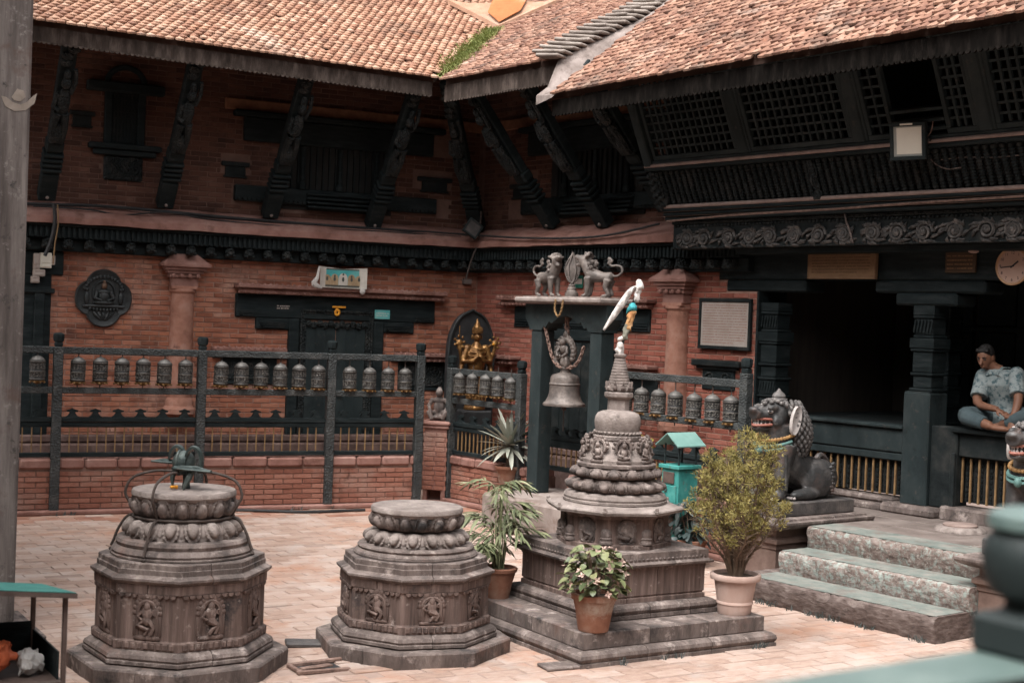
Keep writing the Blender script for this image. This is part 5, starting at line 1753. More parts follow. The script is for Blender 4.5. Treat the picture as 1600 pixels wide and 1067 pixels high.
for i in range(8):
    a = 2 * pi * i / 8 + radians(-24)
    b = MB()
    b.box(-.055, .055, -.07, .05, 1.272, 1.30, .008)
    b.box(-.05, .05, -.025, .05, 1.30, 1.43, .02)
    b.tube([(.055 * cos(q), -.03, 1.385 + .06 * sin(q)) for q in [-.4 + (pi + .8) * k / 10 for k in range(11)]], .014, 6)
    for q in range(8):
        aa = pi * q / 7; b.ball((.07 * cos(aa), -.025, 1.39 + .072 * sin(aa)), (.016, .014, .016), 6, 4)
    b.ball((0, -.045, 1.315), (.05, .03, .018), 8, 5)      # crossed legs
    b.ball((0, -.045, 1.355), (.028, .024, .04), 8, 6)
    b.ball((0, -.055, 1.408), (.018, .018, .022), 8, 6)
    b.ball((0, -.053, 1.432), (.01, .01, .012), 6, 4)
    b.tube([(-.026, -.05, 1.38), (-.044, -.055, 1.345), (-.01, -.075, 1.33)], .009, 5)
    b.tube([(.026, -.05, 1.38), (.046, -.055, 1.345), (.035, -.075, 1.315)], .009, 5)
    o = b.build('seated_figure', M['stone'], dr, smooth=True, sharp=60)
    o.matrix_basis = Matrix.Rotation(a, 4, 'Z') @ T3(0, -.205, 0)
b = MB()
b.lathe([(.165, 1.473), (.172, 1.48), (.172, 1.495), (.163, 1.5), (.17, 1.53), (.173, 1.57), (.168, 1.605), (.152, 1.63), (.12, 1.645), (.09, 1.65)], 40)
b.build('dome', M['stone_pale'], st, smooth=True)
b = MB()
for i in range(34):
    a = 2 * pi * i / 34
    b.tube([(.17 * cos(a), .17 * sin(a), 1.481), (.176 * cos(a + .06), .176 * sin(a + .06), 1.488), (.17 * cos(a + .12), .17 * sin(a + .12), 1.497)], .008, 4)
b.build('rope_band', M['stone_pale'], st, kind='stuff')
b = MB()
b.lathe([(.09, 1.648), (.082, 1.655), (.08, 1.735), (.1, 1.745), (.108, 1.755), (.108, 1.78), (.095, 1.79), (.085, 1.792)], 8)
b.build('neck', M['stone_pale'], st, smooth=True)
b = MB()
pr_ = [(.082, 1.792), (.085, 1.815), (.084, 1.845)]
for k in range(9):
    z = 1.85 + .021 * k; r_ = .08 - .0047 * k
    pr_ += [(r_ - .005, z), (r_, z + .004), (r_ - .001, z + .016), (r_ - .006, z + .019)]
pr_ += [(.036, 2.042), (.045, 2.05), (.048, 2.066), (.03, 2.072)]
b.lathe(pr_, 28)
sp = b.build('spire', M['stone_pale'], st, smooth=True)
b = MB()
for i in range(10):
    a = 2 * pi * i / 10
    b.tube([(.088 * cos(a - .22), .088 * sin(a - .22), 1.80), (.094 * cos(a), .094 * sin(a), 1.86), (.088 * cos(a + .22), .088 * sin(a + .22), 1.80)], .010, 5)
    b.ball((.09 * cos(a), .09 * sin(a), 1.82), (.018, .018, .02), 6, 4)
b.build('leaf_collar', M['stone'], sp, smooth=True)
# cloths tied to the top of the shrine
top = st.matrix_basis.to_3x3() @ Vector((0, 0, 0)) + Vector((cS.x, cS.y, 2.07))
SX = Vector((1, 0, 0)); SZ = Vector((0, 0, 1))
k10 = 10.6 / FPX
def sp_px(x, y, dy=0.0):
    d = ray(x, y); return CP + d * ((cS.y + dy - CP.y) / d.y)
b = MB(); b.tube([sp_px(968, 552), sp_px(975, 530), sp_px(984, 490), sp_px(996, 452)], .009, 6)
pole = b.build('offering_stick', M['timber_old'], label='thin stick on the shrine spire with white, blue and orange cloths wound round it', cat='stick')
def rag(name, pts, rad, m, label, cat, seed, vox=.006):
    rad = rad * .66
    r = random.Random(seed)
    b = MB()
    P = smoothpath(pts, 4)
    for i, p in enumerate(P):
        q = rad * (.75 + .35 * r.random())
        b.ball(p + Vector((r.uniform(-.3, .3) * rad, r.uniform(-.3, .3) * rad, 0)), (q, q, q * .9), 8, 6)
        a = r.uniform(0, 6.3)
        b.tube([p, p + Vector((cos(a) * q * .9, sin(a) * q * .9, -q * .4)), p + Vector((cos(a) * q * 1.25, sin(a) * q * 1.25, -q * 1.6))], [q * .55, q * .4, q * .12], 6)
    return b.build(name, m, label=label, cat=cat, remesh=vox, soft=1)
rag('cloth_wrap', [sp_px(968, 553), sp_px(969, 545), sp_px(969, 538)], .046, M['white_cloth'], 'white cloth bundle wrapped round the top of the shrine spire', 'cloth', 1)
rag('cloth_wrap', [sp_px(967, 530), sp_px(972, 528)], .026, M['white_cloth'], 'small white cloth knot just above the wrapped spire top', 'cloth', 2)
M['sage_cloth'] = mat('sage_cloth', [(.11, .11, .085), (.2, .19, .155)], scale=14, rough=.9)
M['orange_cloth'] = mat('orange_cloth', [(.28, .1, .04), (.42, .23, .095), (.45, .31, .19)], scale=12, rough=.9)
M['blue_cloth'] = mat('blue_cloth', [(.02, .16, .19), (.05, .3, .32)], scale=12, rough=.85)
rag('cloth_wrap', [sp_px(977, 528), sp_px(978, 518), sp_px(979, 508)], .034, M['sage_cloth'], 'grey green faded cloth on the shrine stick, below the orange one', 'cloth', 3)
rag('cloth_wrap', [sp_px(983, 512), sp_px(984, 500), sp_px(988, 488)], .040, M['orange_cloth'], 'orange cloth bunched on the shrine stick', 'cloth', 4)
rag('cloth_wrap', [sp_px(986, 482), sp_px(990, 477)], .046, M['blue_cloth'], 'teal blue cloth strip between the orange and white cloths on the stick', 'cloth', 5)
rag('cloth_wrap', [sp_px(994, 468), sp_px(996, 458), sp_px(999, 448), sp_px(1000, 441)], .040, M['white_cloth'], 'white cloth knotted at the very top of the shrine stick', 'cloth', 6)
b = MB()
P = smoothpath([sp_px(994, 448), sp_px(985, 455), sp_px(972, 474), sp_px(957, 496), sp_px(943, 516)], 6)
for side_ in (0,):
    n = len(P); vs = []
    for i, p in enumerate(P):
        wd = .009 + .017 * sin(pi * min(1, i / n * 1.05))
        t = (P[min(i + 1, n - 1)] - P[max(i - 1, 0)]).normalized()
        nrm = Vector((t.z, 0, -t.x)).normalized()
        for k in range(5):
            s = (k - 2) / 2
            vs.append(p + nrm * wd * s + Vector((0, -.02 * (1 - s * s) - .012 * sin(i * 1.1 + k * 2), 0)))
        for k in range(5):
            s = (2 - k) / 2
            vs.append(p + nrm * wd * s + Vector((0, .004, 0)))
    b.rings([vs[i * 10:(i + 1) * 10] for i in range(n)])
b.build('scarf', M['white_cloth'], label='long white ceremonial scarf hanging slantwise from the top of the shrine stick', cat='scarf', smooth=True, sharp=180)

# ================================================================== bell frame and bell
bf = frame_thing('bell_gantry', 'dark green timber bell frame with grey stone roof slab standing behind the shrine', 'bell frame', FB)
BY = -.32
zbF = .37
uL0 = FB.px(827, 600, BY)[0]; uR1 = FB.px(936, 600, BY)[0] + .0
ztop = FB.px(880, 474, BY - .1)[1]
for u0 in (uL0, uR1 - .18):
    b = MB(); b.box(u0, u0 + .18, BY, BY + .2, zbF, ztop - .3, .012)
    b.build('post', M['timber_green'], bf)
um = (uL0 + uR1) / 2
b = MB()
zz0 = ztop - .30
pts = [(uL0 - .10, ztop - .008), (uL0 - .1, ztop - .16), (uL0 - .02, zz0 + .03), (uL0 - .02, zz0), (uL0 + .19, zz0)]
def scal(x0, x1, z0, z1):
    return [(x0 + (x1 - x0) * i / 5, z0 + (z1 - z0) * i / 5 + .03 * abs(sin(i * pi / 2.5))) for i in range(6)]
hw = (uR1 - uL0 - .38) / 2
left = [(uL0 + .19, zz0), (uL0 + .23, zz0 + .05), (uL0 + .26, zz0 + .03), (uL0 + .32, zz0 + .1), (uL0 + .36, zz0 + .08), (um - .1, zz0 + .15), (um, zz0 + .17)]
right = [(2 * um - x, z) for x, z in reversed(left[:-1])]
pts = [(uL0 - .10, ztop - .008), (uL0 - .1, ztop - .16), (uL0 - .02, zz0 + .03), (uL0 - .02, zz0)] + left + right + [(uR1 + .02, zz0), (uR1 + .02, zz0 + .03), (uR1 + .1, ztop - .16), (uR1 + .1, ztop - .008)]
b.extr(pts[::-1], (0, BY - .012, 0), (1, 0, 0), (0, 0, 1), (0, .224, 0))
b.build('arched_beam', M['timber_green'], bf)
b = MB()
b.box(uL0 - .14, uR1 + .13, BY - .16, BY + .36, ztop, ztop + .065, .02)
b.box(uL0 - .08, uR1 + .07, BY - .08, BY + .28, ztop + .0655, ztop + .075, .004)
b.build('roof_slab', M['stone_pale'], bf)
blk = frame_thing('bell_plinth', 'pale streaked stone block under the bell frame', 'stone block', FB)
r = random.Random(4)
b = MB(); b.box(uL0 - .16, uR1 + .5, BY - .5, BY + .62, -.02, zbF, .03)
b.build('block', M['stone_block'], blk)
# bell
bu, bz = FB.px(881, 634, BY + .1)
bell = thing('hanging_bell', 'large grey bronze temple bell hanging in the dark timber frame', 'bell', FB.w(bu, BY + .1, bz), FB.rot)
b = MB()
b.lathe([(.2, .0), (.232, .0), (.236, .012), (.232, .028), (.215, .04), (.205, .05), (.2, .06), (.186, .085), (.172, .13), (.166, .18), (.164, .225), (.168, .23), (.172, .238), (.168, .25), (.162, .255), (.16, .3), (.155, .318), (.14, .338), (.1, .352), (.07, .36), (.055, .37), (.05, .4), (.062, .405), (.064, .42), (.05, .43)], 48)
b.build('bell_body', M['bronze'], bell, smooth=True, sharp=40)
b = MB()
b.ball((0, 0, .47), (.06, .05, .06), 10, 7)
for i in range(15):
    a = -.5 + (pi + 1.0) * i / 14
    b.ball((.1 * cos(a), .0, .56 + .115 * sin(a)), (.028 + .006 * (i % 2), .03, .03), 7, 5)
    b.tube([(.11 * cos(a), 0, .56 + .12 * sin(a)), (.135 * cos(a + .1), -.01, .56 + .15 * sin(a + .1)), (.14 * cos(a + .25), -.01, .56 + .16 * sin(a + .25))], [.016, .011, .004], 5)
b.ball((0, -.03, .59), (.035, .03, .045), 8, 6); b.ball((0, -.04, .65), (.028, .028, .032), 8, 6)
b.tube([(-.04, -.03, .61), (-.07, -.05, .56), (-.03, -.07, .52)], .015, 6); b.tube([(.04, -.03, .61), (.07, -.05, .56), (.03, -.07, .52)], .015, 6)
b.tube([(-.03, -.03, .53), (-.07, -.06, .49), (-.05, -.04, .44)], .02, 6); b.tube([(.03, -.03, .53), (.07, -.06, .49), (.05, -.04, .44)], .02, 6)
b.ball((0, 0, .72), (.03, .03, .04), 8, 5)
cf = b.build('crown_figure', M['bronze'], bell, smooth=True, sharp=70); cf.matrix_basis = T3(0, 0, .43) @ Matrix.Diagonal((1.3, 1.2, 1.22, 1)) @ T3(0, 0, -.43)
b = MB(); b.tube([(0, 0, .1), (0, 0, -.28)], .006, 5); b.ball((0, 0, -.02), (.03, .03, .04), 8, 5)
b.build('clapper', M['iron'], bell, smooth=True)
def chain(name, pts, label, link=.045, rad=.0085, m='rust'):
    """links along a path, alternately turned"""
    P = smoothpath(pts, 12)
    t = thing(name, label, 'chain')
    L = [0]
    for a, c in zip(P[:-1], P[1:]): L.append(L[-1] + (c - a).length)
    ls = MB(); ls.tube([(link * .36 * cos(a), 0, link * .62 * sin(a)) for a in [i * pi / 6 for i in range(12)]], rad, 5, True)
    me = ls.mesh('link', True); me.materials.append(M[m])
    d = 0; k = 0
    while d < L[-1]:
        i = max(j for j in range(len(L)) if L[j] <= d + 1e-9); i = min(i, len(P) - 2)
        f = (d - L[i]) / max(1e-6, L[i + 1] - L[i])
        p = P[i].lerp(P[i + 1], f); tg = (P[i + 1] - P[i]).normalized()
        q = tg.to_track_quat('Z', 'Y').to_matrix().to_4x4()
        clone(me, 'link', t, T3(*p) @ q @ Matrix.Rotation(k * pi / 2, 4, 'Z'))
        d += link * .95; k += 1
    return t
def bp(x, y, ly=BY + .02): 
    u, z = FB.px(x, y, ly); return FB.w(u, ly, z)
chain('iron_chain', [bp(852, 512), bp(856, 530), bp(861, 552), bp(867, 566), bp(874, 573)], 'rusty chain slanting from the left post of the bell frame to the bell')
chain('iron_chain', [bp(888, 575), bp(898, 571), bp(906, 560), bp(912, 543)], 'rusty chain slanting from the right post of the bell frame to the bell')
chain('iron_chain', [bp(886, 494, BY + .1), bp(886, 519, BY + .1)], 'short heavy chain holding the bell crown under the arch', .06, .012)
chain('bead_chain', [bp(868, 470, BY - .17), bp(867, 485, BY - .17), bp(872, 494, BY - .17), bp(877, 485, BY - .17), bp(880, 468, BY - .17)], 'thin yellow bead chain looped over the edge of the bell frame slab', .022, .006, 'yellow_bar')
# bronze lions and flame finial on the slab
def small_lion(label, u, rz, seed, head=0.0):
    t = thing('bronze_lion', label, 'lion statue', FB.w(u, BY + .1, ztop + .075), FB.rot + rz + radians(22)); t.scale = (1.25, 1.1, 1.06)
    b = MB()
    b.rings([[(x, ry * cos(a), z + rz_ * sin(a)) for a in [2 * pi * i / 12 for i in range(12)]] for x, ry, rz_, z in ((-.15, .03, .03, .21), (-.13, .055, .06, .2), (-.06, .05, .05, .205), (.02, .06, .07, .22), (.08, .06, .085, .24), (.11, .035, .06, .26))])
    for (x, y, h) in ((-.12, .045, .18), (-.12, -.045, .18), (.075, .04, .2), (.075, -.04, .2)):
        b.tube([(x, y, h), (x + (.02 if x < 0 else 0), y * 1.05, .1), (x + (-.01 if x < 0 else .005), y, .03), (x + .03, y, .012)], [.038, .026, .019, .022], 8)
        b.ball((x + .03, y, .015), (.03, .022, .016), 8, 5)
    b.tube([(.07, 0, .26), (.1, 0, .32), (.12, 0, .36)], [.06, .055, .05], 10)
    H = T3(.1, 0, .37) @ Matrix.Rotation(head, 4, 'Z')
    b.ball((.02, 0, .0), (.065, .05, .055), 10, 7, M=H)
    b.tube([(.03, 0, .015), (.09, 0, .03), (.115, 0, .05)], [.04, .03, .016], 8, M=H)
    b.tube([(.03, 0, -.02), (.08, 0, -.045), (.105, 0, -.045)], [.034, .024, .012], 8, M=H)
    for i in range(7):
        a = -1.2 + 2.4 * i / 6
        b.ball((-.02, .055 * sin(a), .02 + .055 * cos(a)), (.022, .02, .022), 6, 4, M=H)
    b.ball((.02, 0, .075), (.014, .014, .022), 6, 4, M=H)
    for s in (-1, 1): b.tube([(-.01, s * .045, .03), (-.03, s * .075, .05), (-.05, s * .085, .045)], [.014, .01, .004], 5, M=H)
    b.tube(smoothpath([(-.14, 0, .22), (-.19, 0, .22), (-.235, 0, .26), (-.225, 0, .31), (-.18, 0, .325), (-.13, 0, .32), (-.11, 0, .36)], 4), [.014] * 20 + [.012] * 5, 6)
    for i in range(3): b.ball((-.11 - .02 * (i % 2), .0, .35 + .02 * i), (.022, .016, .022), 6, 4)
    b.build('body', M['bronze'], t, remesh=.0085, soft=1)
    b = MB()
    for i in range(16):
        a = i * 2.4
        b.ball((.05 + .03 * cos(a), .055 * sin(a), .26 + .007 * i), (.022, .018, .022), 6, 4)
    b.build('mane', M['bronze'], t, smooth=True)
    return t
um2 = FB.px(893, 462, BY + .1)[0]
small_lion('left bronze lion on the bell frame roof, mouth open beside the flame finial', FB.px(857, 462, BY + .1)[0], radians(-25), 1, -.5)
small_lion('right bronze lion on the bell frame roof, facing the flame finial', FB.px(932, 462, BY + .1)[0], pi, 2)
t = thing('flame_finial', 'leaf shaped bronze finial between two lions on the bell frame', 'finial', FB.w(um2, BY + .1, ztop + .075), radians(-8))
b = MB(); b.lathe([(.075, 0), (.075, .045), (.06, .05), (.06, .06), (.05, .07), (.05, .1), (.036, .11), (.04, .13), (.025, .14), (.02, .16)], 20)
b.build('stand', M['bronze'], t, smooth=True)
b = MB()
prof = [(.0, .15), (.035, .17), (.06, .2), (.084, .26), (.088, .31), (.072, .37), (.042, .42), (.016, .455), (.0, .485)]
b.rings([[(max(r_, .002) * cos(a), max(r_, .002) * .28 * sin(a), z) for a in [2 * pi * i / 16 for i in range(16)]] for r_, z in prof])
fl = b.build('flame', M['bronze'], t, smooth=True)
b = MB()
for i in range(26):
    s = i / 25
    k = min(7, int(s * 8)); 
    r_ = prof[k][0] + (prof[k + 1][0] - prof[k][0]) * (s * 8 - k); z = prof[k][1] + (prof[k + 1][1] - prof[k][1]) * (s * 8 - k)
    for sg in (-1, 1):
        b.ball((sg * r_ * .9, -.012, z), (.011, .012, .011), 5, 4)
        b.ball((sg * r_ * .45, -.024, z), (.010, .010, .012), 5, 4)
b.build('rim_beads', M['bronze'], fl, kind='stuff')

# ================================================================== guardian lions
M['lion'] = mat('lion', [(.014, .0155, .0165), (.036, .035, .035), (.1, .09, .086)], scale=7, rough=.5, bump=.5, bscale=40, spec=.4, spots=[((.1, .06, .048), 4, .54, .72), ((.16, .145, .14), 9, .62, .78)])
M['lion_mane'] = mat('lion_mane', [(.03, .028, .028), (.085, .077, .074), (.17, .153, .145)], scale=16, rough=.65, bump=.3)
M['paint_white'] = mat('paint_white', [(.25, .22, .21), (.4, .36, .34)], scale=14, rough=.7)
M['paint_red'] = mat('paint_red', [(.2, .065, .048), (.3, .13, .1)], scale=14, rough=.6)
M['paint_gold'] = mat('paint_gold', [(.2, .1, .035), (.34, .2, .08)], scale=14, rough=.5)
M['paint_teal'] = mat('paint_teal', [(.05, .11, .1), (.1, .18, .165)], scale=14, rough=.6)
def guardian(label):
    t = thing('guardian_lion', label, 'lion statue')
    b = MB()
    for s in (-1, 1):
        b.ball((-.24, s * .12, .18), (.21, .1, .185), 14, 10)
        b.ball((-.04, s * .165, .05), (.17, .065, .055), 12, 8)
        b.tube([(.15, s * .11, .5), (.19, s * .115, .3), (.2, s * .115, .06)], [.1, .075, .062], 12)
        b.ball((.25, s * .115, .04), (.095, .07, .045), 12, 8)
    b.tube([(-.28, 0, .19), (-.12, 0, .24), (.03, 0, .33), (.12, 0, .48), (.15, 0, .68)], [.175, .165, .165, .165, .15], 16)
    b.ball((.17, 0, .5), (.13, .15, .15), 12, 8)
    b.ball((.17, 0, .76), (.16, .135, .125), 14, 10)
    b.tube([(.22, 0, .775), (.34, 0, .765), (.42, 0, .765)], [.095, .075, .06], 12, flat=.7)
    b.tube([(.2, 0, .67), (.32, 0, .645), (.395, 0, .655)], [.09, .066, .045], 12, flat=.55)
    b.ball((.415, 0, .81), (.045, .055, .032), 10, 7)
    for s in (-1, 1):
        b.ball((.395, s * .045, .785), (.035, .028, .022), 8, 6)
        b.ball((.285, s * .085, .83), (.06, .035, .03), 8, 6)
        b.ball((.235, s * .105, .71), (.065, .035, .055), 8, 6)
    b.build('body', M['lion'], t, remesh=.011, soft=3)
    b = MB()
    r = random.Random(3)
    rows = 13
    for i in range(rows):
        f = i / (rows - 1)
        z = .86 - .44 * f
        xc = .115 - .07 * f - .05 * sin(f * 2.5); rad = .135 + .045 * sin(pi * min(1, f * .9)) - .02 * f
        n = 13
        for k in range(n):
            a = radians(62) + radians(236) * (k + .5 * (i % 2)) / n
            c = Vector((xc + rad * 1.05 * cos(a), rad * sin(a) * 1.1, z))
            d = Vector((cos(a), sin(a), 0))
            b.tube([c + d * .0 + Vector((0, 0, .03)), c + d * .022 + Vector((0, 0, .0)), c + d * .012 + Vector((0, 0, -.034))], [.014, .019, .008], 5)
    b.build('mane', M['lion_mane'], t, smooth=True, sharp=180)
    b = MB()
    for i in range(22):
        a = i * 2.39; f = i / 21
        b.ball((.18 + .11 * cos(a) * (f ** .5), .1 * sin(a) * (f ** .5), .895 - .03 * f * f), (.024, .022, .02), 7, 5)
    b.lathe([(.07, .88), (.075, .905), (.055, .915), (.058, .93), (.045, .955), (.02, .975), (.012, .99), (.004, 1.0)], 14, c=(.14, 0, 0))
    b.build('topknot', M['lion_mane'], t, smooth=True)
    for s in (-1, 1):
        b = MB()
        ring = lambda k: [(.135 + .05 * cos(a) * k - .02 * sin(a), s * .19 + s * .012 * k, .745 + .13 * sin(a) * k - .02) for a in [2 * pi * i / 14 for i in range(14)]]
        b.rings([[(x, y - s * .02, z) for x, y, z in ring(1)], [(x, y + s * .012, z) for x, y, z in ring(1)], ring(.7)])
        b.build('ear', M['paint_white'], t, smooth=True)
        b = MB(); b.ball((.305, s * .082, .8), (.026, .022, .02), 10, 7); e = b.build('eye', M['paint_white'], t, smooth=True)
        b = MB(); b.ball((.322, s * .092, .8), (.011, .012, .011), 8, 6); b.build('pupil', M['black'], e, smooth=True)
    b = MB()
    b.ball((.31, 0, .705), (.085, .072, .03), 10, 6)
    mo = b.build('mouth', M['black'], t, smooth=True)
    b = MB()
    for z, sg in ((.672, 1), (.735, -1)):
        P = [(.25 + .15 * cos(a), .078 * sin(a), z + .012 * sg * (1 - cos(a))) for a in [-1.35 + 2.7 * i / 14 for i in range(15)]]
        b.tube(P, .014, 6)
    b.build('lips', M['paint_red'], mo, smooth=True)
    b = MB()
    for i in range(9):
        a = -1.2 + 2.4 * i / 8
        b.lathe([(.010, 0), (.009, .018), (.003, .03)], 6, c=(.245 + .145 * cos(a), .07 * sin(a), .676))
        b.lathe([(.003, -.03), (.009, -.016), (.010, 0)], 6, c=(.245 + .145 * cos(a), .07 * sin(a), .732))
    b.build('teeth', M['paint_white'], mo, smooth=True)
    b = MB()
    for i in range(26):
        a = -1.9 + 3.8 * i / 25
        b.ball((.15 + .155 * cos(a), .175 * sin(a), .585 - .05 * cos(a)), (.016, .016, .018), 7, 5)
    b.build('necklace', M['paint_gold'], t, smooth=True)
    b = MB()
    for k, dz in ((0, .0), (1, -.035)):
        P = [(.155 + .165 * cos(a), .178 * sin(a), .535 + dz - .055 * cos(a)) for a in [-1.6 + 3.2 * i / 16 for i in range(17)]]
        b.tube(P, .015, 6)
    b.ball((.335, 0, .45), (.03, .03, .04), 8, 6)
    b.build('collar', M['paint_teal'], t, smooth=True)
    b = MB()
    for s in (-1, 1):
        for k in range(4):
            b.ball((.335 - .008 * abs(k - 1.5), s * .115 + (k - 1.5) * .026, .025), (.018, .011, .014), 6, 5)
            b.ball((.13 - .01 * abs(k - 1.5), s * .165 + (k - 1.5) * .024, .025), (.018, .011, .014), 6, 5)
    b.build('claws', M['paint_white'], t, smooth=True)
    b = MB()
    b.tube(smoothpath([(-.42, 0, .08), (-.47, .0, .2), (-.45, 0, .32), (-.38, 0, .38), (-.33, 0, .34)], 4), .028, 8)
    for s in (-1, 1):
        for i in range(9): b.ball((-.33 + .02 * (i % 2), s * .2, .08 + .03 * i), (.03, .018, .02), 6, 4)
    b.tube([(.215, .185, .42), (.2, .185, .1)], .014, 6)
    b.build('tail', M['lion'], t, smooth=True)
    return t
LU0, LU1 = 5.52, 6.06
def lion_pedestal(label, u0, u1):
    t = frame_thing('lion_pedestal', label, 'pedestal', FB)
    yF, yB_ = -.76, .28
    b = MB()
    b.rings([[(u0 - o, yF - o, z), (u1 + o, yF - o, z), (u1 + o, yB_ + o, z), (u0 - o, yB_ + o, z)] for o, z in ((.03, 0), (.03, .06), (.015, .075), (.0, .085), (.0, .36), (.012, .365), (.012, .40), (.04, .42), (.04, .45), (.012, .47), (.0, .475), (.0, .54))])
    b.build('base_block', M['stone_lion'], t)
    b = MB()
    b.rings([[(u0 - o, yF - o, z), (u1 + o, yF - o, z), (u1 + o, yB_ + o, z), (u0 - o, yB_ + o, z)] for o, z in ((.05, .541), (.13, .575), (.14, .595), (.14, .612), (.09, .618), (.085, .635), (.05, .64))])
    b.build('slab', M['stone'], t)
    b = MB(); b.box(u0 + .0, u1 - .0, yF + .01, yB_ + .02, .641, .765, .01)
    b.build('plinth', M['stone_dark'], t)
M['stone_lion'] = mat('stone_lion', [(.085, .053, .042), (.14, .092, .075), (.2, .145, .122)], scale=4, rough=.85, bump=.4)
lion_pedestal('brown stone pedestal under the dark lion, left of the stone steps', LU0, LU1)
lion_pedestal('brown stone pedestal at the right end of the stone steps', 8.1, 8.64)
gl = guardian('dark stone guardian lion with white ears on the pedestal left of the steps')
gl.scale = (1.17, 1.02, 1.0); gl.location = FB.w((LU0 + LU1) / 2, -.33, .766); gl.rotation_euler = (0, 0, FB.rot - pi / 2)
g2 = copy_tree(gl)
g2['label'] = 'second guardian lion, cut off by the right edge of the photo'
g2.location = FB.w(8.37, -.33, .766)
gl['group'] = g2['group'] = 'guardian lions flanking the steps'
# ================================================================== big timber pillar, left
pc0 = Vector((-3.41, 9.78, 0))
pd = radians(31)
pil = thing('timber_pillar', 'big weathered grey timber pillar at the left edge with a pale carved lotus mark', 'pillar', (-3.44 - .24 * cos(pd), 9.86 - .24 * sin(pd), 0), pd)
M['grey_wood'] = mat('grey_wood', [(.04, .032, .029), (.1, .083, .076), (.19, .165, .152)], scale=5, streak=(2.2, 2.2, .22), rough=.9, bump=.6, bscale=26, spots=[((.24, .215, .2), 16, .58, .74), ((.09, .055, .045), 3, .58, .75), ((.03, .027, .026), 11, .6, .74)])
b = MB(); b.box(-.24, .24, -.24, .24, .1, 5.5, .02)
sh = b.build('shaft', M['grey_wood'], pil)
b = MB(); b.box(-.42, .42, -.42, .42, -.02, .055, .02); b.box(-.34, .34, -.34, .34, .056, .098, .02)
b.build('foot_stone', M['stone'], pil)
M['pale_wood'] = mat('pale_wood', [(.17, .14, .115), (.27, .225, .19)], scale=9, rough=.9, bump=.4)
_li = pil.matrix_basis.inverted()
def pil_px(x, y, ly=-.243):
    o = _li @ CP; d = _li.to_3x3() @ ray(x, y)
    p = o + d * ((ly - o.y) / d.y); return p
b = MB()
for pts in ([(2, 150), (8, 166), (22, 174), (40, 173), (54, 162), (58, 146), (50, 152), (42, 160), (32, 164), (20, 160), (10, 152)], [(18, 152), (27, 139), (37, 142), (40, 152), (32, 159), (22, 157)]):
    q = [pil_px(x, y) for x, y in pts]
    n = len(q)
    b.add(q + [v + Vector((0, .016, 0)) for v in q], [tuple(reversed(range(n))), tuple(range(n, 2 * n))] + [(i, (i + 1) % n, n + (i + 1) % n, n + i) for i in range(n)])
b.build('carved_lotus', M['pale_wood'], sh)

# ================================================================== lamp stand at the lower left with a bag on its shelf
def at_depth(x, y, D):
    return CP + ray(x, y) * D
DS = 6.6
p0 = at_depth(98, 1066, DS)
ls = thing('lamp_stand', 'dark metal offering stand with sloping turquoise roof at the lower left corner', 'stand', (p0.x, p0.y, 0), radians(31))
_si = ls.matrix_basis.inverted()
def sp_(x, y, D=DS): return _si @ at_depth(x, y, D)
zr_ = sp_(98, 922).z; zsh = .55
M['metal_brown'] = mat('metal_brown', [(.05, .035, .03), (.1, .07, .06)], scale=12, rough=.6, bump=.3)
for nm, x, y in (('leg', 0, 0), ('leg', -.02, .55), ('leg', -1.1, 0), ('leg', -1.1, .55)):
    b = MB(); b.box(x - .011, x + .011, y - .011, y + .011, 0, zr_ + .0 - .1 * y - .02 - .1 * x, .003); b.build(nm, M['metal_brown'], ls)
b = MB()
pts = [(.04, -.06, zr_ - .005), (-1.3, -.06, zr_ + .13), (-1.3, .62, zr_ + .05), (.04, .62, zr_ - .085)]
b.add([Vector(p) for p in pts] + [Vector(p) - Vector((0, 0, .022)) for p in pts], [(3, 2, 1, 0), (4, 5, 6, 7)] + [(i, (i + 1) % 4, 4 + (i + 1) % 4, 4 + i) for i in range(4)])
rf = b.build('roof', M['metal_brown'], ls)
b = MB(); b.add([Vector(p) + Vector((-.004, .006, .0012)) for p in pts] + [Vector(p) + Vector((-.004, .006, .004)) for p in pts], [(4, 7, 6, 5), (0, 1, 2, 3)] + [((i + 1) % 4, i, 4 + i, 4 + (i + 1) % 4) for i in range(4)])
b.build('painted_sheet', M['turq_stand'], rf)
b = MB(); b.box(-1.1, .0, -.01, .56, zsh - .02, zsh, .004); b.build('shelf', M['metal_brown'], ls)
b = MB(); b.box(-1.08, -.03, .54, .548, zsh + .001, zsh + .17); b.box(-.024, -.015, .02, .53, zsh + .001, zsh + .13); b.build('back_panel', M['timber'], ls)
M['orange_bag'] = mat('orange_bag', [(.3, .06, .022), (.42, .11, .045)], scale=6, rough=.5, bump=.5, bscale=14)
M['white_bag'] = mat('white_bag', [(.3, .285, .27), (.42, .4, .38)], scale=10, rough=.5, bump=.5, bscale=18)
bg_ = sp_(25, 1058)
bgt = thing('plastic_bag', 'crumpled orange and white plastic bag on the shelf of the lower left stand', 'bag', ls.matrix_basis @ Vector((-.24, .14, zsh)), radians(31))
r = random.Random(12)
def crush(o, strength, size):
    tx = bpy.data.textures.new('crush', 'VORONOI'); tx.noise_scale = size; tx.distance_metric = 'DISTANCE'; tx.weight_1 = -1; tx.weight_2 = 1
    d = o.modifiers.new('crush', 'DISPLACE'); d.texture = tx; d.strength = strength; d.mid_level = .35; d.texture_coords = 'LOCAL'
    return o
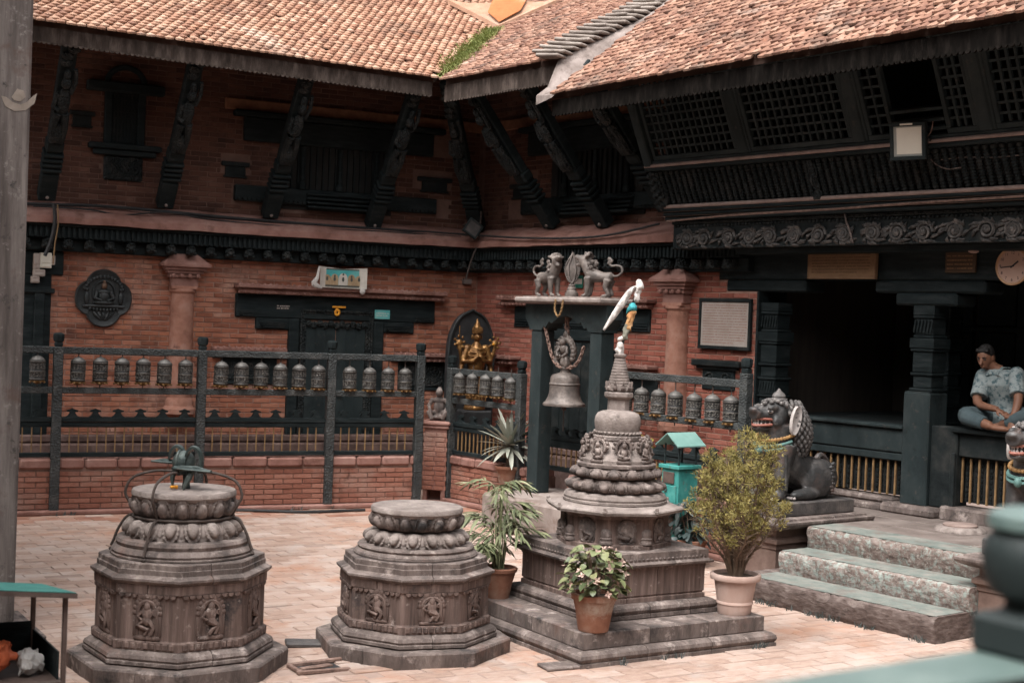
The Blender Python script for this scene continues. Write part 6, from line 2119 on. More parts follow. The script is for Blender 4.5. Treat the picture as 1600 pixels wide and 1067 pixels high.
def crumple(c, rx, ry, rz, n, seed):
    r = random.Random(seed); b = MB()
    b.ball(c, (rx * .85, ry * .85, rz * .85), 12, 8)
    for i in range(n):
        a = r.uniform(0, 6.28); h = r.uniform(-.6, .8)
        k = sqrt(max(0, 1 - h * h))
        b.ball((c[0] + rx * .7 * k * cos(a), c[1] + ry * .7 * k * sin(a), c[2] + rz * .7 * h), (rx * r.uniform(.2, .42), ry * r.uniform(.2, .42), rz * r.uniform(.15, .4)), 8, 6)
    return b
b = crumple((-.08, 0, .1), .15, .12, .11, 22, 3); crush(b.build('orange_side', M['orange_bag'], bgt, remesh=.006), .05, .07)
b = crumple((.1, -.0, .07), .06, .09, .085, 12, 5); b.tube([(.12, 0, .1), (.16, -.02, .05), (.18, -.02, .01)], [.05, .04, .012], 8); crush(b.build('white_side', M['white_bag'], bgt, remesh=.006), .045, .05)

# ================================================================== red brick pillar with a small stone statue
rp = G(680, 783)
rpt = thing('red_pillar', 'square red brick pillar between the two wheel railings with a lamp niche at its foot', 'pillar', (rp.x, rp.y + .12, 0), radians(-10))
b = MB()
b.box(-.14, .14, -.14, .14, .14, .92); b.box(-.14, -.09, -.14, .14, 0, .14); b.box(.09, .14, -.14, .14, 0, .14); b.box(-.09, .09, .05, .14, 0, .14); b.box(-.15, .15, -.16, .15, -.02, .012)
b.build('shaft', M['plaster_pink'], rpt)
P = Pieces('brick', 'brickwork', BRK, M['brick_low'])
for row in range(12):
    z = .17 + row * .06
    for k in range(2):
        L = .135
        for face in range(4):
            Mf = Matrix.Rotation(pi / 2 * face, 4, 'Z')
            off = (-.07 + .14 * k) if row % 2 == 0 else (-.07 + .14 * k)
            Mx = Mf @ T3(off + (.012 if row % 2 else -.012), -.14, z) @ Matrix.Diagonal((L - .01, .011, .05, 1))
            P.put(Mx, rpt.matrix_basis @ Mx.translation)
P.emit(rpt)
b = MB(); b.box(-.17, .17, -.17, .17, .905, .94, .012); b.box(-.185, .185, -.185, .185, .942, 1.0, .02)
b.build('capping', M['plaster_pink'], rpt)
sm = thing('small_stone_statue', 'small seated grey stone figure on top of the red brick pillar', 'statue', (rp.x, rp.y + .12, 1.001), radians(-10))
b = MB()
b.ball((0, 0, .04), (.12, .09, .04), 10, 6)
b.ball((0, .01, .16), (.075, .06, .1), 10, 8); b.ball((0, .01, .25), (.085, .055, .05), 10, 6)
b.ball((0, -.01, .345), (.048, .052, .058), 10, 8); b.ball((0, 0, .4), (.03, .03, .022), 8, 5)
for s in (-1, 1):
    b.tube([(s * .08, 0, .27), (s * .125, -.03, .18), (s * .09, -.09, .12)], [.03, .026, .02], 8)
    b.tube([(s * .05, -.01, .08), (s * .11, -.09, .1), (s * .06, -.1, .015)], [.045, .036, .03], 8)
b.build('figure', M['stone'], sm, remesh=.009, soft=1)

# ================================================================== golden statue in its dark pointed niche
TU, TY = .98, .78
tn = frame_thing('statue_niche', 'dark pointed arch panel standing behind the golden statue in the corner', 'niche', FA)
sc_ = lambda x, y, ly=TY: FA.px(x, y, ly)
ul, ur = sc_(706, 560)[0], sc_(776, 560)[0]
ztp = sc_(742, 488)[1]
um_ = (ul + ur) / 2; hw = (ur - ul) / 2
arch = [(ul, .6)] + [(um_ - hw * cos(i * pi / 20) ** .85, 1.85 + (ztp - 1.85) * sin(i * pi / 20) ** 1.1) for i in range(11)] 
arch = arch[:-1] + [(um_, ztp + .03)] + [(2 * um_ - x, z) for x, z in reversed(arch[:-1])]
b = MB(); b.extr(arch[::-1], (0, TY + .12, 0), (1, 0, 0), (0, 0, 1), (0, .1, 0))
bk = b.build('back_panel', M['black'], tn)
b = MB(); b.tube([(x, TY + .1, z) for x, z in arch], .016, 6)
b.build('rim', M['relief_black'], bk, smooth=True)
ts = thing('golden_statue', 'gilded standing deity statue with many arms and tall crown in the courtyard corner', 'statue', FA.w(um_ - .02, TY - .1, 0), FA.rot - radians(8))
kz = sc_(738, 507, TY - .1)[1]
zh = kz - .22      # chin
b = MB()
b.lathe([(.14, 1.12), (.14, 1.16), (.12, 1.18), (.115, 1.3), (.12, 1.42), (.09, 1.5), (.08, 1.55), (.1, 1.62), (.115, 1.7), (.125, zh - .14), (.06, zh - .04), (.035, zh)], 18)
for s in (-1, 1):
    b.ball((s * .12, 0, zh - .085), (.065, .055, .055), 8, 6)
    b.tube([(s * .13, 0, zh - .09), (s * .175, -.03, zh - .26), (s * .07, -.13, zh - .24), (s * .01, -.15, zh - .17)], [.052, .044, .032, .022], 8)
    b.tube([(s * .13, .02, zh - .1), (s * .2, .0, zh - .28), (s * .225, -.03, zh - .12), (s * .235, -.03, zh - .05)], [.04, .034, .024, .02], 8)
    b.tube([(s * .12, .03, zh - .12), (s * .2, .0, zh - .34), (s * .19, -.06, zh - .44)], [.04, .034, .022], 8)
    b.ball((s * .235, -.02, zh - .02), (.045, .035, .05), 8, 6)
    for k in range(7): b.ball((s * .235 + .065 * cos(k * .9), -.02 + .02 * sin(k * 3), zh - .01 + .075 * sin(k * .9)), (.022, .018, .024), 6, 4)
b.ball((0, -.01, zh + .065), (.05, .055, .066), 12, 9)
b.ball((0, -.066, zh + .06), (.01, .012, .016), 6, 5)
b.build('body', M['gold'], ts, remesh=.009, soft=1)
b = MB()
b.lathe([(.058, zh + .1), (.064, zh + .115), (.06, zh + .14), (.048, zh + .17), (.05, zh + .18), (.036, zh + .21), (.03, zh + .235), (.018, zh + .26), (.006, zh + .30)], 14)
for i in range(7):
    a = -pi / 2 + (i - 3) * .42
    b.tube([(.06 * cos(a), .06 * sin(a), zh + .11), (.064 * cos(a), .064 * sin(a), zh + .16), (.058 * cos(a), .058 * sin(a), zh + .19)], [.016, .013, .004], 6)
for s in (-1, 1): b.ball((s * .062, 0, zh + .06), (.014, .02, .035), 6, 5)
b.build('crown', M['gold'], ts, smooth=True)
b = MB()
for k in range(3):
    b.tube([(.10 * sin(a) * (1 + .18 * k), -.085 - .03 * cos(a), zh - .06 - .05 * k - .03 * cos(a)) for a in [-1.3 + 2.6 * i / 12 for i in range(13)]], .009, 5)
for i in range(6):
    b.tube([(-.11 + .044 * i, -.105, 1.45), (-.1 + .04 * i, -.125, 1.3), (-.11 + .044 * i, -.13, 1.18)], .012, 5)
b.tube([(-.235, -.02, zh + .02), (-.238, -.02, zh + .2)], .006, 5)
b.build('jewellery', M['gold'], ts, smooth=True)
b = MB(); b.box(-.2, .2, -.16, .16, 0, 1.118, .02); b.build('plinth', M['black'], ts)
b = MB(); b.ball((.2, -.09, zh - .02), (.016, .014, .016), 7, 5); b.build('marigold', M['marigold'], ts, smooth=True)

# ================================================================== things on the walls
t = frame_thing('relief_medallion', 'black eight lobed relief medallion of a seated figure on the brick wall', 'relief plaque', FA)
mu_, mz = A(161, 466)
b = MB()
n = 96
def lob(a): 
    k = .325 * (1 - .15 * (1 - abs(cos(2 * a))) ** 1.6) + .012 * abs(sin(a)) ** 14
    return k
outer = [(mu_ + lob(2 * pi * i / n) * cos(2 * pi * i / n) * 1.03, mz + lob(2 * pi * i / n) * sin(2 * pi * i / n) * 1.04) for i in range(n)]
ring = lambda f, y: [(mu_ + (x - mu_) * f, y, mz + (z - mz) * f) for x, z in outer]
b.rings([ring(1, WY - .016), ring(1, WY - .05), ring(.96, WY - .062), ring(.9, WY - .05), ring(.5, WY - .046)][::1])
pl_ = b.build('plate', M['relief_black'], t, smooth=True)
b = MB()
y0 = WY - .055
b.ball((mu_, y0 - .012, mz + .02), (.07, .035, .075), 12, 8)
b.ball((mu_, y0 - .012, mz + .075), (.085, .03, .035), 10, 6)
b.ball((mu_, y0 - .016, mz - .055), (.13, .04, .032), 12, 6)
for s in (-1, 1):
    b.tube([(mu_ + s * .08, y0 - .015, mz + .08), (mu_ + s * .105, y0 - .03, mz + .0), (mu_ + s * .03, y0 - .05, mz - .03)], [.022, .02, .016], 7)
    b.ball((mu_ + s * .2, y0 - .005, mz + .0), (.032, .025, .085), 8, 6); b.ball((mu_ + s * .2, y0 - .01, mz + .1), (.024, .024, .028), 8, 6)
b.tube([(mu_ + .13 * cos(a), y0 - .004, mz + .06 + .15 * sin(a)) for a in [-.5 + (pi + 1) * i / 16 for i in range(17)]], .014, 6)
b.tube([(mu_ - .24, y0 - .005, mz - .1), (mu_, y0 - .02, mz - .095), (mu_ + .24, y0 - .005, mz - .1)], .02, 6)
for i in range(9): b.ball((mu_ - .16 + .04 * i, y0 - .01, mz - .13 - .012 * cos((i - 4) * .4)), (.018, .02, .025), 6, 5)
for i in range(15):
    a = .25 + (pi - .5) * i / 14
    b.ball((mu_ + .23 * cos(a), y0, mz + .06 + .2 * sin(a)), (.026, .018, .024), 6, 4)
for i in range(5): b.tube([(mu_ + (-.12 + .06 * i), y0, mz - .17), (mu_ + (-.08 + .04 * i), y0 - .02, mz - .21), (mu_ + (-.03 + .015 * i), y0, mz - .26)], .014, 5)
b.build('seated_relief', M['relief_black'], pl_, smooth=True)
b = MB(); b.ball((mu_, y0 - .02, mz + .15), (.034, .034, .042), 10, 8); b.ball((mu_, y0 - .015, mz + .195), (.018, .018, .022), 8, 5)
M['bronze_face'] = mat('bronze_face', [(.09, .055, .035), (.17, .1, .07)], scale=12, rough=.45, metal=.3)
b.build('relief_head', M['bronze_face'], pl_, smooth=True)

def wq(fr, x0, y0, x1, y1, ly):
    a = fr.px(x0, y0, ly); c = fr.px(x1, y1, ly)
    return min(a[0], c[0]), max(a[0], c[0]), min(a[1], c[1]), max(a[1], c[1])
M['pic_teal'] = mat('pic_teal', [(.03, .22, .24), (.07, .33, .33), (.17, .4, .38)], scale=4, rough=.6, bump=0)
M['pic_dark'] = mat('pic_dark', [(.04, .05, .045), (.08, .08, .07)], scale=9, rough=.6, bump=0)
M['pic_tan'] = mat('pic_tan', [(.25, .16, .09), (.42, .32, .2)], scale=14, rough=.6, bump=0)
M['pic_pale'] = mat('pic_pale', [(.42, .38, .33), (.55, .51, .46)], scale=14, rough=.6, bump=0)
yP = WY - .26
u0, u1, z0, z1 = wq(FA, 499, 416, 571, 452, yP)
t = frame_thing('cloth_poster', 'curled cloth poster of figures on a turquoise ground hung over the carved door', 'poster', FA)
b = MB()
cols = 12
ringv = []
for i in range(cols + 1):
    s = i / cols
    u = u0 + (u1 - u0) * s; curl = .05 * max(0, abs(s - .5) - .38) / .12
    dz = -.02 * (1 - abs(2 * s - 1))
    ringv.append([(u, yP - curl, z0 - .0), (u, yP - curl, z1 + dz), (u, yP - curl + .006, z1 + dz), (u, yP - curl + .006, z0)])
b.rings(ringv)
sheet = b.build('sheet', M['pic_pale'], t, smooth=True)
b = MB(); b.tube(smoothpath([(u0 - .01, yP - .04, z1), (u0 - .04, yP - .06, z0 + .12), (u0 - .08, yP - .06, z0 + .04), (u0 + .03, yP - .05, z0 - .01)], 4), [.012, .014, .018, .02, .024, .028, .032, .034, .036, .034, .03, .022, .012], 6, flat=.5)
b.ball((u1 - .05, yP - .03, z0 - .03), (.04, .03, .045), 8, 6)
b.build('curled_edge', M['white_cloth'], sheet, smooth=True)
fx = lambda s: u0 + (u1 - u0) * s
fz_ = lambda s: z0 + (z1 - z0) * s
b = MB(); b.box(fx(.07), fx(.95), yP - .0035, yP - .0005, fz_(.06), fz_(.86)); b.build('picture_ground', M['pic_teal'], sheet)
b = MB(); b.box(fx(.07), fx(.95), yP - .0037, yP - .0008, fz_(.86), fz_(.93)); b.box(fx(.08), fx(.94), yP - .006, yP - .0037, fz_(.06), fz_(.14)); b.build('picture_band', M['pic_dark'], sheet)
HP = z1 - z0
for k, s in enumerate((.17, .33, .51, .69, .85)):
    h = .62 + .3 * (1 - abs(k - 2) / 2)
    b = MB(); w_ = .05 if k != 2 else .06
    b.extr([(w_ * cos(a), .3 * HP * h * sin(a)) for a in [i * pi / 8 for i in range(9)]] + [(-w_, -.3 * HP), (w_, -.3 * HP)], (fx(s), yP - .0037 - .0003 * k, fz_(.14) + .3 * HP), (1, 0, 0), (0, 0, 1), (0, -.002, 0))
    b.build('picture_figure', M['pic_tan'] if k != 2 else M['pic_pale'], sheet)
    b = MB(); b.extr([(.016 * cos(a), .13 * HP * h * sin(a)) for a in [i * pi / 6 for i in range(12)]], (fx(s), yP - .0065 - .0003 * k, fz_(.14) + .28 * HP), (1, 0, 0), (0, 0, 1), (0, -.002, 0)); b.ball((fx(s), yP - .008, fz_(.14) + .56 * HP * h), (.013, .003, .015), 8, 5)
    b.build('picture_figure', M['pic_dark'], sheet)
def text_lines(parent, u0, u1, z0, z1, y, n, m, seed, h=.45, name='lettering'):
    """rows of small raised marks standing for lettering too small to read"""
    r = random.Random(seed); b = MB()
    dz = (z1 - z0) / n
    for i in range(n):
        zc = z1 - dz * (i + .5)
        u = u0; end = u1 - (r.random() * .3 * (u1 - u0) if i == n - 1 else 0)
        while u < end:
            w_ = r.uniform(.006, .03)
            if u + w_ > end: break
            b.box(u, u + w_, y - .0015, y, zc - dz * h * .5 * r.uniform(.6, 1), zc + dz * h * .5 * r.uniform(.7, 1))
            u += w_ + (r.uniform(.003, .006) if r.random() < .8 else .014)
    return b.build(name, m, parent, kind='stuff')
yN = WY - .052
u0, u1, z0, z1 = wq(FA, 586, 484, 609, 499, yN - .012)
b = MB(); b.box(u0, u1, yN - .012, yN - .002, z0, z1, .003)
t = b.build('name_plate', M['turq_dark'] if 'turq_dark' in M else M['pic_teal'], label='small turquoise plate on the right of the carved door lintel', cat='sign'); t.matrix_basis = FA.M.copy()
text_lines(t, u0 + .02, u1 - .02, z0 + .03, z1 - .03, yN - .012, 2, M['pic_pale'], 3, .4)
u0, u1, z0, z1 = wq(FA, 433, 476, 453, 484, yN)
t = frame_thing('painted_lettering', 'two short lines of white painted lettering on the left of the door lintel', 'lettering', FA)
text_lines(t, u0, u1, z0, z1, yN - .001, 2, M['paper'], 5, .6)
b = MB(); 
for i in range(9):
    a = i * 2.4; u, z = FA.px(527 + 3 * cos(a), 488 + 4 * sin(a), WY - .1)
    b.ball((u, WY - .1, z), (.018, .016, .018), 6, 4)
u, z = FA.px(531, 480, WY - .09); b.box(u - .1, u + .08, WY - .1, WY - .08, z - .012, z + .012, .005)
t = b.build('door_garland', M['marigold'], label='orange marigold garland hung at the top of the carved door', cat='garland'); t.matrix_basis = FA.M.copy()
# white plaque with text
yQ = WB - .03
u0, u1, z0, z1 = wq(FB, 1096, 470, 1168, 544, yQ - .02)
t = frame_thing('inscribed_plaque', 'white inscribed stone plaque in a dark frame on the red brick wall', 'plaque', FB)
b = MB(); b.box(u0, u1, yQ - .015, yQ, z0, z1, .004); ps = b.build('stone_panel', M['paper'], t)
b = MB()
for (a, c, d, e) in ((u0 - .03, u1 + .03, z1 - .01, z1 + .03), (u0 - .03, u1 + .03, z0 - .03, z0 + .01)): b.box(a, c, yQ - .03, yQ + .01, d, e, .004)
for (a, c) in ((u0 - .03, u0 + .005), (u1 - .005, u1 + .03)): b.box(a, c, yQ - .029, yQ + .01, z0 + .01, z1 - .01, .004)
b.build('frame', M['timber_old'], t)
M['ink'] = mat('ink', [(.24, .13, .1), (.34, .22, .18)], scale=30, rough=.9, bump=0)
text_lines(ps, u0 + .035, u1 - .03, z0 + .03, z1 - .03, yQ - .0152, 15, M['ink'], 8, .42)
# green sign behind the finial
u0, u1, z0, z1 = wq(FB, 895, 430, 910, 450, WB - .03)
M['sign_green'] = mat('sign_green', [(.01, .09, .065), (.02, .12, .09)], scale=8, rough=.5, bump=0)
b = MB(); b.box(u0, u1, WB - .03, WB - .015, z0, z1, .002)
t = b.build('wall_sign', M['sign_green'], label='small green and white sign on the wall behind the right bronze lion', cat='sign'); t.matrix_basis = FB.M.copy()
b = MB(); b.box(u0 + .01, u1 - .01, WB - .032, WB - .0302, z0 + (z1 - z0) * .3, z0 + (z1 - z0) * .72); b.build('white_field', M['paper'], t)
# notice board, small board, clock, lamp under the frieze
u0, u1, z0, z1 = wq(FB, 1265, 386, 1366, 434, WB - .1)
t = frame_thing('notice_board', 'brown notice board with faded writing hung over the dark porch', 'notice board', FB)
b = MB(); b.box(u0, u1, WB - .1, WB - .07, z0, min(z1, 3.12), .004); bo = b.build('panel', M['board'], t)
M['ink_brown'] = mat('ink_brown', [(.09, .05, .025), (.13, .075, .04)], scale=20, rough=.9, bump=0)
text_lines(bo, u0 + .04, u1 - .04, z0 + .04, min(z1, 3.12) - .03, WB - .1, 7, M['ink_brown'], 14, .5)
b = MB()
zt_ = min(z1, 3.12)
for (a, c, d, e) in ((u0 - .012, u1 + .012, z0 - .012, z0 + .004), (u0 - .012, u0 + .004, z0 + .004, zt_), (u1 - .004, u1 + .012, z0 + .004, zt_)): b.box(a, c, WB - .108, WB - .06, d, e, .003)
b.build('frame', M['board'], t)
u0, u1, z0, z1 = wq(FB, 1478, 394, 1524, 426, WB - .06)
M['board_dark'] = mat('board_dark', [(.045, .028, .016), (.075, .045, .026)], scale=8, rough=.8)
b = MB(); b.box(u0, u1, WB - .065, WB - .042, z0, z1, .003)
t = b.build('dark_board', M['board_dark'], label='small dark board on the porch lintel left of the clock', cat='board'); t.matrix_basis = FB.M.copy()
text_lines(t, u0 + .02, u1 - .02, z0 + .02, z1 - .02, WB - .065, 4, M['board'], 15, .4)
cu, cz = FB.px(1580, 416, WB - .12)
t = thing('wall_clock', 'round wall clock with pinkish face above the porch, hands at quarter to two', 'clock', FB.w(cu, WB - .08, cz), FB.rot)
RC = .165
M['clock_face'] = mat('clock_face', [(.36, .23, .18), (.42, .29, .23)], scale=3, rough=.5, bump=0)
M['clock_rim'] = mat('clock_rim', [(.3, .17, .09), (.42, .26, .15)], scale=6, rough=.4, bump=0)
cyl = lambda r0, y0, y1: [[(r0 * cos(a), y, r0 * sin(a)) for a in [2 * pi * i / 40 for i in range(40)]] for y in (y0, y1)]
b = MB(); b.rings(cyl(RC * .93, -.022, .035)); fc = b.build('face', M['clock_face'], t)
b = MB(); b.tube([(RC * .97 * cos(a), -.018, RC * .97 * sin(a)) for a in [2 * pi * i / 40 for i in range(40)]], .013, 8, True); b.build('rim', M['clock_rim'], t, smooth=True)
for h in range(1, 13):
    a = pi / 2 - h * pi / 6
    fcv = bpy.data.curves.new('numeral', 'FONT'); fcv.body = str(h); fcv.size = .038; fcv.align_x = 'CENTER'; fcv.align_y = 'CENTER'; fcv.extrude = .0006
    fcv.materials.append(M['black'])
    tmp = bpy.data.objects.new('numeral_curve', fcv); COL.objects.link(tmp)
    me = bpy.data.meshes.new_from_object(tmp); bpy.data.objects.remove(tmp)
    o = bpy.data.objects.new('numeral', me); reg(o, fc)
    o.matrix_basis = T3(RC * .74 * cos(a), -.0232, RC * .74 * sin(a)) @ R3(pi / 2, 0, 0)
for nm, ang, L, w_ in (('hour_hand', pi / 2 - (1.75) * pi / 6, .075, .007), ('minute_hand', pi / 2 - 44 * pi / 30, .115, .005)):
    b = MB(); b.box(-.02, L, -.003, 0, -w_, w_)
    o = b.build(nm, M['black'], t); o.matrix_basis = T3(0, -.0245 - (.003 if nm[0] == 'm' else 0), 0) @ Matrix.Rotation(-ang, 4, 'Y')
lu_, lz_ = FB.px(1522, 378, .98)
b = MB(); b.lathe([(.115, .035), (.115, .02), (.09, .01), (.05, .0), (.045, -.03), (.02, -.04)][::-1], 20)
t = b.build('ceiling_lamp', M['pink_pot'], label='round pinkish ceiling lamp under the carved frieze beside the clock', cat='lamp', smooth=True); t.location = FB.w(lu_, .98, 3.135 - .037)
# floodlights
def floodlight(label, p, rz, tilt, roll, s):
    t = thing('floodlight', label, 'floodlight', p, rz)
    t.rotation_euler = Euler((tilt, roll, rz))
    b = MB(); b.rings([[(x * a, y, z * a) for x, z in ((-s, -s), (s, -s), (s, s), (-s, s))] for a, y in ((1.0, 0), (1.0, .035), (.8, .07), (.5, .09))]); b.build('housing', M['timber_green'], t)
    b = MB(); q = .8
    for (x0, x1, z0, z1) in ((-s, s, s * q, s), (-s, s, -s, -s * q), (-s, -s * q, -s * q, s * q), (s * q, s, -s * q, s * q)): b.box(x0, x1, -.02, .0, z0, z1, .004)
    b.build('bezel', M['timber_green'], t)
    b = MB(); b.box(-s * q, s * q, -.008, -.002, -s * q, s * q); b.build('lens', M['lens'], t)
    b = MB(); b.box(-s * q * .78, s * q * .95, -.011, -.0085, -s * q * .85, s * q * .92); b.box(-s * .4, s * .3, -.022, -.0205, s * .86, s * .95); b.build('reflector', M['lens_pale'], t)
    b = MB(); b.tube([(-s * 1.06, .03, 0), (-s * 1.06, .12, 0), (0, .15, 0), (s * 1.06, .12, 0), (s * 1.06, .03, 0)], .012, 5); b.build('bracket', M['iron'], t)
    return t
M['lens'] = mat('lens', [(.22, .24, .22), (.36, .37, .34)], scale=3, rough=.3, bump=0, spec=.5)
M['lens_pale'] = mat('lens_pale', [(.6, .57, .48), (.72, .69, .6)], scale=3, rough=.35, bump=0, spec=.5)
yl = lp(zm) - .22
u, z = FB.px(1419, 221, yl)
floodlight('square floodlight with pale lens fixed on the lattice gallery ledge', FB.w(u, yl, z), FB.rot + radians(14), .16, 0, .165)
u, z = FA.px(739, 357, WY - .62)
M['lens_pale2'] = M['lens']
f2 = floodlight('small tilted floodlight on a thin arm at the inner corner of the brick wings', FA.w(u, WY - .62, z), FA.rot - radians(10), -.2, radians(33), .105)
for ch in f2.children:
    if ch.name.startswith(('reflector', 'lens')): ch.data.materials[0] = M['stone_dark']
pth = [FA.w(*(lambda q: (q[0], WY - .5, q[1]))(FA.px(x, y, WY - .5))) for x, y in ((752, 330), (748, 375), (737, 405), (728, 436))]
b = MB(); b.tube(smoothpath(pth, 3), .012, 6)
b.build('light_arm', M['iron'], label='thin iron arm carrying the small tilted floodlight', cat='iron arm', smooth=True)
u, z = FA.px(729, 440, WY - .06)
b = MB(); b.box(-.055, .055, -.05, .03, -.035, .035, .006)
t = b.build('socket_box', M['lime'], label='pale socket box on the wall at the foot of the floodlight arm', cat='socket box'); t.matrix_basis = FA.M @ T3(u, WY - .06, z)
u, z = FA.px(66, 416, WY - .12)
t = thing('junction_box', 'grubby white electric meter box beside the big timber pillar', 'electric box', FA.w(u, WY - .12, z), FA.rot)
for (x0, x1, z0, z1, m_) in ((-.03, .1, -.02, .16, 'lens_pale'), (-.1, -.031, -.04, .15, 'paper'), (-.1, .03, -.12, -.041, 'paper'), (.101, .14, .02, .13, 'paper'), (-.12, -.03, -.2, -.121, 'paper')):
    b = MB(); b.box(x0, x1, -.05, .07, z0, z1, .006)
    for k in range(2): b.box(x0 + .015, x1 - .015, -.058, -.049, z0 + .015 + .045 * k, z0 + .035 + .045 * k, .003)
    b.build('module', M[m_], t)
# cables along the ledges
def cable(fr, pts, ly, rad, label, m='black', jit=0.0, seed=0):
    r = random.Random(seed)
    P = []
    for x, y in pts:
        u, z = fr.px(x, y, ly); P.append(fr.w(u, ly + r.uniform(-jit, jit), z + r.uniform(-jit, jit)))
    b = MB(); b.tube(smoothpath(P, 5), rad, 5)
    return b.build('cable', M[m], label=label, cat='cable', smooth=True)
yc = WY - .2
cable(FA, [(-60, 312), (52, 319), (150, 322), (250, 330), (330, 338), (450, 348), (560, 356), (650, 362), (735, 368)], yc, .021, 'thick black cable lying along the top of the long wing ledge')
cable(FA, [(52, 322), (140, 328), (190, 336), (260, 332), (330, 343), (470, 356), (600, 362), (720, 370)], yc - .06, .010, 'thinner black cable sagging in front of the thick one on the long ledge')
cable(FA, [(84, 318), (86, 345), (80, 375), (70, 400)], WY - .4, .022, 'black cable dropping from the ledge to the electric box')
cable(FA, [(90, 320), (91, 350), (86, 380), (83, 412)], WY - .42, .008, 'thin yellowish cable beside the black one above the electric box', 'yellow_bar')
cable(FB, [(745, 368), (820, 372), (900, 372), (960, 366), (1030, 350)], WB - .4, .014, 'black cable along the side wing ledge')
yf = FY - .2
cable(FB, [(1042, 346), (1150, 336), (1300, 327), (1420, 318), (1610, 306)], FY - .205, .011, 'pale cable running along the ledge over the carved frieze', 'rust')
cable(FB, [(1318, 325), (1322, 345), (1328, 362), (1333, 380)], FY - .05, .010, 'short grey pipe end hanging down over the carved frieze', 'stone')
cable(FB, [(1447, 236), (1460, 255), (1480, 264), (1502, 262)], lp(3.75) - .06, .006, 'loose wire drooping right of the gallery floodlight', 'stone')
cable(FB, [(1470, 250), (1510, 246), (1560, 246), (1612, 240)], lp(3.75) - .05, .004, 'fine wire strung across the gallery spindles', 'stone')
cable(FB, [(1447, 216), (1455, 205), (1458, 188)], lp(4.1) - .06, .006, 'short wire rising behind the gallery floodlight', 'rust')
P = [FA.w(FA.at(x, y, 0)[0], FA.at(x, y, 0)[1], .02) for x, y in ((330, 799), (400, 800), (470, 802), (540, 800), (570, 799))]
b = MB(); b.tube(smoothpath(P, 5), .018, 6)
b.build('hose', M['black'], label='black hose lying on the paving along the long low wall', cat='hose', smooth=True)

# lotus medallion on the platform
t = thing('lotus_disc', 'carved stone lotus disc set on the temple platform above the steps', 'lotus disc', FB.w(*FB.at(1500, 829, .58), .574))
pf = [(.15 + .075 * (1 - k / 9), .004 + .045 * sin(k / 9 * pi / 2)) for k in range(10)]
lotus_ring(pf, 14, .014, seg=8, flip=True).build('petal_ring', M['stone_pale'], t, smooth=True, sharp=60)
b = MB(); b.lathe([(.15, .03), (.15, .062), (.135, .07), (.02, .071)], 32); b.build('centre', M['dust_ledge'], t, smooth=True)

# ================================================================== turquoise offering box
t = frame_thing('offering_box', 'turquoise metal offering box with a tiny gabled roof, behind the bushy cypress', 'offering box', FB)
dy = -.62
du = FB.px(1057, 760, dy)[0]
def bx_(x, y): return FB.px(x, y, dy)
D_ = proj(FB.w(du, dy, 0))[2]
zt = bx_(1056, 727)[1]
w2, dp = .21, .27
b = MB(); b.box(du - w2, du + .02, dy, dy + dp, .14, zt - .04, .008); b.build('cabinet', M['turq'], t)
b = MB(); b.box(du - w2 - .025, du + .045, dy - .025, dy + dp + .02, zt - .038, zt, .006); b.build('top', M['turq'], t)
b = MB(); b.box(du - w2 + .03, du - .03, dy - .014, dy - .001, zt - .18, zt - .07, .004); b.build('slot_panel', M['metal_brown'], t)
b = MB(); b.box(du - w2 + .02, du, dy - .012, dy - .001, zt - .4, zt - .2, .004)
dd = b.build('drawer', M['turq'], t)
b = MB(); b.tube([(du - .13 + .02 * cos(a), dy - .022, zt - .24 + .02 * sin(a)) for a in [i * pi / 5 for i in range(10)]], .005, 5, True); b.build('handle', M['iron'], dd)
b = MB(); b.box(du - w2 + .03, du - .02, dy - .014, dy - .001, zt - .62, zt - .44, .004); b.build('lower_panel', M['lime'], t)
for x in (du - w2 + .02, du):
    for y in (dy + .02, dy + dp - .02):
        b = MB(); b.box(x - .018, x + .018, y - .018, y + .018, 0, .1395, .003); b.build('leg', M['turq'], t)
        b = MB(); b.box(x - .007, x + .007, y - .007, y + .007, zt, zt + .2); b.build('roof_post', M['timber_green'], t)
b = MB(); zz = zt + .2; xm = du - w2 / 2 + .01
for s in (-1, 1):
    e = xm + s * (w2 / 2 + .05)
    b.add([(xm, dy - .06, zz + .11), (e, dy - .06, zz - .01), (e, dy + dp + .05, zz - .01), (xm, dy + dp + .05, zz + .11), (xm, dy - .06, zz + .1), (e, dy - .06, zz - .022), (e, dy + dp + .05, zz - .022), (xm, dy + dp + .05, zz + .1)], [(0, 1, 2, 3), (7, 6, 5, 4), (0, 4, 5, 1), (1, 5, 6, 2), (2, 6, 7, 3), (3, 7, 4, 0)])
M['turq_pale'] = mat('turq_pale', [(.1, .2, .18), (.17, .28, .25)], scale=5, rough=.5, bump=.1)
b.build('roof', M['turq_pale'], t)

# ================================================================== plants
M['leaf_begonia'] = mat('leaf_begonia', [(.03, .045, .02), (.075, .095, .042), (.15, .165, .075), (.25, .23, .12)], scale=9, isl=.65, rough=.5, bump=.2, spec=.4)
M['leaf_palm'] = mat('leaf_palm', [(.035, .05, .02), (.085, .1, .048), (.17, .18, .095), (.27, .25, .165)], scale=6, isl=.65, rough=.55, bump=.1)
M['leaf_yucca'] = mat('leaf_yucca', [(.14, .15, .12), (.26, .265, .22), (.4, .39, .335)], scale=5, isl=.5, rough=.5, bump=.1, streak=(1, 1, 1))
M['leaf_cypress'] = mat('leaf_cypress', [(.06, .052, .018), (.135, .115, .034), (.25, .205, .065), (.18, .11, .06)], scale=13, isl=.35, rough=.8, bump=0)
M['leaf_dark'] = mat('leaf_dark', [(.014, .024, .024), (.038, .052, .05), (.1, .11, .105)], scale=6, isl=.6, rough=.4, bump=.1, spec=.5)
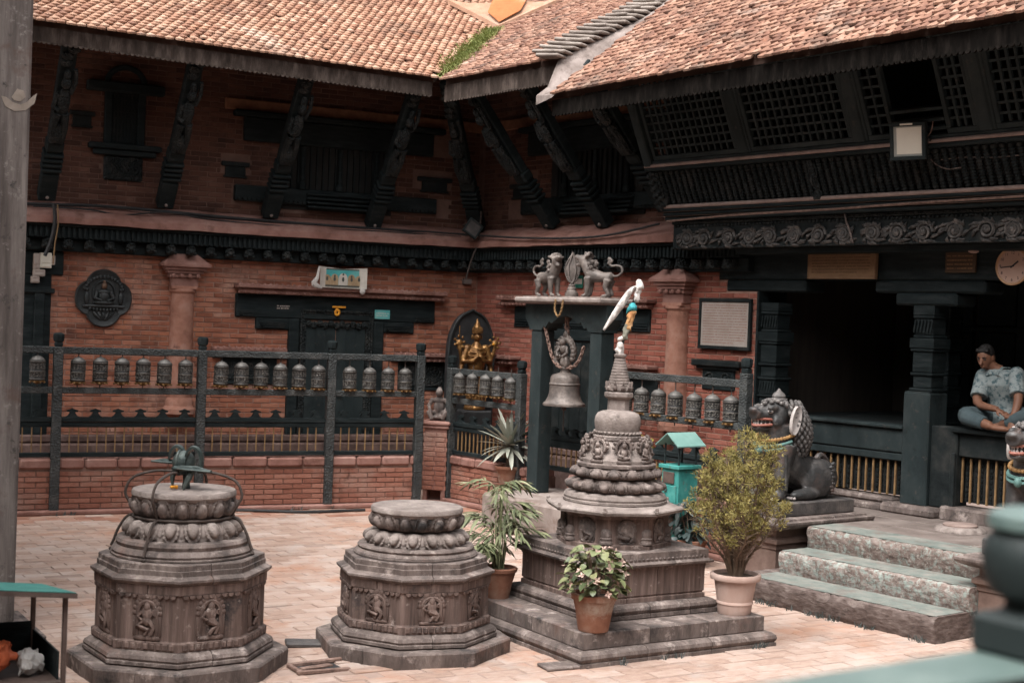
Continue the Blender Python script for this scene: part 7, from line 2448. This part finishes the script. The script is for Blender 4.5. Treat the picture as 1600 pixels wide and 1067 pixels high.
M['stem'] = mat('stem', [(.07, .045, .03), (.17, .12, .085)], scale=14, rough=.85, bump=.3)
M['petal'] = mat('petal', [(.42, .27, .22), (.5, .38, .33)], scale=12, rough=.7)
def pot(parent, r0, r1, h, m, rim=.012, rimh=.03, soil=True):
    b = MB()
    b.lathe([(r0 * .96, 0), (r0, .008), (r0 + (r1 - r0) * .45, h * .5), (r1 - .004, h - rimh - .004), (r1 + rim, h - rimh), (r1 + rim + .004, h - .006), (r1 + rim - .004, h), (r1 - .014, h), (r1 - .02, h - .03), (.01, h - .03)], 40)
    p = b.build('pot', m, parent, smooth=True, sharp=50)
    b = MB(); b.lathe([(r1 - .022, h - .029), (r1 - .03, h - .022), (.01, h - .012)], 24, fn=lambda a, k, z: 0); b.build('soil', M['soil'], parent, smooth=True)
    return p
def leaf_mesh(L, W_, bend=.25, fold=.12, n=5, tip=1.0, name='leaf', m=None):
    """leaf along +x, lying near the xy plane, drooping at the tip"""
    vs = []; fs = []
    for i in range(n + 1):
        s = i / n
        w_ = W_ * (sin(pi * min(1, s * .93 + .07)) ** tip)
        x = L * s; z = -bend * L * s * s
        vs += [(x, -w_, z + fold * w_), (x, 0, z), (x, w_, z + fold * w_)]
    for i in range(n):
        k = i * 3
        fs += [(k, k + 3, k + 4, k + 1), (k + 1, k + 4, k + 5, k + 2)]
    b = MB(); b.add(vs, fs)
    me = b.mesh(name, True, 180)
    if m: me.materials.append(m)
    return me
def leaf_M(p, az, el, roll=0.0, s=1.0):
    return T3(*p) @ Matrix.Rotation(az, 4, 'Z') @ Matrix.Rotation(-el, 4, 'Y') @ Matrix.Rotation(roll, 4, 'X') @ Matrix.Diagonal((s, s, s, 1))
r = random.Random(21)
# begonia
pB = G(928, 989, .213)
t = thing('potted_begonia', 'terracotta pot of pale flowering begonia on the front corner of the shrine step', 'potted plant', (pB.x, pB.y + .1, .213))
pot(t, .105, .148, .255, M['terracotta'], rim=.008, rimh=.04)
lms = [leaf_mesh(.085, .036, .3, .3, 4, .7, m=M['leaf_begonia']), leaf_mesh(.07, .034, .5, .2, 4, .6, m=M['leaf_begonia'])]
for i in range(14):
    a = r.uniform(0, 6.28); q = r.uniform(.04, .15); h = r.uniform(.12, .32)
    b = MB(); b.tube([(.03 * cos(a), .03 * sin(a), .24), (q * .6 * cos(a), q * .6 * sin(a), .24 + h * .6), (q * cos(a), q * sin(a), .24 + h)], [.006, .005, .003], 5); b.build('stalk', M['stem'], t)
for i in range(210):
    a = r.uniform(0, 6.28); v = r.uniform(-.55, 1); rad = .205 * (r.random() ** .35) * sqrt(max(.05, 1 - max(v, 0) ** 2 * .75))
    p = (rad * cos(a), rad * sin(a), .37 + .185 * v)
    clone(r.choice(lms), 'leaf', t, leaf_M(p, a + r.uniform(-.8, .8), r.uniform(-.5, .5), r.uniform(-.6, .6), r.uniform(.6, 1.05)))
fm = MB()
for k in range(4):
    a = k * pi / 2
    fm.add([(0, 0, 0), (.012 * cos(a - .6), .012 * sin(a - .6), .004), (.022 * cos(a), .022 * sin(a), .008), (.012 * cos(a + .6), .012 * sin(a + .6), .004)], [(0, 1, 2, 3)])
fm = fm.mesh('flower'); fm.materials.append(M['petal'])
for i in range(60):
    a = r.uniform(0, 6.28); v = r.uniform(-.5, 1.0); rad = .22 * sqrt(max(.08, 1 - max(v, 0) ** 2 * .8)) * r.uniform(.75, 1.05)
    clone(fm, 'flower', t, T3(rad * cos(a), rad * sin(a), .37 + .19 * v) @ R3(r.uniform(-1, 1) + 1.0 * -sin(a), r.uniform(-1, 1) + cos(a), 0) @ Matrix.Diagonal((1.3, 1.3, 1.3, 1)))
# cypress in the pink pot
pC = G(1151, 962, .213)
t = thing('potted_cypress', 'bushy yellow green cypress in a pale pink pot at the right corner of the shrine', 'potted shrub', (pC.x, pC.y + .12, .213))
b = MB()
b.lathe([(.118, 0), (.122, .008), (.128, .07), (.134, .074), (.134, .09), (.13, .094), (.155, .245), (.182, .25), (.186, .262), (.186, .285), (.18, .292), (.162, .292), (.158, .262), (.01, .262)], 40)
b.build('pot', M['pink_pot'], t, smooth=True, sharp=45)
b = MB(); b.lathe([(.157, .263), (.14, .272), (.01, .278)], 24); b.build('soil', M['soil'], t, smooth=True)
st_ = MB(); fol = MB(); r = random.Random(31)
tuft = []
for i in range(24):
    a = i * 2.4 + r.uniform(-.35, .35); q = .325 * sqrt((i + .5) / 24) * r.uniform(.85, 1.12)
    H_ = 1.0 - .5 * (q / .34) ** 2 + r.uniform(-.12, .08) + .06 * cos(a)
    base = Vector((.04 * cos(a), .04 * sin(a), .27))
    P = smoothpath([base, base + Vector((q * .18 * cos(a), q * .18 * sin(a), H_ * .28)), base + Vector((q * .62 * cos(a + .2), q * .62 * sin(a + .2), H_ * .58)), base + Vector((q * cos(a), q * sin(a), H_))], 5)
    st_.tube(P, [.012 * (1 - .8 * k / len(P)) for k in range(len(P))], 5)
    tuft.append((P[-1], .05))
    for k in range(4, len(P) - 1):
        for j in range(3):
            d = Vector((cos(a + r.uniform(-2, 2)), sin(a + r.uniform(-2, 2)), r.uniform(.2, 1.3))).normalized()
            L = r.uniform(.05, .15) * (1.1 - .4 * k / len(P))
            e = P[k] + d * L
            st_.tube([P[k], P[k] + d * L * .6 + Vector((0, 0, .006)), e], [.0035, .0025, .0012], 4)
            f = (e.z - .3) / .95
            if f > .22 and r.random() < min(1, 1.5 * (f - .12)): tuft.append((e, r.uniform(.02, .05)))
for (p, rad) in tuft:
    for j in range(int(46 * (rad / .035) ** 1.4)):
        u = Vector((r.gauss(0, 1), r.gauss(0, 1), r.gauss(0, 1) + .5)).normalized()
        c = p + u * rad * r.random() ** .5 * .9
        e = (u + Vector((r.uniform(-.5, .5), r.uniform(-.5, .5), r.uniform(-.1, .6)))).normalized()
        l = r.uniform(.010, .026); w_ = r.uniform(.002, .0042)
        sd_ = e.cross(Vector((r.uniform(-1, 1), r.uniform(-1, 1), r.uniform(-1, 1)))).normalized() * w_
        fol.add([c - sd_, c + sd_, c + e * l + sd_ * .5, c + e * l * 1.15 - sd_ * .4], [(0, 1, 2, 3)])
st_.build('stems', M['stem'], t, smooth=True)
fol.build('crown', M['leaf_cypress'], t, kind='stuff')
# palm behind the lower pedestal
pP = G(777, 938, .2)
t = thing('potted_palm', 'feathery bamboo palm in a dark terracotta pot between the low pedestal and the shrine', 'potted palm', (pP.x, pP.y + .08, .2))
pot(t, .085, .135, .24, M['terracotta'], rim=.006, rimh=.03)
r = random.Random(41)
lf = [leaf_mesh(.15, .0105, .35, .25, 4, .7, 'leaflet', M['leaf_palm']), leaf_mesh(.12, .0115, .6, .25, 4, .7, 'leaflet', M['leaf_palm'])]
for i in range(26):
    a = i * 2.4 + r.uniform(-.3, .3); h = r.uniform(.08, .52) if i > 3 else .6
    q = r.uniform(.16, .30) * (1.1 - .45 * h); 
    base = Vector((r.uniform(-.04, .04), r.uniform(-.04, .04), .22))
    top_ = base + Vector((.03 * cos(a), .03 * sin(a), h))
    end = top_ + Vector((q * cos(a), q * sin(a), .10 - .12 * r.random()))
    P = smoothpath([base, base.lerp(top_, .6), top_, top_.lerp(end, .6) + Vector((0, 0, .05)), end], 4)
    b = MB(); b.tube(P, [.006 * (1 - .7 * k / len(P)) for k in range(len(P))], 5)
    fr_o = b.build('frond', M['leaf_palm'], t, smooth=True)
    k0 = int(len(P) * .45)
    for k in range(k0, len(P)):
        tg = (P[min(k + 1, len(P) - 1)] - P[k - 1]).normalized(); az = atan2(tg.y, tg.x)
        for s in (-1, 1):
            clone(r.choice(lf), 'leaflet', fr_o, leaf_M(P[k], az + s * r.uniform(.5, 1.05), r.uniform(-.35, .35), s * -.3, r.uniform(.7, 1.1)))
    clone(lf[0], 'leaflet', fr_o, leaf_M(P[-1], a, -.2, 0, 1))
# yucca
yz = zbF
yu, yy = FB.at(784, 756, yz)
t = thing('potted_yucca', 'spiky grey green yucca in a terracotta pot on the stone block beside the bell frame', 'potted plant', FB.w(yu, yy + .1, yz))
pot(t, .11, .165, .21, M['terracotta'], rim=.006, rimh=.03)
ym = [leaf_mesh(.37, .024, .06, .35, 6, .55, 'blade', M['leaf_yucca']), leaf_mesh(.36, .025, .2, .35, 6, .55, 'blade', M['leaf_yucca'])]
r = random.Random(51)
b = MB(); b.lathe([(.035, .18), (.04, .25), (.034, .4), (.012, .5)], 10); b.build('trunk', M['stem'], t, smooth=True)
for i in range(58):
    f = i / 57
    a = i * 2.4; el = radians(-30 + 100 * f + r.uniform(-8, 8))
    clone(ym[0] if f > .35 else ym[1], 'blade', t, leaf_M((.015 * cos(a), .015 * sin(a), .42 + .07 * f), a, el, r.uniform(-.3, .3), r.uniform(.88, 1.2)))
# dark leafed plant behind the cypress
pD = G(1076, 884, 0)
t = thing('potted_rubber_plant', 'dark glossy leafed potted plant low between the shrine and the cypress', 'potted plant', (pD.x, pD.y, 0))
pot(t, .12, .16, .26, M['terracotta'])
dm = [leaf_mesh(.13, .036, .35, .25, 4, .7, 'leaf', M['leaf_dark'])]
r = random.Random(61)
for i in range(120):
    a = r.uniform(0, 6.28); q = r.uniform(.02, .2); z = r.uniform(.25, .62)
    clone(dm[0], 'leaf', t, leaf_M((q * cos(a), q * sin(a), z), a, r.uniform(-.9, .3), r.uniform(-.5, .5), r.uniform(.7, 1.1)))
for i in range(6):
    a = i * 1.05
    b = MB(); b.tube([(.02 * cos(a), .02 * sin(a), .24), (.1 * cos(a), .1 * sin(a), .55)], [.006, .003], 5); b.build('stem', M['stem'], t)
# yellow bush behind the shrine
M['leaf_yellow'] = mat('leaf_yellow', [(.16, .15, .03), (.32, .28, .06), (.45, .36, .1)], scale=6, isl=.6, rough=.7, bump=0)
uY, yY = FB.at(1018, 790, .2)
t = thing('potted_bush', 'small yellow leafed potted bush between the shrine and the turquoise box', 'potted plant', FB.w(uY, yY, 0))
pot(t, .12, .16, .3, M['terracotta'])
ymz = [leaf_mesh(.06, .02, .3, .25, 3, .7, 'leaf', M['leaf_yellow'])]
r = random.Random(71)
Dy = proj(t.location)[2]
zc = (lambda p: p.z)(CP + ray(1018, 700) * Dy)
for i in range(170):
    a = r.uniform(0, 6.28); q = .16 * r.random() ** .5; z = zc + r.uniform(-.32, .14)
    clone(ymz[0], 'leaf', t, leaf_M((q * cos(a), q * sin(a), z), a + r.uniform(-1, 1), r.uniform(-.4, .9), r.uniform(-.5, .5), r.uniform(.7, 1.2)))
for i in range(5):
    a = i * 1.3
    b = MB(); b.tube([(.02 * cos(a), .02 * sin(a), .28), (.09 * cos(a), .09 * sin(a), zc)], [.008, .004], 5); b.build('stem', M['stem'], t)
# small weeds at the foot of walls and steps
wd = MB(); r = random.Random(81)
for k in range(40):
    if k < 16: u = r.uniform(PU[0], PU[-1]); p = FA.w(u, -.09, 0)
    elif k < 34: u = r.uniform(6.3, 8.0); p = FB.w(u, -1.31, 0)
    else:
        s = r.uniform(-.8, .9); p = st.matrix_basis @ Vector((s, -.885, 0))
    for i in range(9):
        a = r.uniform(0, 6.28); h = r.uniform(.015, .05)
        c = p + Vector((r.uniform(-.03, .03), r.uniform(-.02, .02), 0))
        wd.add([(c.x - .003, c.y, 0), (c.x + .003, c.y, 0), (c.x + .02 * cos(a) + .004, c.y + .02 * sin(a), h), (c.x + .02 * cos(a), c.y + .02 * sin(a), h * 1.1)], [(0, 1, 2, 3)])
wd.build('weeds', M['leaf_dark'], label='tiny weeds sprouting along the foot of the walls and steps', cat='weeds', kind='stuff')

# ================================================================== seated man on the porch ledge
su, sz_ = FB.px(1535, 668, WB + .3)
zs_ = 1.44
man = thing('person', 'man in pale patterned shirt and grey trousers sitting cross legged on the porch ledge', 'person', FB.w(6.8, WB + .3, zs_), FB.rot)
M['skin'] = mat('skin', [(.13, .058, .034), (.19, .09, .056)], scale=6, rough=.55, bump=.1)
M['skin_hair'] = mat('skin_hair', [(.008, .007, .007), (.016, .014, .013)], scale=30, rough=.6, bump=.5)
M['shirt'] = mat('shirt', [(.11, .145, .148), (.19, .22, .22), (.25, .27, .265)], scale=10, rough=.85, bump=.4, bscale=14, spots=((.05, .085, .095), 22, .5, .6))
M['trousers'] = mat('trousers', [(.035, .052, .058), (.062, .085, .092)], scale=8, rough=.9, bump=.4, bscale=14)
# local: x to the photo's right along the ledge, -y towards the court
def limb(b, pts, rs, n=12): b.tube(smoothpath(pts, 4), sum([[rs[i] + (rs[i + 1] - rs[i]) * k / 4 for k in range(4)] for i in range(len(rs) - 1)], []) + [rs[-1]], n)
HIP = Vector((-.02, .08, .12)); CH = Vector((-.05, -.02, .465)); NK = Vector((-.09, -.06, .575)); HD = Vector((-.145, -.12, .672))
SHL = Vector((-.215, -.04, .49)); SHR = Vector((.135, -.04, .525))
ELL = Vector((-.17, -.18, .25)); WRL = Vector((.09, -.26, .20))
ELR = Vector((.24, -.16, .29)); WRR = Vector((.25, -.27, .10))
def torso(b, f):
    secs = [(HIP + Vector((0, 0, -.1)), .165, .125), (HIP + Vector((0, 0, .0)), .17, .13), (HIP.lerp(CH, .45), .15, .115), (CH + Vector((0, 0, -.05)), .175, .12), (CH + Vector((0, 0, .06)), .165, .1), (CH + Vector((0, -.01, .1)), .09, .075)]
    b.rings([[(c.x + rx * f * cos(a), c.y + ry * f * sin(a), c.z) for a in [2 * pi * i / 18 for i in range(18)]] for c, rx, ry in secs])
    for s in (SHL, SHR): b.ball(s, (.07 * f, .065 * f, .068 * f), 12, 8)
KNL = Vector((-.20, -.3, .12)); KNR = Vector((.42, -.22, .17)); ANL = Vector((.1, -.37, .05)); ANR = Vector((.12, -.22, .06))
body = MB()
torso(body, .93)
limb(body, [SHL, ELL, WRL], [.052, .043, .028]); limb(body, [SHR, ELR, WRR], [.052, .043, .028])
body.tube([CH + Vector((0, -.01, .08)), NK, HD + Vector((.01, .02, -.04))], [.062, .05, .052], 12)
body.ball(HD, (.073, .088, .105), 16, 12)
HR = T3(*HD) @ Matrix.Rotation(radians(6), 4, 'Z') @ Matrix.Rotation(radians(26), 4, 'X')
body.ball((0, -.035, -.055), (.05, .052, .05), 12, 8, M=HR)
body.tube([(0, -.085, .015), (0, -.112, -.02), (0, -.092, -.028)], [.010, .017, .014], 8, M=HR)
for s in (-1, 1): body.ball((s * .074, .005, -.01), (.012, .022, .032), 8, 6, M=HR)
body.ball((0, -.088, -.055), (.024, .01, .008), 8, 5, M=HR); body.ball((0, -.086, -.066), (.02, .01, .007), 8, 5, M=HR)
limb(body, [HIP + Vector((-.09, -.03, -.03)), KNL, ANL], [.085, .062, .04]); limb(body, [HIP + Vector((.09, -.03, -.03)), KNR, ANR], [.085, .062, .04])
body.tube([ANL, ANL + Vector((.06, -.02, -.01)), ANL + Vector((.15, -.0, -.015)), ANL + Vector((.19, .01, -.02))], [.038, .036, .036, .018], 10, flat=.75)
body.tube([ANR, ANR + Vector((-.08, -.03, -.02)), ANR + Vector((-.16, -.03, -.03))], [.036, .034, .02], 10, flat=.75)
def hand(b, w_, d, side, spread=.016):
    d = Vector(d).normalized(); up = Vector((0, -.35, .9)); x = d.cross(up).normalized(); n = x.cross(d).normalized()
    b.tube([w_, w_ + d * .045, w_ + d * .085], [.027, .036, .034], 10, flat=.55)
    for k, L in enumerate((.062, .075, .07, .054)):
        o = w_ + d * .08 + x * ((k - 1.5) * spread)
        b.tube([o, o + d * L * .45 + n * .004, o + d * L * .8 - n * .01, o + d * L - n * .024], [.0095, .009, .008, .006], 7)
    o = w_ + d * .03 + x * side * .03
    b.tube([o, o + d * .025 + x * side * .02, o + d * .058 + x * side * .022 - n * .006], [.012, .0105, .007], 7)
hand(body, WRL, WRL - ELL + Vector((0, .05, -.06)), 1); hand(body, WRR, Vector((.02, -.05, -.12)), -1)
body.build('body', M['skin'], man, remesh=.0065, soft=1)
b = MB(); torso(b, 1.07)
limb(b, [SHL, SHL.lerp(ELL, .5), SHL.lerp(ELL, .8)], [.075, .078, .082]); limb(b, [SHR, SHR.lerp(ELR, .5), SHR.lerp(ELR, .8)], [.075, .078, .08])
b.rings([[(HIP.x + rx * cos(a), HIP.y + ry * sin(a) - .02, z) for a in [2 * pi * i / 18 for i in range(18)]] for rx, ry, z in ((.20, .165, .015), (.195, .16, .1), (.175, .135, .2))])
b.build('shirt', M['shirt'], man, remesh=.009, soft=2)
b = MB()
for s in (-1, 1):
    b.tube([CH + Vector((s * .07, .03, .115)), CH + Vector((s * .06, -.06, .115)), CH + Vector((s * .03, -.115, .05)), CH + Vector((s * .07, -.12, .04))], [.02, .022, .018, .006], 6, flat=.4)
b.build('collar', M['shirt'], man, smooth=True)
b = MB()
limb(b, [HIP + Vector((-.09, -.03, -.03)), KNL, KNL.lerp(ANL, .75)], [.1, .088, .062]); limb(b, [HIP + Vector((.09, -.03, -.03)), KNR, KNR.lerp(ANR, .8)], [.1, .088, .06])
b.ball(HIP + Vector((0, .0, -.04)), (.18, .15, .08), 14, 8)
b.build('trousers', M['trousers'], man, remesh=.009, soft=2)
b = MB(); b.ball((0, .022, .028), (.079, .085, .092), 16, 10, M=HR); b.ball((0, .045, -.03), (.072, .06, .07), 14, 8, M=HR)
for i in range(8): b.ball((-.05 + .014 * i, -.03 - .006 * sin(i), .082), (.02, .026, .018), 8, 5, M=HR)
b.build('hair', M['skin_hair'], man, remesh=.008, soft=1)
b = MB()
for s in (-1, 1): b.ball((s * .03, -.078, .012), (.014, .008, .007), 8, 5, M=HR)
b.build('eyes', M['black'], man, smooth=True)
b = MB()
for s in (-1, 1): b.tube([(s * .014, -.086, .03), (s * .032, -.084, .036), (s * .05, -.07, .03)], [.004, .005, .003], 5, M=HR)
b.build('eyebrows', M['skin_hair'], man)

# ================================================================== green railing right in front of the camera
M['rail_green_lit'] = mat('rail_green_lit', [(.06, .095, .088), (.1, .14, .13), (.145, .185, .17)], scale=5, rough=.5, bump=.15, spec=.4)  # railing green lightened for the top faces that catch the sky
M['rail_green_shaded'] = mat('rail_green_shaded', [(.012, .018, .018), (.028, .036, .036)], scale=5, rough=.6, bump=.15, spec=.3)  # same railing, colour darkened for its shaded sides
zr2 = 1.9
pa, pb_ = G(1130, 1074, zr2), G(1600, 1001, zr2)
dr_ = (pb_ - pa); ang = atan2(dr_.y, dr_.x)
fg = thing('green_railing', 'blurred dark green railing with a turned knob, close at the lower right', 'railing', (pa.x, pa.y, 0), ang)
Lr = dr_.length
b = MB(); b.box(-.9, 1.6, -.115, 0, zr2 - .012, zr2, .005); b.build('top_board', M['rail_green_lit'], fg)
b = MB(); b.box(-.9, 1.6, -.10, -.015, zr2 - .14, zr2 - .0125, .006); b.build('rail', M['rail_green_shaded'], fg)
_fi = fg.matrix_basis.inverted()
o = _fi @ CP; d = _fi.to_3x3() @ ray(1614, 1000)
ku = (o + d * ((-.055 - o.y) / d.y)).x
b = MB(); b.box(ku - .056, ku + .056, -.112, -.0, zr2 + .001, zr2 + .05, .006); b.lathe([(.05, zr2 + .05), (.036, zr2 + .058), (.036, zr2 + .068), (.056, zr2 + .08), (.064, zr2 + .1), (.066, zr2 + .125), (.062, zr2 + .145), (.052, zr2 + .155)], 28, c=(ku, -.055, 0))
kn = b.build('knob_post', M['rail_green_shaded'], fg, smooth=True)
b = MB(); b.lathe([(.054, zr2 + .1555), (.062, zr2 + .162), (.06, zr2 + .176), (.045, zr2 + .184), (.01, zr2 + .187)], 28, c=(ku, -.055, 0)); b.build('knob_top', M['rail_green_lit'], kn, smooth=True)
for u in (-.6, .1, ku, 1.3):
    b = MB(); b.box(u - .04, u + .04, -.1, -.02, .85, zr2 - .1405, .006); b.build('post', M['rail_green_shaded'], fg)
vp = thing('viewing_terrace', 'stone terrace the photographer stands on', 'terrace', kind='structure')
b = MB(); b.box(-4, 5, -4.4, 2.2, -.03, .84, .02); b.build('terrace', M['stone'], vp)
